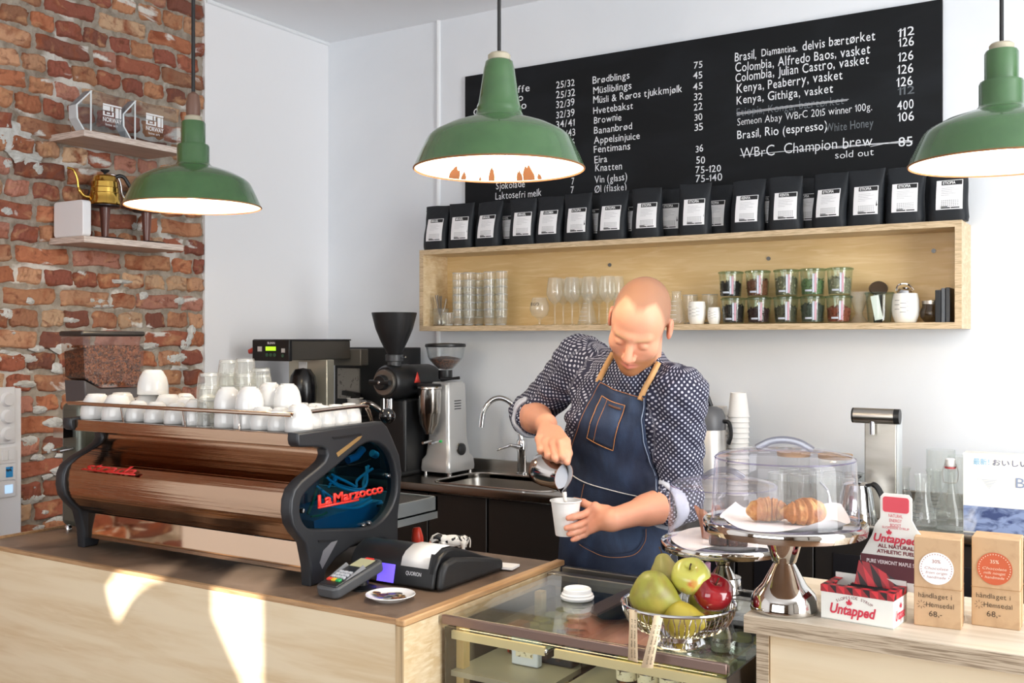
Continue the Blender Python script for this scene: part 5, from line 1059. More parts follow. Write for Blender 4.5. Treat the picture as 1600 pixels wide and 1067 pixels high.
pk = [(-1.27, 2.07, .791, .035, .05, .068, 'b5402c', 'red packet standing at the left end of the case shelf'), (-1.20, 1.99, .791, .07, .02, .066, 'd8dde6', 'pale card standing on the case shelf in front of the dark boxes'), (-1.16, 2.05, .791, .12, .06, .055, '22262e', 'dark flat box behind the pale card in the display case'),
      (-.79, 2.12, .791, .06, .05, .045, 'd9cfb6', 'cream printed packet on the right half of the case shelf'), (-.72, 1.93, .791, .05, .05, .06, 'c98f78', 'pink paper packet at the right end of the case shelf'), (-.87, 2.12, .791, .05, .05, .04, 'e3dcc8', 'small pale tin on the right half of the case shelf'), (-.71, 2.14, .791, .05, .04, .07, '6b3a2a', 'brown packet behind the pink one in the display case')]
for x, y, z, sx, sy, sz, c, lb in pk:
    m = MB(); m.box(x-sx/2, x+sx/2, y-sy/2, y+sy/2, z, z+sz); t = thing('packet', lb, 'packet', (x, y, z), world=True); m.build('box', mat('pk_'+c, c, .45), t, bevel=.003)
    m = MB(); m.box(x-sx*.32, x+sx*.32, y-sy/2-.0012, y-sy/2-.0002, z+sz*.3, z+sz*.75); m.build('label', _M['jar_paper'], t)
# ================================================================== lid and fruit bowl on the case top
p = at(902, 936, Z=DZ)
m = MB(); m.lathe([(.036, 0), (.0385, .002), (.0395, .007), (.0365, .010), (.037, .013), (.0335, .016), (.0325, .024), (.030, .026), (.028, .024), (.0275, .020), (0, .020)], n=44); m.lathe([(.034, .001), (0, .001)], n=30)
o = m.build('takeaway_cover', mat('lid_white', 'f3f2f1', .35), None); o.location = (p.x, p.y, DZ+.0005); tag(o, 'white plastic takeaway cup lid on the glass case top', 'lid')
p = at(1060, 1004, Z=DZ); bx, by = p.x, p.y
t = thing('fruit_bowl', 'chrome wire fruit bowl with paper tags on the glass case top', 'bowl', (bx, by, DZ))
RB, HB, ZF = .112, .080, .022
m = MB(); m.lathe([(.052, 0), (.054, .003), (.050, .008), (.046, .012), (.046, .020), (.050, ZF+.002)], n=40); m.lathe([(.050, ZF+.002), (.0, ZF+.002)], n=40); m.build('foot', CHROME, t)
WIRE = mat('bright_wire', 'd6d6d8', .12, 1)
m = MB(); m.tube([(RB*math.cos(2*pi*i/56), RB*math.sin(2*pi*i/56), HB) for i in range(56)], .0035, 8, closed=True); m.build('rim', WIRE, t)
prof = lambda k: (.048+(RB-.048)*math.sin(k*pi/2)**.85, ZF+.003+(HB-ZF-.004)*(1-math.cos(k*pi/2))**1.0)
NWB = 34
for i in range(NWB):
    a = 2*pi*i/NWB; w = .060; pts = []
    for k in [0, .2, .4, .6, .8, .93, 1]:
        r_, z = prof(k); pts.append((r_, a-w*(.35+.65*min(1, k*1.5)) if k < .93 else a-w*.55, z))
    pts = [(r_*math.cos(q), r_*math.sin(q), z) for r_, q, z in pts]+[(r_*math.cos(2*a-q), r_*math.sin(2*a-q), z) for r_, q, z in pts[::-1]]
    m = MB(); m.tube(pts, .0013, 5); m.build('wire_loop', WIRE, t)
for da, dz, ang, L in ((-2.02, -.004, .02, .098), (-1.50, -.004, -.22, .102)):
    x, y = RB*math.cos(da)*1.03, RB*math.sin(da)*1.03; tx = Vector((-math.sin(da+.3), math.cos(da+.3), 0)); rd = Vector((math.cos(da+.3), math.sin(da+.3), 0))
    A = Vector((x, y, HB+.002)); m = MB(); dn = (Vector((0, 0, -1))+tx*ang+rd*.05).normalized(); w = tx*.009
    m.add([A-w, A+w, A+w+dn*L*.35, A-w+dn*L*.35, A+w*1.25+dn*L, A-w*1.25+dn*L], [(0, 1, 2, 3), (3, 2, 4, 5)]); tg = m.build('paper_tag', mat('tag_paper', 'e4cfae', .8), t, solid=.001)
    m = MB(); 
    for sgn in (1, -1): text(m, 'fresh fruit  kr 15'.replace('fresh fruit', 'frukt  eple  pære'), plane_M(A+dn*L*.93-w*.4*sgn+rd*.0012, -dn, w*(1 if sgn > 0 else 1)), .005, width=L*.75)
    m.build('tag_print', mat('tag_ink', '5a4634', .8), tg)
def fruit(kind, x, y, z, s, rot, label, m_):
    m = MB()
    if kind == 'apple':
        pr = [(0, -.30), (.12, -.345), (.26, -.33), (.42, -.18), (.5, .05), (.47, .22), (.36, .36), (.2, .40), (.08, .35), (0, .29)]
    else:
        pr = [(0, -.46), (.1, -.48), (.3, -.42), (.44, -.22), (.45, -.02), (.36, .22), (.24, .42), (.17, .55), (.08, .61), (0, .60)]
    pp = smooth_path([(a, 0, b) for a, b in pr], 4); N = 28; vs = []; r_ = random.Random(int(x*1000)); ph = r_.uniform(0, 6)
    t = thing(kind, label, kind, (bx+x, by+y, DZ+z)); R = Vector(rot).to_track_quat('Z', 'Y').to_matrix()
    for p_ in pp:
        for i in range(N):
            a = 2*pi*i/N; q = p_.x*(1+(.03*math.cos(5*a) if kind == 'apple' else .02*math.cos(2*a+ph)+.015*math.cos(3*a)))
            vs.append(R@Vector((q*math.cos(a)*s, q*math.sin(a)*s, p_.z*s)))
    m.add(vs, [(j*N+i, j*N+(i+1) % N, (j+1)*N+(i+1) % N, (j+1)*N+i) for j in range(len(pp)-1) for i in range(N)]); m.build('flesh', m_, t, ang=80)
    tz = .29 if kind == 'apple' else .59; m = MB(); m.tube([R@Vector((0, 0, tz*s)), R@Vector((.02*s, 0, (tz+.12)*s)), R@Vector((.05*s, .02*s, (tz+.2)*s))], [.0016, .0014, .002], 6); m.build('stalk', mat('stalk_brown', '4a3524', .8), t)
PEAR = mat('pear_skin', '93923a', .4, var=[('7f6e34', 26, (1, 1, 1), .45, .75), ('b5a04e', 9, (1, 1, 1), .5, .75)], bump=(80, (1, 1, 1), .06))
GAP = mat('yellow_red_apple', 'c9c65e', .25, coat=.3, var=('cf5a3c', 13, (1, 1, 1.3), .56, .70)); RDA = mat('red_apple', '8a1420', .15, coat=.6, var=('a82a2c', 12, (1, 1, .3), .5, .75))
fruit('pear', -.030, -.046, .100, .098, (.75, .25, -.45), 'large green pear lying at the front left of the fruit bowl', PEAR)
fruit('pear', -.040, .030, .118, .082, (-.3, .3, .9), 'green brown pear at the back of the fruit bowl', mat('brown_pear', '8f8a45', .45, var=('a08a50', 14, (1, 1, 1), .45, .7)))
fruit('apple', .024, .006, .132, .078, (.12, -.55, .8), 'yellow and red apple on top of the fruit bowl', GAP)
fruit('apple', .066, .014, .103, .080, (.35, -.25, .8), 'dark red apple at the right of the fruit bowl', RDA)
fruit('pear', .030, -.045, .060, .078, (1, -.1, .1), 'yellow pear low at the front of the fruit bowl', mat('yellow_pear', 'b8a63f', .4, var=('9a7f35', 20, (1, 1, 1), .5, .75)))
fruit('pear', -.060, .005, .062, .074, (-.3, .9, .1), 'green pear low at the left of the fruit bowl', PEAR)
fruit('apple', .035, .050, .064, .070, (.3, .3, .8), 'yellow apple low at the back of the fruit bowl', GAP)
# ================================================================== cake stands
MIR = mat('polished_steel', 'd4d0cb', .045, 1); DOME = glass('dome_clear', 'fdfcff', .10, rim='eeebf8', white_sheen=.035); RIMG = glass('dome_edge', 'e6e3f3', .3, rim='bdb8d8')
def cake_stand(x, y, z, R, hs, rb, label, dlabel, grp='polished steel cake stands'):
    t = thing('cake_stand', label, 'cake stand', (x, y, z), grp)
    k = rb
    m = MB(); m.lathe([(k, 0), (k*1.02, .004), (k*1.0, .012), (k*.98, .022), (k*.90, .034), (k*.66, hs*.32), (k*.42, hs*.50), (k*.33, hs*.565), (k*.31, hs*.58), (k*.36, hs*.60), (k*.50, hs*.78), (k*.68, hs*.95), (k*.70, hs*.97)], n=48, capb=True); m.build('stem', MIR, t, ang=50)
    m = MB(); m.lathe([(0, hs*.97), (R*.90, hs*.97), (R*.985, hs*.975), (R, hs+.006), (R, hs+.014), (R*.985, hs+.017), (R*.965, hs+.013), (R*.93, hs+.010), (0, hs+.010)], n=72); m.build('plate', MIR, t, ang=40)
    return t, z+hs+.010
def dome(x, y, z, R, h, label, rz):
    t = thing('cake_dome', label, 'cake dome', (x, y, z), 'clear plastic cake domes', rz=rz)
    m = MB(); m.lathe([(R, 0), (R*.995, .01), (R*.955, h*.80), (R*.945, h*.86), (R*.90, h*.905), (R*.6, h*.965), (R*.25, h), (0, h*1.005)], n=72); m.build('shell', DOME, t, ang=80)
    m = MB(); m.tube([(R*.945*math.cos(2*pi*i/72), R*.945*math.sin(2*pi*i/72), h*.862) for i in range(72)], .0016, 6, closed=True); m.tube([(R*1.0*math.cos(2*pi*i/72), R*1.0*math.sin(2*pi*i/72), .002) for i in range(72)], .002, 6, closed=True); m.build('moulded_edge', RIMG, t)
    m = MB(); m.tube(smooth_path([(-R*.38, 0, h*.975), (-R*.30, 0, h*1.02), (-R*.18, 0, h*1.075), (0, 0, h*1.10), (R*.18, 0, h*1.075), (R*.30, 0, h*1.02), (R*.38, 0, h*.975)], 6), .0045, 8, flat=1.6); m.build('handle', glass('handle_clear', 'd9dbe6', .3, rim='8f93a8'), t)
p1 = at(1230, 955, Z=RCZ); s1x, s1y = p1.x-.008, p1.y+.008
d1 = -s1x*ST+s1y*CT; R1 = .156; 
t, zp1 = cake_stand(s1x, s1y, RCZ+.0005, R1, .157, .064, 'large polished steel cake stand holding croissants on the service counter', '')
dome(s1x, s1y, zp1+.001, R1*.90, .147, 'large clear cake dome over the croissants', .15)
PARCH = mat('parchment', 'eee9e6', .75)
def paper_sheet(x, y, z, R, seed, label):
    r_ = random.Random(seed); m = MB(); a0 = r_.uniform(0, 1)
    def fn(u, v):
        px_, py_ = (u-.5)*2, (v-.5)*2; q = max(abs(px_), abs(py_)); rad = math.hypot(px_, py_); k = 1 if rad < 1e-6 else (q/rad)**.45
        xx, yy = px_*k*R, py_*k*R; e = max(0, math.hypot(xx, yy)/R-.86)
        return (xx*math.cos(a0)-yy*math.sin(a0), xx*math.sin(a0)+yy*math.cos(a0), .002+.0012*math.sin(9*u+4*v)+e*.05*(1+math.sin(6*u+seed)))
    m.grid(fn, 26, 26); o = m.build('baking_paper', PARCH, None, ang=80); o.location = (x, y, z); return tag(o, label, 'paper')
paper_sheet(s1x, s1y, zp1+.0005, R1*.78, 3, 'white baking paper under the croissants')
PASTRY = mat('croissant_crust', 'a8692f', .5, var=[('d9aa68', 42, (1, 1, 1), .48, .68), ('7a4019', 24, (1, 1, 1), .54, .7)], bump=(110, (1, 1, 1), .5))
def croissant(x, y, z, s, rz, label):
    m = MB(); N = 90; pts = []; rs = []
    for i in range(N+1):
        u = i/N*2-1; a = u*1.15; pts.append((s*.55*math.sin(a), s*.42*(1-math.cos(a))-s*.1, 0))
        base = .27*(1-abs(u)**1.9)+.055; st_ = (i/N*7) % 1; rs.append(s*base*(.86+.17*math.sin(pi*min(1, st_*1.02))**.6+.05*math.sin(i*.9+s*90)))
    m.tube(pts, rs, 20); o = m.build('croissant', PASTRY, None, ang=70); zz = min(v.co.z for v in o.data.vertices)
    for v in o.data.vertices: v.co.z = max(v.co.z, zz*.72)
    o.location = (x, y, z-zz*.72); o.rotation_euler = (0, 0, rz); return tag(o, label, 'croissant', 'croissants on the cake stand')
croissant(s1x-.028, s1y-.012, zp1+.0045, .078, pi+.5, 'golden croissant at the left on the large cake stand')
croissant(s1x+.036, s1y+.004, zp1+.0045, .085, .9, 'golden croissant at the right front on the large cake stand')
p2 = at(1140, 945, Z=DZ); s2x, s2y = at(1130, 925, Z=DZ).x, at(1130, 925, Z=DZ).y
R2 = .150
t, zp2 = cake_stand(s2x, s2y, DZ+.003, R2, .104, .047, 'smaller polished steel cake stand with chocolate brownies behind the fruit bowl', '')
dome(s2x, s2y, zp2+.001, R2*.885, .160, 'smaller clear cake dome over the chocolate brownies', .6)
paper_sheet(s2x, s2y, zp2+.0005, R2*.80, 5, 'white baking paper under the brownies')
BROW = mat('brownie', '4a2618', .6, var=('2a120c', 50, (1, 1, 1), .4, .6), bump=(60, (1, 1, 1), .6))
for i, (dx, dy, lb) in enumerate([(.005, -.035, 'dark chocolate brownie at the front of the smaller cake stand'), (.045, -.025, 'dark chocolate brownie at the right of the smaller cake stand'), (.03, .03, 'dark chocolate brownie at the rear of the smaller cake stand')]):
    m = MB(); m.prism(rr(-.022, .022, -.02, .02, .006), 0, .022, 'z'); o = m.build('brownie', BROW, None, bevel=.003); o.location = (s2x+dx, s2y+dy, zp2+.004); o.rotation_euler = (0, 0, .4*i); tag(o, lb, 'brownie', 'brownies on the smaller cake stand')
MUFP = mat('muffin_paper', '8a5236', .7, var=('b07a58', 30, (1, 1, 1), .5, .7))
def muffin(dx, dy, label):
    t = thing('muffin', label, 'muffin', (s2x+dx, s2y+dy, zp2+.004), 'muffins in brown paper')
    m = MB(); N = 32; vs = []
    for j, (r_, z) in enumerate([(.019, 0), (.022, .02), (.026, .042), (.034, .064)]):
        for i in range(N): a = 2*pi*i/N; w = 1+(.10+.14*(j == 3))*math.cos(4*a+.5)*(j/3); vs.append((r_*w*math.cos(a), r_*w*math.sin(a), z+(.012*math.cos(4*a+.5) if j == 3 else 0)))
    m.add(vs, [(j*N+i, j*N+(i+1) % N, (j+1)*N+(i+1) % N, (j+1)*N+i) for j in range(3) for i in range(N)]+[tuple(range(N))[::-1]]); m.build('paper_case', MUFP, t, solid=.001)
    m = MB(); m.ell((0, 0, .042), (.025, .025, .018), 18, 10); m.build('crumb', BROW, t)
muffin(-.045, .03, 'muffin in brown paper at the left of the smaller cake stand'); muffin(-.012, .062, 'muffin in brown paper at the back of the smaller cake stand')
# ================================================================== syrup box, kraft boxes
WCARD = mat('white_card', 'f0f0ea', .5); PINK = mat('raspberry_print', 'd0324a', .6); DPR = mat('maroon_print', '7a2230', .6)
def plaid():
    m = bpy.data.materials.new('red_plaid'); m.use_nodes = True; nt = m.node_tree; N = nt.nodes; L = nt.links; b = N['Principled BSDF']; b.inputs['Roughness'].default_value = .5
    tc = N.new('ShaderNodeTexCoord'); mp = N.new('ShaderNodeMapping'); mp.inputs['Rotation'].default_value = (.4, .5, .78); L.new(tc.outputs['Object'], mp.inputs[0]); sep = N.new('ShaderNodeSeparateXYZ'); L.new(mp.outputs[0], sep.inputs[0])
    def sq(o):
        a = N.new('ShaderNodeMath'); a.operation = 'MULTIPLY'; a.inputs[1].default_value = 52; L.new(o, a.inputs[0]); f = N.new('ShaderNodeMath'); f.operation = 'FRACT'; L.new(a.outputs[0], f.inputs[0]); g = N.new('ShaderNodeMath'); g.operation = 'GREATER_THAN'; g.inputs[1].default_value = .5; L.new(f.outputs[0], g.inputs[0]); return g.outputs[0]
    s_ = N.new('ShaderNodeMath'); L.new(sq(sep.outputs[0]), s_.inputs[0]); L.new(sq(sep.outputs[1]), s_.inputs[1]); d = N.new('ShaderNodeMath'); d.operation = 'DIVIDE'; d.inputs[1].default_value = 2; L.new(s_.outputs[0], d.inputs[0])
    x = N.new('ShaderNodeMix'); x.data_type = 'RGBA'; x.inputs['A'].default_value = (*lin('d8323c'), 1); x.inputs['B'].default_value = (*lin('2a1418'), 1); L.new(d.outputs[0], x.inputs['Factor']); L.new(x.outputs['Result'], b.inputs['Base Color']); return m
PLAID = plaid()
def leaf(m, c, M, s):
    pts = [(0, -.5), (.05, -.2), (.35, -.3), (.30, -.12), (.55, .08), (.42, .14), (.45, .34), (.22, .26), (.18, .34), (.16, .62), (.06, .52), (0, .75)]
    pts = pts+[(-a, b) for a, b in pts[-2:0:-1]]
    m.add([M@Vector((c[0]+a*s, c[1]+b*s, .0006)) for a, b in pts]+[M@Vector((c[0], c[1], .0006))], [(i, (i+1) % len(pts), len(pts)) for i in range(len(pts))])
A = at(1283, 965, Z=RCZ); B = at(1396, 984, Z=RCZ); ux = (B-A); W = ux.length; ux = ux.normalized(); uy = Vector((-ux.y, ux.x, 0)); rz = math.atan2(ux.y, ux.x)
t = thing('syrup_box', 'white counter display box with red lettering, plaid rim and syrup packets', 'display box', A, rz=rz)
H, D = .063, .080
m = MB(); m.box(0, W, 0, .0025, 0, H); m.box(0, W, D-.0025, D, 0, H+.01); m.box(0, .0025, .0025, D-.0025, 0, H); m.box(W-.0025, W, .0025, D-.0025, 0, H); m.box(0, W, 0, D, 0, .002); m.build('tray', WCARD, t)
m = MB(); m.box(-.0008, W+.0008, -.0008, .0033, H-.012, H+.0008); m.box(-.0008, .0033, .0033, D, H-.012, H+.0008); m.box(W-.0033, W+.0008, .0033, D, H-.012, H+.0008)
m.box(0, W, .0025, .018, H-.001, H+.0006); m.box(W-.018, W, .018, D, H-.001, H+.0006); m.box(0, .014, .018, D, H-.001, H+.0006); m.build('plaid_border', PLAID, t)
Mf = plane_M((0, -.0012, 0), (1, 0, 0), (0, 0, 1)); Ms = plane_M((W+.0012, 0, 0), (0, 1, 0), (0, 0, 1))
m = MB(); text(m, 'Untapped', Mf@Matrix.Translation((W*.13, H*.22, 0)), .026, width=W*.64, bold=.03, shear=.25); leaf(m, (W*.40, H*.56), Mf, .012); text(m, 'Untapped', Ms@Matrix.Translation((.012, H*.2, 0)), .026, width=D*.7, bold=.03, shear=.25); leaf(m, (D*.5, H*.56), Ms, .012); m.build('name_lettering', PINK, t)
m = MB(); st = 'SLOPESIDE SYRUP'
for i, ch in enumerate(st):
    a = (i/(len(st)-1)-.5); text(m, ch, Mf@Matrix.Translation((W*(.47+a*.46), H*(.70-abs(a)**2*.55), 0))@Matrix.Rotation(-a*1.1, 4, 'Z'), .0075, align='c')
m.build('small_print', DPR, t)
# back card with neck and red cap
def bp(px, py): return at(px, py, Y=2.10)
m = MB(); q = [(.022, H-.01), (W+.028, H-.01), (W+.028, .105), (W+.020, .150), (W+.002, .172), (W-.006, .187), (W-.006, .227), (W-.012, .234), (W-.058, .234), (W-.064, .227), (W-.064, .187), (W-.074, .172), (W-.080, .152), (W-.102, .11), (W-.102, H-.01)]
SH_ = .015
q = [(a+SH_, b) for a, b in q[:1]]+[(a+SH_-.0, b) for a, b in q[1:]]
m.prism(q, D+.001, D+.004, 'y'); bc = m.build('back_card', WCARD, t)
m = MB(); xc = W-.035+SH_; m.prism(rr(xc-.024, xc+.024, .199, .228, .005), D-.0005, D+.0009, 'y'); m.build('red_cap', mat('cap_red', 'd94a58', .5), bc)
m = MB(); m.box(xc-.066, xc+.060, D-.0004, D+.0009, .070, .115); m.build('maroon_band', mat('maroon_card', '5a1c28', .5), bc)
Mb = plane_M((xc, D-.0012, 0), (1, 0, 0), (0, 0, 1))
m = MB()
for k, s_ in enumerate(('NATURAL', 'ENERGY', 'BOOST')): text(m, s_, Mb@Matrix.Translation((0, .190-.009*k, 0)), .0085, width=(.026, .023, .02)[k], align='c')
text(m, 'Untapped', Mb@Matrix.Translation((0, .142, 0)), .021, width=.082, align='c', bold=.03, shear=.25); leaf(m, (-.012, .160), Mb, .011)
text(m, 'SLOPESIDE SYRUP', Mb@Matrix.Translation((0, .168, 0)), .006, width=.05, align='c'); m.build('card_lettering', PINK, bc)
m = MB(); text(m, 'ALL NATURAL', Mb@Matrix.Translation((0, .131, 0)), .0095, width=.066, align='c', bold=.03); text(m, 'ATHLETIC FUEL', Mb@Matrix.Translation((0, .1205, 0)), .0095, width=.070, align='c', bold=.03); m.build('slogan_lettering', DPR, bc)
m = MB(); text(m, 'PURE VERMONT MAPLE SYRUP', Mb@Matrix.Translation((0, .100, 0)), .010, width=.108, align='c', bold=.02); m.build('band_lettering', mat('band_print', 'e8d9dc', .6), bc)
for k in range(6):
    m = MB(); m.obox((W*.52, .024+k*.0095, .032), (W*.55, .004, .056), (-.45, 0, .05*((k % 3)-1))); o = m.build('syrup_packet', mat('packet_black', '1d1c20', .3) if k < 4 else PLAID, None, bevel=.001); o.location = A; o.rotation_euler = (0, 0, rz); tag(o, 'flat syrup packet, %s from the front in the plaid display box' % ORD[k], 'packet', 'syrup packets in the display box')
m = MB(); m.obox((W*.60, .075, .060), (W*.6, .006, .075), (-.25, .12, .1)); o = m.build('syrup_packet', PLAID, None, bevel=.001); o.location = A; o.rotation_euler = (0, 0, rz); tag(o, 'plaid syrup packet sticking up tilted at the back of the display box', 'packet', 'syrup packets in the display box')
KRAFT = mat('kraft_card', 'c0a07c', .75, var=('b39370', 40, (1, 1, 1), .5, .75)); INK = mat('marker_ink', '4a3c2e', .8)
def kraft_box(pl, pr, py0, py1, ytop, label, sticker, scol, stxt):
    a = at(pl, py0, Z=RCZ); b = at(pr, py1, Z=RCZ); u = b-a; W = u.length; rz = math.atan2(u.y, u.x); d = -a.x*ST+a.y*CT; H = (py0-ytop)/FPX*d; D = .068
    t = thing('kraft_box', label, 'box', a, rz=rz)
    m = MB(); m.box(0, W, 0, D, 0, H); m.build('carton', KRAFT, t, bevel=.0015)
    m = MB(); m.box(-.0006, W+.0006, -.0008, D, H*.435, H*.44); m.box(W-.0006, W+.0006, D*.45, D*.46, 0, H); m.build('fold_lines', mat('kraft_dark', 'a8845a', .8), t)
    m = MB(); m.cyl((W*.48, -.0004, H*.66), W*.365, .0008, 40, RM(pi/2)); sk_ = m.build('round_sticker', mat(sticker, scol, .4), t)
    Mf = plane_M((W*.48, -.0016, H*.66), (1, 0, 0), (0, 0, 1)); m = MB()
    text(m, stxt[0], Mf@Matrix.Translation((0, .010, 0)), .009, align='c', bold=.01)
    for k, s_ in enumerate(stxt[1:]): text(m, s_, Mf@Matrix.Translation((0, -.002-.008*k, 0)), .007, width=W*.5-.004*k, align='c', shear=.2)
    for i in range(34):
        g = -2.9+5.8*i/33; c, s2 = math.cos(g+pi/2), math.sin(g+pi/2); rr_ = W*.325
        if abs(g) < 2.2: m.add([Mf@Vector((rr_*c-.0008, rr_*s2-.001, 0)), Mf@Vector((rr_*c+.0008, rr_*s2-.001, 0)), Mf@Vector((rr_*c+.0008, rr_*s2+.001, 0)), Mf@Vector((rr_*c-.0008, rr_*s2+.001, 0))], [(0, 1, 2, 3)])
    m.build('sticker_print', mat(sticker+'_print', 'e6c9b0' if scol[0] in 'bc' else 'b08a80', .6), sk_)
    M2 = plane_M((W*.10, -.0012, 0), (1, 0, 0), (0, 0, 1)); m = MB()
    hand(m, 'håndlaget i', M2@Matrix.Translation((0, H*.325, 0)), .013, width=W*.72, bold=0); hand(m, 'Hemsedal', M2@Matrix.Translation((W*.16, H*.225, 0)), .013, width=W*.60, bold=0)
    hand(m, '68,-', M2@Matrix.Translation((W*.22, H*.12, 0)), .014, width=W*.30, bold=0)
    for k in range(8): g = k*pi/4; c, s2 = math.cos(g), math.sin(g); ctr = Vector((W*.06, H*.245, 0)); m.add([M2@(ctr+Vector((c*.004-s2*.0004, s2*.004+c*.0004, 0))), M2@(ctr+Vector((c*.008-s2*.0004, s2*.008+c*.0004, 0))), M2@(ctr+Vector((c*.008+s2*.0004, s2*.008-c*.0004, 0))), M2@(ctr+Vector((c*.004+s2*.0004, s2*.004-c*.0004, 0)))], [(0, 1, 2, 3)])
    m.build('handwriting', INK, t)
kraft_box(1428, 1502, 976, 985, 838, 'kraft cardboard box with round white sticker beside the syrup box', 'white_sticker', 'f0eef0', ('30%', 'Chocolate', 'from origin', 'handmade'))
kraft_box(1518, 1594, 976, 986, 838, 'kraft cardboard box with round orange sticker nearest the right edge', 'orange_sticker', 'c0562c', ('35%', 'Chocolate', 'milk nougat', 'handmade'))
# ================================================================== things behind the right counter
CY = 3.47
p = at(1558, 700, Y=CY+.03); zt = at(1558, 710, Y=CY+.03).z; x0 = at(1505, 720, Y=CY+.03).x
t = thing('poster_card', 'standing white card with Japanese heading and blue rock picture', 'card', (x0+.17, CY+.06, KZ), world=True)
Wd = .34; m = MB(); m.box(x0, x0+Wd, CY+.03, CY+.10, KZ, zt); m.build('box', WCARD, t)
zs = at(1520, 790, Y=CY+.03).z
m = MB(); m.box(x0+.001, x0+Wd-.001, CY+.0285, CY+.0299, KZ+.004, zs); m.build('rock_picture', mat('rock_photo', '8a9cc4', .5, var=[('3a4a78', 22, (1, 1, 2), .45, .62), ('d5dbe8', 16, (1, 1, .6), .56, .7)]), t)
Mq = plane_M((x0, CY+.0285, 0), (1, 0, 0), (0, 0, 1)); za = at(1545, 726, Y=CY+.03).z; zb_ = at(1575, 755, Y=CY+.03).z
m = MB(); text(m, '最新！', Mq@Matrix.Translation((.03, za, 0)), .022, width=.045); m.build('blue_heading', mat('sky_print', '8cc8ea', .6), t)
m = MB(); text(m, 'おいしいコーヒー', Mq@Matrix.Translation((.085, za, 0)), .022, width=.20); m.build('dark_heading', mat('indigo_print', '4a4f78', .6), t)
m = MB(); text(m, 'BRYGG', Mq@Matrix.Translation((.150, zb_-.012, 0)), .044, width=.165); m.build('name_lettering', mat('slate_print', '8f9cb8', .6), t)
m = MB(); cq = Vector((.075, zb_-.005, 0))
for R_ in (.038, .032):
    for i in range(16):
        a0_, a1_ = .3+2.5*i/16, .3+2.5*(i+.6)/16; m.add([Mq@(cq+Vector((r_*math.cos(a), r_*math.sin(a)*.7, 0))) for a, r_ in ((a0_, R_), (a1_, R_), (a1_, R_-.0015), (a0_, R_-.0015))], [(0, 1, 2, 3)])
for i in range(6):
    m.add([Mq@(cq+Vector((-.022+.004*i, .012-.005*i, 0))), Mq@(cq+Vector((.022-.004*i, .012-.005*i, 0))), Mq@(cq+Vector((.022-.004*i, .010-.005*i, 0))), Mq@(cq+Vector((-.022+.004*i, .010-.005*i, 0)))], [(0, 1, 2, 3)])
m.build('crest', mat('pale_grey_print', 'd0d4da', .6), t)
def bx_(px, Y): return at(px, 800, Y=Y).x
t = thing('swing_bottle', 'clear swing top glass bottle with white stopper left of the poster card', 'bottle', (bx_(1484, CY+.05), CY+.06, KZ))
m = MB(); m.lathe([(0, .002), (.048, .002), (.050, .008), (.046, .06), (.024, .125), (.0155, .145), (.0155, .185), (.018, .19), (.018, .20), (.013, .20)], n=30); m.build('body', GLASS, t)
m = MB(); m.lathe([(.012, .198), (.016, .203), (.016, .222), (.012, .226), (0, .226)], n=18); m.build('stopper', WHITE, t); m = MB(); m.lathe([(.017, .193), (.018, .199)], n=18); m.build('seal', mat('red_rubber', 'c8323a', .6), t)
m = MB(); m.tube(smooth_path([(-.02, 0, .15), (-.024, 0, .18), (-.016, 0, .21)], 4), .0014, 6); m.tube(smooth_path([(.02, 0, .15), (.024, 0, .18), (.016, 0, .21)], 4), .0014, 6); m.tube([(-.02, -.012, .15), (.0, -.02, .148), (.02, -.012, .15)], .0014, 6); m.build('wire_bail', STEEL, t)
f1 = None
CAR = [(0, .002), (.040, .002), (.044, .008), (.043, .03), (.026, .085), (.022, .105), (.023, .15), (.028, .168), (.0265, .168), (.021, .15), (.020, .105), (.024, .085), (.041, .03), (0, .006)]
for i, (px, Y, lb) in enumerate([(1442, CY+.06, 'graduated glass carafe beside the swing top bottle'), (1460, CY+.20, 'glass carafe behind the swing top bottle'), (1410, CY+.22, 'glass carafe nearest the hot water tower')]):
    if f1 is None:
        f1 = thing('glass_carafe', lb, 'carafe', (bx_(px, Y), Y, KZ), 'glass carafes on the back counter'); m = MB(); m.lathe(CAR, n=30); m.build('body', GLASS, f1, ang=60)
        m = MB()
        for k in range(6): m.lathe([(.0405-.0045*k, .032+.012*k), (.0400-.0045*k, .0345+.012*k)], n=8, a0=-2.5, a1=-1.7+.2*(k % 2))
        m.build('graduation_marks', mat('mark_grey', '6f7478', .6), f1)
    else: dup(f1, (bx_(px, Y), Y, KZ), .6*i, lb)
for i, (px, Y, h, lb) in enumerate([(1504, CY+.25, .215, 'tall straight glass cylinder behind the poster card'), (1470, CY+.32, .225, 'tall straight glass cylinder at the wall')]):
    m = MB(); m.lathe([(0, .002), (.045, .002), (.047, .006), (.047, h), (.0455, h), (.0455, .008), (0, .008)], n=32); o = m.build('glass_cylinder', GLASS, None, ang=60); o.location = (bx_(px, Y), Y, KZ); tag(o, lb, 'glass', 'glass cylinders at the wall')
for i in range(8):
    px = 1216+i*17; Y = CY+.10+.13*(i % 2); tumbler(bx_(px, Y), Y, KZ, '%s tall glass from the left seen through the croissant dome' % ORD[i], False, (.026, .034), .135, 'tall glasses on the back counter', GLASS)
for i, (px, c, lb) in enumerate([(1240, 'd9a06a', 'wooden lidded glass canister seen through the croissant dome'), (1305, 'dcb27c', 'right wooden lidded glass canister seen through the croissant dome')]):
    Y = CY+.34; t = thing('glass_canister', lb, 'canister', (bx_(px, Y), Y, KZ), 'wooden lidded canisters'); m = MB(); m.lathe([(0, .002), (.055, .002), (.058, .01), (.058, .17)], n=28); m.build('body', GLASS, t); m = MB(); m.lathe([(.059, .170), (.061, .174), (.061, .186), (0, .188)], n=28); m.build('lid', mat('wood_lid', 'd9a873', .5), t)
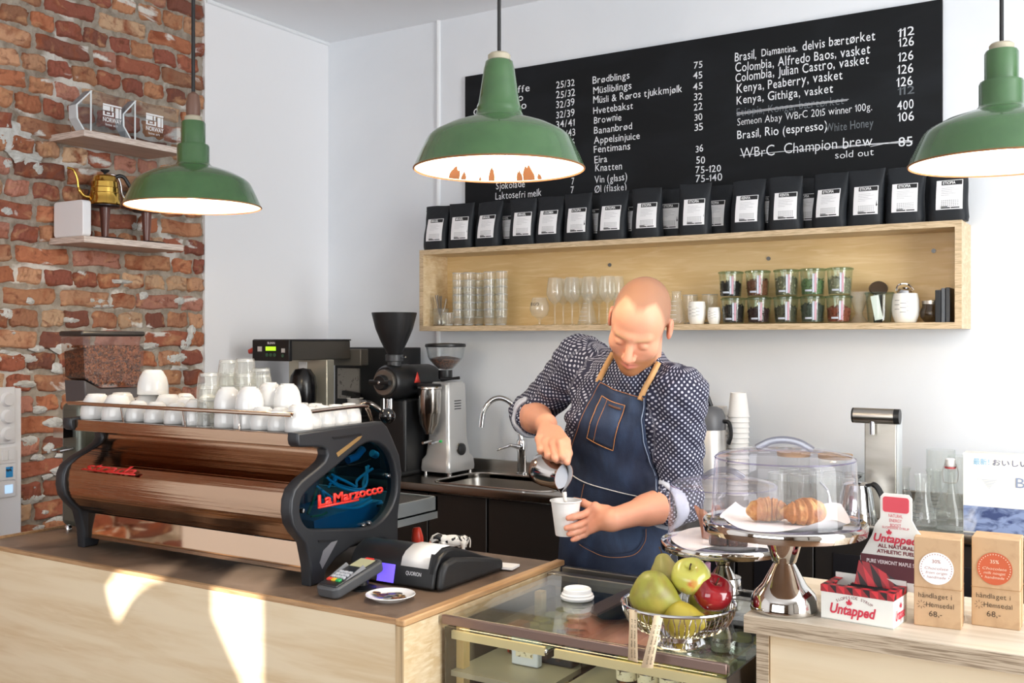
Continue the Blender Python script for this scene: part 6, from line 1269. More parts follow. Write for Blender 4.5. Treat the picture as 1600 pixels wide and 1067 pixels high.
# marker pens standing at the back of the display case
for px, c, nm in ((1083, '8fd04a', 'green'), (1096, 'e85aa0', 'pink'), (1106, 'f2b7d2', 'pale pink')):
    p = at(px, 905, Y=2.398); t = thing('marker_pen', '%s capped marker pen standing behind the smaller cake stand' % nm, 'pen', (p.x, 2.398, DZ+.002), 'marker pens behind the cake stand')
    m = MB(); m.lathe([(.006, 0), (.006, .035)], n=14, capb=True, capt=True); m.build('barrel', PAPER, t); m = MB(); m.lathe([(.0066, .030), (.0066, .056), (.004, .058), (0, .058)], n=14); m.build('cap', mat('pen_'+c, c, .4), t)
# ================================================================== the barista
def nets(fn, lo, hi, h):
    """surface of a distance field (vectorised surface nets)"""
    lo = np.array(lo, float); n = np.ceil((np.array(hi)-lo)/h).astype(int)+1
    ax = [lo[i]+h*np.arange(n[i]) for i in range(3)]
    # coarse pass, then fine values only near the surface
    q = 4; cax = [a[::q] for a in ax]; G = np.stack(np.meshgrid(*cax, indexing='ij'), -1).reshape(-1, 3)
    cv = fn(G).reshape([len(a) for a in cax]); near = np.abs(cv) < h*q*2.6
    near = np.repeat(np.repeat(np.repeat(near, q, 0), q, 1), q, 2); big = np.repeat(np.repeat(np.repeat(cv, q, 0), q, 1), q, 2)
    pad = [(0, max(0, n[i]-near.shape[i])) for i in range(3)]
    near = np.pad(near, pad, mode='edge')[:n[0], :n[1], :n[2]]; F = np.pad(big, pad, mode='edge')[:n[0], :n[1], :n[2]].astype(float)
    for a in range(3): near = near | np.roll(near, q, a)
    idx = np.argwhere(near); F[near] = fn(lo+idx*h)
    S = F < 0; c = [(i, j, k) for i in (0, 1) for j in (0, 1) for k in (0, 1)]
    sl = lambda A, o: A[o[0]:A.shape[0]-1+o[0], o[1]:A.shape[1]-1+o[1], o[2]:A.shape[2]-1+o[2]]
    cnt = sum(sl(S, o).astype(int) for o in c); act = (cnt > 0) & (cnt < 8); ids = np.argwhere(act)
    vid = -np.ones(act.shape, int); vid[act] = np.arange(len(ids))
    cv = np.stack([F[ids[:, 0]+o[0], ids[:, 1]+o[1], ids[:, 2]+o[2]] for o in c], 1)
    pos = np.zeros((len(ids), 3)); w = np.zeros(len(ids))
    for a in range(8):
        for b in range(a+1, 8):
            if sum(abs(c[a][k]-c[b][k]) for k in range(3)) != 1: continue
            va, vb = cv[:, a], cv[:, b]; m = (va < 0) != (vb < 0); t = np.where(m, va/np.where(m, va-vb, 1), 0)
            p = np.array(c[a])+t[:, None]*(np.array(c[b])-np.array(c[a])); pos[m] += p[m]; w[m] += 1
    V = lo+(ids+pos/w[:, None])*h; Q = []
    for a in range(3):
        d = [0, 0, 0]; d[a] = 1; A = S[:S.shape[0]-d[0], :S.shape[1]-d[1], :S.shape[2]-d[2]]; B = S[d[0]:, d[1]:, d[2]:]
        e = np.argwhere(A != B); u, v = (a+1) % 3, (a+2) % 3
        ok = (e[:, u] > 0) & (e[:, v] > 0) & (e[:, u] < n[u]-1) & (e[:, v] < n[v]-1); e = e[ok]; fl = A[e[:, 0], e[:, 1], e[:, 2]]
        def at_(du, dv): x = e.copy(); x[:, u] -= du; x[:, v] -= dv; return vid[x[:, 0], x[:, 1], x[:, 2]]
        f = np.stack([at_(1, 1), at_(0, 1), at_(0, 0), at_(1, 0)], 1); f[~fl] = f[~fl][:, ::-1]; Q.append(f)
    return V, np.concatenate(Q)
A3 = lambda *p: np.array(p, float)
def cone(P, a, b, ra, rb):
    a, b = np.array(a), np.array(b); d = b-a; t = np.clip(((P-a)@d)/(d@d+1e-12), 0, 1); return np.linalg.norm(P-a-t[:, None]*d, axis=1)-(ra+(rb-ra)*t)
def ellip(P, c, r):
    q = P-np.array(c); r = np.array(r); k0 = np.linalg.norm(q/r, axis=1); k1 = np.linalg.norm(q/(r*r), axis=1)+1e-9; return k0*(k0-1)/k1
def smin(a, b, k): h = np.clip(.5+.5*(b-a)/k, 0, 1); return b+(a-b)*h-k*h*(1-h)
def smax(a, b, k): return -smin(-a, -b, k)
def J(px, py, Y): return np.array(at(px, py, Y=Y))
# ---- skeleton, from the photograph's joints and their distance from the wall
hip, waist, chest, upch, neck = J(966, 890, 2.68), J(966, 790, 2.665), J(976, 690, 2.63), J(984, 615, 2.585), J(993, 560, 2.545)
rsh, rel, rwr = J(908, 566, 2.60), J(828, 648, 2.67), J(853, 662, 2.455)
lsh, lel, lwr = J(1062, 614, 2.55), J(1062, 782, 2.61), J(957, 812, 2.37)
cupc = J(884, 836, 2.345); CUPH = .091
Fb = A3(.10, -1, 0); Fb /= np.linalg.norm(Fb); Lb = A3(-Fb[1], Fb[0], 0)
SPZ = [.60, hip[2]-.02, waist[2], chest[2]-.05, chest[2]+.06, upch[2]+.01, neck[2]+.01, 1.60]
SPC = [hip+A3(0, 0, -.28), hip, waist, chest+A3(0, .01, -.05), chest*.4+upch*.6, upch+A3(0, .012, .01), neck, neck+A3(0, -.03, .08)]
SPW = [.175, .170, .152, .162, .180, .150, .072, .055]; SPD = [.120, .122, .112, .116, .122, .098, .070, .055]
def torso(P, grow=0.0):
    z = P[:, 2]; cx = np.interp(z, SPZ, [c[0] for c in SPC]); cy = np.interp(z, SPZ, [c[1] for c in SPC]); w = np.interp(z, SPZ, SPW)+grow; d = np.interp(z, SPZ, SPD)+grow
    q = np.stack([P[:, 0]-cx, P[:, 1]-cy], 1); s = q@Lb[:2]; f = q@Fb[:2]
    k = (np.abs(s/w)**2.4+np.abs(f/d)**2.4)**(1/2.4); return (k-1)*np.minimum(w, d)*.9
def ext(a, b, L): d = b-a; return b+d/np.linalg.norm(d)*L
rcu = rel+(rwr-rel)*.24; lcu = lel+(lwr-lel)*.22
def creases(P):
    n = .0028*np.sin(P[:, 2]*95+P[:, 0]*60+2*np.sin(P[:, 1]*40))+.002*np.sin(P[:, 0]*120-P[:, 2]*50+1.5*np.sin(P[:, 2]*60))
    return n
def shirt_f(P, core=False):
    t = np.maximum(torso(P), P[:, 2]-(neck[2]+.012)); t = np.maximum(t, (hip[2]-.06)-P[:, 2])
    t = smin(t, cone(P, upch+A3(0, .01, -.0), rsh, .085, .072), .05); t = smin(t, cone(P, upch+A3(0, .01, -.02), lsh, .082, .068), .05)
    r = smin(cone(P, rsh, rel, .070, .058), cone(P, rel, rcu, .060, .056), .02); l = smin(cone(P, lsh, lel, .069, .060), cone(P, lel, lcu, .062, .058), .02)
    t = smin(t, r, .035); t = smin(t, l, .035)
    # collar
    t = smin(t, cone(P, neck+A3(0, 0, -.03), neck+A3(0, -.018, .015), .074, .064), .02)
    return t if core else t+creases(P)
def mesh_from(V, Q, name, mats, parent, cols=None, uv=None, solid=0):
    me = bpy.data.meshes.new(name); off = np.array(parent.get('_o', (0, 0, 0))); me.from_pydata((V-off).tolist(), [], Q.tolist())
    me.materials.append(mats); me.polygons.foreach_set('use_smooth', [True]*len(Q))
    if cols is not None:
        ca = me.color_attributes.new('tint', 'FLOAT_COLOR', 'POINT'); ca.data.foreach_set('color', np.concatenate([cols, np.ones((len(cols), 1))], 1).astype(np.float32).ravel())
    if uv is not None:
        ul = me.uv_layers.new(name='UVMap'); li = np.zeros(len(me.loops), np.int32); me.loops.foreach_get('vertex_index', li); ul.data.foreach_set('uv', uv[li].astype(np.float32).ravel())
    me.update(); o = bpy.data.objects.new(name, me); COL.objects.link(o); o.parent = parent
    s = o.modifiers.new('relax', 'SMOOTH'); s.factor = .5; s.iterations = 3
    return o
pe = thing('person', 'person in dotted navy shirt and denim apron pouring milk into a paper cup', 'person', (float(hip[0]), float(hip[1]), 0), world=True)
# ---- head frame
hc = J(999, 509, 2.455); tocam = np.array([-hc[0], -hc[1], 0]); tocam /= np.linalg.norm(tocam)
right = A3(CT, ST, 0); yaw = math.radians(8); Fh = tocam*math.cos(yaw)-right*math.sin(yaw); Fh /= np.linalg.norm(Fh)
pit = math.radians(41); Zu = A3(0, 0, 1); Lp = np.cross(Zu, Fh)
HF = Fh*math.cos(pit)-Zu*math.sin(pit); HU = Zu*math.cos(pit)+Fh*math.sin(pit)
Rr = np.array(Matrix.Rotation(math.radians(-13), 3, Vector(tocam))); HM = np.stack([Rr@Lp, Rr@HF, Rr@HU], 1)
HS = .955; toL = lambda P: (P-hc)@HM/HS; toW = lambda p: hc+HM@(np.array(p)*HS)
def head_f(P):
    q = toL(P); m = q*A3(1, 1, 1); m[:, 0] = np.abs(m[:, 0])
    d = ellip(q, (0, -.018, .045), (.076, .098, .084)); d = smin(d, ellip(q, (0, .040, .048), (.064, .050, .060)), .03)
    d = smin(d, ellip(q, (0, .040, -.018), (.062, .056, .078)), .03); d = smin(d, ellip(q, (0, .042, -.070), (.052, .048, .038)), .03)
    d = smin(d, ellip(q, (0, .076, -.094), (.024, .020, .020)), .025); d = smin(d, ellip(m, (.044, .062, -.018), (.022, .022, .024)), .022)
    d = smin(d, cone(m, (.004, .091, .030), (.040, .078, .031), .011, .010), .014)
    d = smax(d, -ellip(m, (.031, .104, .008), (.018, .016, .012)), .012)
    d = smin(d, ellip(m, (.031, .082, .006), (.0150, .0135, .0135)), .004)
    d = smax(d, -ellip(m, (.031, .098, -.0035), (.014, .005, .0018)), .003)
    d = smin(d, cone(q, (0, .094, .016), (0, .119, -.024), .0085, .0125), .010); d = smin(d, ellip(m, (.012, .106, -.030), (.0085, .011, .008)), .007)
    d = smax(d, -ellip(m, (.0065, .112, -.040), (.004, .006, .004)), .003)
    d = smin(d, cone(m, (0, .098, -.056), (.023, .086, -.060), .0062, .003), .005); d = smin(d, cone(m, (0, .097, -.068), (.019, .087, -.066), .0075, .003), .006)
    d = smax(d, -cone(m, (0, .106, -.0615), (.024, .090, -.0625), .0018, .001), .003)
    e = ellip(m, (.083, -.012, .002), (.0085, .021, .033)); e = smax(e, -ellip(m, (.094, -.008, .004), (.008, .012, .021)), .006); d = smin(d, e, .010)
    d = d*HS
    d = smin(d, cone(P, toW((0, -.035, -.03)), neck+A3(0, .01, -.05), .056, .062), .03)
    return d
lo = hc-.17; hi = hc+.17; lo[2] = min(lo[2], neck[2]-.06)
V, Q = nets(head_f, lo, hi, .0026); q = toL(V)
ss = lambda a, b, x: (lambda t: t*t*(3-2*t))(np.clip((x-a)/(b-a), 0, 1))
SK = np.array(lin('dfa083')); col = np.tile(SK, (len(V), 1)); mixc = lambda w, c: col*(1-w[:, None])+np.array(lin(c))*w[:, None]
wob = .010*np.sin(q[:, 0]*70)+.006*np.sin(q[:, 1]*90+q[:, 2]*60)
hairline = .058+.35*np.abs(q[:, 0])**1.0*-.9+wob
hair = ss(-.012, .022, q[:, 2]-.035-np.clip(q[:, 1], -.02, 1)*1.05-.0+np.abs(q[:, 0])*.35+wob*.6)*ss(-.03, .02, q[:, 2]+.01)*ss(.098, .04, q[:, 1])
ax_ = np.abs(q[:, 0]); yh = np.interp(ax_, [0, .018, .042, .062, .085], [.066, .056, .022, .034, .040])
hair = ss(.014, -.012, q[:, 1]-yh-wob*.5)*np.maximum(ss(-.022, .012, q[:, 2]), ss(-.03, -.06, q[:, 1])*ss(-.07, -.04, q[:, 2]))*ss(.084, .078, ax_)
col = mixc(np.clip(hair, 0, 1)*.78, '80604a')
beard = ss(-.035, -.055, q[:, 2]+.25*np.maximum(0, .05-q[:, 1]))*ss(-.0, .03, q[:, 1]); mouthm = np.exp(-((q[:, 0]/.024)**2+((q[:, 2]+.062)/.010)**2)**2)*(q[:, 1] > .07)
col = mixc(np.clip(beard*(1-mouthm), 0, 1)*.85, 'a06c42'); col = mixc(mouthm*.75, 'c06a5f')
brow = np.exp(-(((np.abs(q[:, 0])-.030)/.020)**4+((q[:, 2]-.030-.1*(np.abs(q[:, 0])-.03))/.006)**2))*(q[:, 1] > .06); col = mixc(np.clip(brow, 0, 1)*.7, 'd9b387')
col = mixc(np.exp(-((np.abs(q[:, 0])-.086)/.008)**2)*.35+np.exp(-np.sum(((q-A3(0, .118, -.026))/.018)**2, 1))*.4, 'd9705c')
Vh, Qh, Ch = V, Q, col
# ---- forearms and hands
def chain(P, pts, rs, k=.004):
    d = None
    for i in range(len(pts)-1): c = cone(P, pts[i], pts[i+1], rs[i], rs[i+1]); d = c if d is None else smin(d, c, k)
    return d
S2 = lambda px, py, d: np.array([d*((px-CX0)/FPX*CT-ST), d*((px-CX0)/FPX*ST+CT), CAMZ+(HY-py)/FPX*d])     # a joint from its place in the photo and its distance
# left hand round the cup: fingers follow the cup's wall
sright = right; sfwd = np.array([-cupc[0], -cupc[1], 0]); sfwd /= np.linalg.norm(sfwd); sright = np.cross(A3(0, 0, 1), sfwd)
def onc(phi, z, r): return cupc+A3(0, 0, z)+(sright*math.cos(math.radians(phi))+sfwd*math.sin(math.radians(phi)))*r
rc = lambda z: .026+.013*z/CUPH
LF = []
for z0, z1, ph, rr_, ex in ((.066, .052, 82, .0088, .040), (.046, .026, 88, .0090, .044), (.026, .010, 78, .0086, .040), (.008, -.006, 60, .0076, .034)):
    mcp = cupc+A3(0, 0, z0+.012)+sright*(.036+ex)+sfwd*.014
    pts = [mcp]+[onc(p_, z0+(z1-z0)*k, rc(z0)+rr_*1.0+x_) for p_, k, x_ in ((8, .35, .014), (40, .65, .004), (66 if ph > 70 else 48, .85, .001), (ph, 1, 0))]
    LF.append((pts, [rr_*1.18, rr_*1.12, rr_*1.02, rr_*.95, rr_*.82]))
lmc = np.mean([f[0][0] for f in LF], 0)
LT = [lwr+(lmc-lwr)*.35+A3(0, 0, .018)-sfwd*.012, onc(-18, .070, .070), onc(-32, .080, .054), onc(-62, .084, .049)]
def lhand(P):
    d = cone(P, lel, lwr, .044, .029); d = smin(d, cone(P, lel+(lwr-lel)*.15, lel+(lwr-lel)*.5, .046, .040), .02)
    pal = None
    for f, r_ in LF:
        c = cone(P, lwr+(f[0]-lwr)*.08, f[0], .0155, .0115); pal = c if pal is None else smin(pal, c, .012)
    d = smin(d, pal, .022)
    fing = None
    for f, r_ in LF: c = chain(P, f, r_); fing = c if fing is None else smin(fing, c, .0022)
    d = smin(d, fing, .006); return smin(d, chain(P, LT, [.017, .012, .0105, .0085]), .008)
# right hand closed on the pitcher handle
mouth = J(881, 744, 2.335); pax = right*.70+(-np.array([-ST, CT, 0]))*.68+A3(0, 0, -.16); pax /= np.linalg.norm(pax); pup = A3(0, 0, 1)-pax*pax[2]; pup /= np.linalg.norm(pup); psd = np.cross(pax, pup)
PL, PR = .092, .043
pit_pt = lambda l, u, s=0: mouth-pax*l+pup*u+psd*s
grip = [pit_pt(l, .062) for l in (.062, .046, .030, .014)]           # where the four fingers close round the handle (little finger to index)
dm = float(np.linalg.norm(mouth[:2]))
RFm = [S2(843, 686, 2.70), S2(853, 692, 2.665), S2(865, 695, 2.635), S2(877, 693, 2.615)]
RFp = [S2(845, 703, 2.645), S2(857, 712, 2.615), S2(868, 716, 2.590), S2(879, 713, 2.585)]
RF = []
for m_, p_, g_ in zip(RFm, RFp, grip):
    back = g_-(p_-g_)*.25+A3(0, 0, -.012)
    RF.append(([m_, p_, p_*.35+g_*.65+A3(0, 0, -.018), g_+(g_-p_)*.15+A3(0, 0, -.010)], [.0115, .0098, .0090, .0080]))
RT = [rwr+(RFm[3]-rwr)*.40+right*.012, S2(884, 690, 2.63), S2(888, 708, 2.60), S2(886, 722, 2.585)]
def rhand(P):
    d = cone(P, rel, rwr, .046, .030); d = smin(d, cone(P, rel+(rwr-rel)*.15, rel+(rwr-rel)*.45, .048, .042), .02)
    pal = None
    for f, r_ in RF: c = cone(P, rwr+(f[0]-rwr)*.1, f[0], .0165, .0120); pal = c if pal is None else smin(pal, c, .012)
    d = smin(d, pal, .022); fing = None
    for f, r_ in RF: c = chain(P, f, r_); fing = c if fing is None else smin(fing, c, .0022)
    d = smin(d, fing, .006); return smin(d, chain(P, RT, [.017, .0125, .0108, .009]), .008)
parts = [(Vh, Qh, Ch)]
for f, pts in ((lhand, [lel, lwr]+[p for c, _ in LF for p in c]+LT), (rhand, [rel, rwr]+[p for c, _ in RF for p in c]+RT)):
    pts = np.array(pts); V, Q = nets(f, pts.min(0)-.06, pts.max(0)+.06, .0021)
    c = np.tile(SK*A3(1.0, .98, .96), (len(V), 1)); tips = np.array([ch[0][-1] for ch in (LF if f is lhand else RF)]+[ch[0][0] for ch in (LF if f is lhand else RF)])
    w = np.exp(-(np.min(np.linalg.norm(V[:, None]-tips[None], axis=2), 1)/.012)**2)*.35; c = c*(1-w[:, None])+np.array(lin('d8806a'))*w[:, None]
    parts.append((V, Q, c))
n = 0; VV, QQ, CC = [], [], []
for V, Q, c in parts: VV.append(V); QQ.append(Q+n); CC.append(c); n += len(V)
SKIN = mat('skin', 'dfa083', .48, attr='tint', sss=.12, spec=.4, bump=(260, (1, 1, 1), .05))
mesh_from(np.concatenate(VV), np.concatenate(QQ), 'body', SKIN, pe, cols=np.concatenate(CC))
# ---- shirt
def dots():
    m = bpy.data.materials.new('dotted_navy_cotton'); m.use_nodes = True; nt = m.node_tree; N = nt.nodes; L = nt.links; b = N['Principled BSDF']; b.inputs['Roughness'].default_value = .8
    uv = N.new('ShaderNodeUVMap'); mp = N.new('ShaderNodeMapping'); mp.inputs['Rotation'].default_value = (0, 0, pi/4); mp.inputs['Scale'].default_value = (1/.0108,)*3; L.new(uv.outputs[0], mp.inputs[0])
    fr = N.new('ShaderNodeVectorMath'); fr.operation = 'FRACTION'; L.new(mp.outputs[0], fr.inputs[0]); sb = N.new('ShaderNodeVectorMath'); sb.operation = 'SUBTRACT'; sb.inputs[1].default_value = (.5, .5, 0); L.new(fr.outputs[0], sb.inputs[0])
    ml = N.new('ShaderNodeVectorMath'); ml.operation = 'MULTIPLY'; ml.inputs[1].default_value = (1, 1, 0); L.new(sb.outputs[0], ml.inputs[0]); ln = N.new('ShaderNodeVectorMath'); ln.operation = 'LENGTH'; L.new(ml.outputs[0], ln.inputs[0])
    r = N.new('ShaderNodeMapRange'); r.inputs[1].default_value = .30; r.inputs[2].default_value = .22; L.new(ln.outputs['Value'], r.inputs[0])
    x = N.new('ShaderNodeMix'); x.data_type = 'RGBA'; x.inputs['A'].default_value = (*lin('20223a'), 1); x.inputs['B'].default_value = (*lin('b9bccb'), 1); L.new(r.outputs[0], x.inputs['Factor']); L.new(x.outputs['Result'], b.inputs['Base Color']); return m
pts = np.array([rsh, rel, rcu, lsh, lel, lcu, hip+A3(-.2, -.15, -.05), hip+A3(.2, .15, -.05), neck+A3(0, 0, .05)]); V, Q = nets(shirt_f, pts.min(0)-.09, pts.max(0)+.09, .0055)
z = V[:, 2]; cx = np.interp(z, SPZ, [c[0] for c in SPC]); cy = np.interp(z, SPZ, [c[1] for c in SPC]); qx = np.stack([V[:, 0]-cx, V[:, 1]-cy], 1); s_ = qx@Lb[:2]; f_ = qx@Fb[:2]
uv = np.stack([np.arctan2(s_, f_)*.15, z], 1)
def arm_uv(a, b, r0):
    d = b-a; Ln = np.linalg.norm(d); d = d/Ln; t = (V-a)@d; u = np.cross(d, Zu) if abs(d[2]) < .95 else np.cross(d, A3(1, 0, 0)); u /= np.linalg.norm(u); w = np.cross(d, u); rel_ = V-a; return np.stack([np.arctan2(rel_@w, rel_@u)*r0, t], 1)
dT = torso(V)
for a, b, ra, rb in ((rsh, rel, .074, .060), (rel, rcu, .060, .056), (lsh, lel, .076, .062), (lel, lcu, .062, .058)):
    m_ = cone(V, a, b, ra, rb) < np.minimum(dT-.004, .02); uv[m_] = arm_uv(a, b, .065)[m_]; dT = np.where(m_, -1, dT)
mesh_from(V, Q, 'shirt', dots(), pe, uv=uv)
CUFF = mat('pale_blue_cuff', 'c9cdd8', .8, var=('b3b8c6', 30, (1, 1, 1), .4, .7))
for a, b, r_ in ((rel, rcu, .058), (lel, lcu, .060)):
    d = (b-a)/np.linalg.norm(b-a); u = np.cross(d, Zu); u /= np.linalg.norm(u); w = np.cross(d, u); m = MB(); N = 40; vs = []
    for dr, dl in ((.001, -.022), (.006, -.020), (.0075, -.002), (.007, .014), (.004, .020), (-.002, .021), (-.006, .012), (-.012, -.004)):
        for i in range(N):
            g_ = 2*pi*i/N; R_ = r_+dr+.0025*math.sin(3*g_+dl*90)+.0015*math.sin(7*g_); vs.append(b+d*(dl+.004*math.sin(2*g_))+u*R_*math.cos(g_)+w*R_*math.sin(g_))
    m.add(vs, [(j*N+i, j*N+(i+1) % N, (j+1)*N+(i+1) % N, (j+1)*N+i) for j in range(7) for i in range(N)]); m.build('rolled_cuff', CUFF, pe, ang=80, sub=1)
# ---- trousers and shoes (hidden behind the counter, they carry him)
kn = [hip+Lb*s*.10+A3(0, -.01, -.40) for s in (-1, 1)]; an = [A3(k[0], hip[1]+.02, .10) for k in kn]
def trous(P):
    d = np.maximum(torso(P, .004), P[:, 2]-(hip[2]+.06)); d = np.maximum(d, hip[2]-.12-P[:, 2])
    for s, k, a in zip((-1, 1), kn, an): d = smin(d, smin(cone(P, hip+Lb*s*.085+A3(0, 0, -.06), k, .098, .068), cone(P, k, a, .068, .055), .02), .03)
    return d
pts = np.array([hip+A3(-.22, -.16, .08), hip+A3(.22, .16, .08)]+an); lo = pts.min(0)-.08; lo[2] = .06; V, Q = nets(trous, lo, pts.max(0)+.04, .010); mesh_from(V, Q, 'trousers', mat('dark_trousers', '22242c', .8), pe)
for a in an:
    m = MB(); f = Vector(Fb); c = Vector((a[0], a[1], 0)); R = Matrix.Rotation(math.atan2(Fb[0], -Fb[1]), 3, 'Z')
    m.ell(c+f*.06+Vector((0, 0, .045)), (.048, .14, .05), 18, 10, R); m.ell(c+Vector((0, 0, .075)), (.05, .06, .06), 16, 10); o = m.build('shoe', BLACKM, pe)
    for v in o.data.vertices: v.co.z = max(v.co.z, 0.0)
# ---- apron laid on the body
def drape(P): return np.minimum(shirt_f(P, True)-.004, np.minimum(torso(P, .012), 9))
def trace(o, d, grow, f=None):
    o = np.array(o, float); d = np.array(d, float)/np.linalg.norm(d); t = 0.0; best = (9, 0)
    for _ in range(90):
        v = float(torso((o+d*t)[None])[0])-grow
        if v < best[0]: best = (v, t)
        if v < .0006: break
        t += max(v*.6, .0005)
        if t > 4.5: break
    return o+d*best[1]
cam0 = A3(0, 0, CAMZ)
def on_body(px, py, grow): r = ray(px, py); return trace(cam0+np.array(r)*2.2, r, grow)
def sz(p): z = p[2]; c = A3(np.interp(z, SPZ, [q[0] for q in SPC]), np.interp(z, SPZ, [q[1] for q in SPC]), 0); return float((p[:2]-c[:2])@Lb[:2]), float(z)
def body_pt(s, z, grow):
    c = A3(np.interp(z, SPZ, [q[0] for q in SPC]), np.interp(z, SPZ, [q[1] for q in SPC]), z); w = np.interp(z, SPZ, SPW)+grow; d = np.interp(z, SPZ, SPD)+grow
    k = min(abs(s)/w, .985); f = d*(1-k**2.4)**(1/2.4); return c+Lb*s+Fb*f
GA = .010
Lg = [sz(on_body(px, py, GA)) for px, py in ((936, 593), (915, 630), (900, 665), (888, 705), (880, 745))]; Rg = [sz(on_body(px, py, GA)) for px, py in ((1015, 618), (1008, 655), (1010, 690), (1022, 728), (1045, 760))]
lz = [p[1] for p in Lg][::-1]; ls = [p[0] for p in Lg][::-1]; rz_ = [p[1] for p in Rg][::-1]; rs_ = [p[0] for p in Rg][::-1]
zt0, zt1 = Lg[0][1], Rg[0][1]; ZBOT = .62
def apron_base(u, v):
    zt = zt0+(zt1-zt0)*u; zt += -.010*math.sin(pi*u); z = ZBOT+(zt-ZBOT)*v
    a = float(np.interp(z, [.6, lz[0]-.12]+lz, [-.175, -.165]+ls)); b = float(np.interp(z, [.6, rz_[0]-.12]+rz_, [.175, .17]+rs_)); s = a+(b-a)*u
    w = float(np.interp(z, SPZ, SPW))+GA; s = max(-w*.97, min(w*.97, s))
    fold = .0035*math.sin(s*55+z*14)*max(0, min(1, (1.12-z)/.2))+.002*math.sin(z*60+s*30)
    return body_pt(s, z, GA+fold)
def apron_pts(uvs, g=0.0):
    """lay points on the apron: out from the body until they clear the shirt"""
    P = np.array([apron_base(u, v) for u, v in uvs])
    for _ in range(16):
        d = shirt_f(P); k = (d < .0045) & (P[:, 2] > hip[2]-.02)
        if not k.any(): break
        P[k] += Fb*np.maximum(.0045-d[k], .0008)[:, None]
    return P+Fb*g
apron_pt = lambda u, v, g=0.0: Vector(apron_pts([(u, v)], g)[0])
def apron_grid(m, fn, nu, nv, g=0.0):
    uvs = [fn(i/nu, j/nv) for j in range(nv+1) for i in range(nu+1)]; P = apron_pts(uvs, g); w = nu+1
    Q = P.reshape(nv+1, nu+1, 3).copy()
    for _ in range(2): Q[1:-1, 1:-1] = np.maximum(0, 1)*(.5*Q[1:-1, 1:-1]+.125*(Q[2:, 1:-1]+Q[:-2, 1:-1]+Q[1:-1, 2:]+Q[1:-1, :-2]))
    m.add([tuple(p) for p in Q.reshape(-1, 3)], [(j*w+i, j*w+i+1, (j+1)*w+i+1, (j+1)*w+i) for j in range(nv) for i in range(nu)])
DENIM = mat('dark_denim', '1d2840', .8, var=[('344868', 7, (1, 1, .5), .48, .75), ('1d2940', 11, (2, 1, .5), .5, .7)], bump=(420, (1, 1, .4), .12))
m = MB(); apron_grid(m, lambda u, v: (u, v), 46, 60); ap = m.build('apron', DENIM, pe, ang=80, solid=.002)
STI = mat('orange_stitch', 'a8714a', .7); STW = mat('pale_piping', 'c9c7c4', .7)
def uvof(px, py):
    p = on_body(px, py, GA); s, z = sz(p)
    lo_, hi_ = 0.0, 1.0
    a = float(np.interp(z, [.6, lz[0]-.12]+lz, [-.175, -.165]+ls)); b = float(np.interp(z, [.6, rz_[0]-.12]+rz_, [.175, .17]+rs_)); u = (s-a)/(b-a); zt = zt0+(zt1-zt0)*u-.010*math.sin(pi*max(0, min(1, u))); return u, (z-ZBOT)/(zt-ZBOT)
def seam(name, pts, r, mt, dash=False, par=None):
    uvs = [uvof(*p) for p in pts]; q = smooth_path([(a, b, 0) for a, b in uvs], 10); q = [Vector(p) for p in apron_pts([(max(0, min(1, p.x)), max(0, min(1, p.y))) for p in q], .0030)]; m = MB(); m.tube(q, r, 6); m.build(name, mt, par or ap)
seam('top_hem', [(938, 597), (965, 608), (1012, 622)], .0010, STI); seam('left_hem', [(939, 597), (918, 633), (903, 668), (891, 708)], .0009, STI); seam('right_hem', [(1011, 622), (1004, 655), (1006, 690), (1018, 728), (1040, 760)], .0014, mat('light_denim_edge', '8795ad', .8))
PK = [(941, 618), (979, 633), (958, 704), (917, 684)]
pu = [uvof(*p) for p in PK]; m = MB()
bil = lambda u, v: [pu[3][k]*(1-u)*(1-v)+pu[2][k]*u*(1-v)+pu[1][k]*u*v+pu[0][k]*(1-u)*v for k in (0, 1)]
apron_grid(m, bil, 10, 12, .0035); pk = m.build('bib_pocket', mat('darker_denim', '27354f', .8, var=('3c5070', 9, (1, 1, 1), .5, .75), bump=(420, (1, 1, .4), .12)), ap, solid=.002)
def line(name, p, q, r, mt, par, off=.0052): m = MB(); m.tube([apron_pt(*[p[k]+(q[k]-p[k])*i/8 for k in (0, 1)], off) for i in range(9)], r, 6); m.build(name, mt, par)
ORS = mat('bright_stitch', 'c98a52', .7)
for a, b in ((0, 1), (1, 2), (2, 3), (3, 0)): line('pocket_stitch', pu[a], pu[b], .0010, ORS, pk)
mid_ = lambda a, b, k: [a[i]+(b[i]-a[i])*k for i in (0, 1)]
line('pen_slot_stitch', mid_(pu[0], pu[1], .28), mid_(pu[3], pu[2], .28), .0009, STI, pk)
A_, B_ = mid_(mid_(pu[0], pu[1], .42), mid_(pu[3], pu[2], .42), .10), mid_(mid_(pu[0], pu[1], .9), mid_(pu[3], pu[2], .9), .10)
line('leather_tab', A_, B_, .0035, mat('brown_leather', '5a3826', .6), pk)
seam('pocket_piping', [(894, 742), (915, 754), (955, 766), (1000, 776)], .0016, STW); seam('big_pocket_stitch', [(913, 756), (906, 790), (905, 835)], .0009, STI); seam('big_pocket_hem', [(905, 846), (940, 862), (985, 862), (1003, 845), (1006, 826)], .0011, mat('navy_stitch', '16213a', .8)); seam('big_pocket_edge', [(905, 850), (940, 868), (987, 868), (1007, 848), (1010, 826)], .0008, STI)
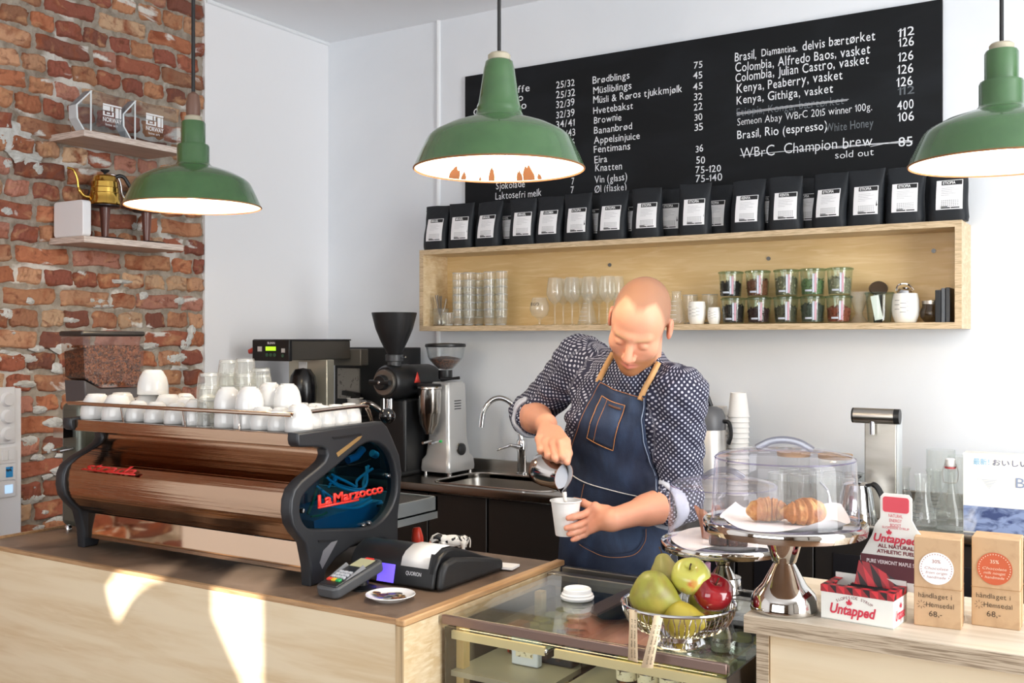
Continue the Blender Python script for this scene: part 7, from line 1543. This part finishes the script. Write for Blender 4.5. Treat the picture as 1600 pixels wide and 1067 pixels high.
def strap(pts):
    P_ = []
    for px, py in pts:
        r = np.array(ray(px, py)); o = cam0+r*2.2; d = r/np.linalg.norm(r); t = 0
        for _ in range(120):
            v = float(min(shirt_f((o+d*t)[None], True)[0], torso((o+d*t)[None])[0]))-.006
            if v < .0006: break
            t += max(v*.6, .0006)
            if t > 1.2: break
        P_.append(Vector(o+d*t))
    m = MB(); q = smooth_path(P_, 6); vs = []
    for i, p in enumerate(q):
        tg = (q[min(i+1, len(q)-1)]-q[max(i-1, 0)]).normalized(); w = tg.cross(Vector(-right[1:2].tolist()[0:1]+[0, 0]) if False else Vector(tocam)).normalized()*.0075; vs += [p-w, p+w]
    m.add(vs, [(2*i, 2*i+1, 2*i+3, 2*i+2) for i in range(len(q)-1)]); m.build('apron_strap', mat('tan_leather_strap', 'c99b66', .6), pe, solid=.003)
strap([(934, 597), (941, 583), (950, 566), (958, 552)]); strap([(1000, 625), (1008, 606), (1018, 588), (1029, 566)])
# ---- paper cup, pitcher, milk
o = paper_cup('paper_cup', .026, .039, CUPH).build('paper_cup', PAPER, None); o.location = Vector(cupc); tag(o, 'white paper cup held in the left hand of the barista', 'cup')
m = MB(); m.lathe([(0, .070), (.0352, .070)], tuple(cupc), 28); MILK = mat('milk', 'f3ece2', .3); o = m.build('milk', MILK, None)
lip = Vector(mouth-pup*.046+pax*.008)
m = MB(); tgt = Vector(cupc)+Vector((0, 0, .071)); tgt += (Vector(lip)-tgt)*Vector((.35, .35, 0)); m.tube(smooth_path([lip+Vector(pup)*.006, lip+Vector((0, 0, -.012))+Vector(pax)*.004, (lip+tgt)/2+Vector(pax)*.003, tgt], 6), [.006]*4+[.005]*6+[.0042]*9, 10); m.build('pouring_stream', MILK, o); tag(o, 'steamed milk pouring from the steel pitcher into the paper cup', 'milk')
t = thing('milk_pitcher', 'small steel milk pitcher tilted over the paper cup in the right hand', 'pitcher', tuple(mouth), world=False)
RP = Matrix((Vector(psd), Vector(pup), Vector(pax))).transposed(); N = 40; vs = []
prof = [(0, -PL), (.036, -PL), (.041, -PL+.004), (.043, -PL+.03), (.041, -.045), (.036, -.018), (.0345, -.008), (.0355, 0)]
prof = prof+[(r_-.0014, z) for r_, z in prof[::-1][:-1]]+[(0, -PL+.002)]
for r_, z in prof:
    for i in range(N):
        g_ = 2*pi*i/N; sp = max(0, math.cos(g_+pi/2))**14*max(0, min(1, (z+.035)/.035)); R_ = r_+sp*.012; vs.append(RP@Vector((R_*math.cos(g_), R_*math.sin(g_), z+sp*.007)))
m = MB(); m.add(vs, [(j*N+i, j*N+(i+1) % N, (j+1)*N+(i+1) % N, (j+1)*N+i) for j in range(len(prof)-1) for i in range(N)]); m.build('body', mat('pitcher_steel', 'cfcac6', .12, 1), t, ang=50)
m = MB(); m.tube([RP@Vector(p) for p in smooth_path([(0, .034, -.012), (0, .052, -.010), (0, .062, -.022), (0, .064, -.045), (0, .058, -.066), (0, .042, -.074)], 6)], .0042, 8); m.build('handle', _M['pitcher_steel'], t)
m = MB(); vs = [RP@Vector((.034*math.cos(2*pi*i/24), .034*math.sin(2*pi*i/24)-.001, -.016-.010*math.sin(2*pi*i/24))) for i in range(24)]; m.add(vs, [tuple(range(24))]); m.build('milk_surface', mat('foamed_milk', 'b9bec6', .4), t)
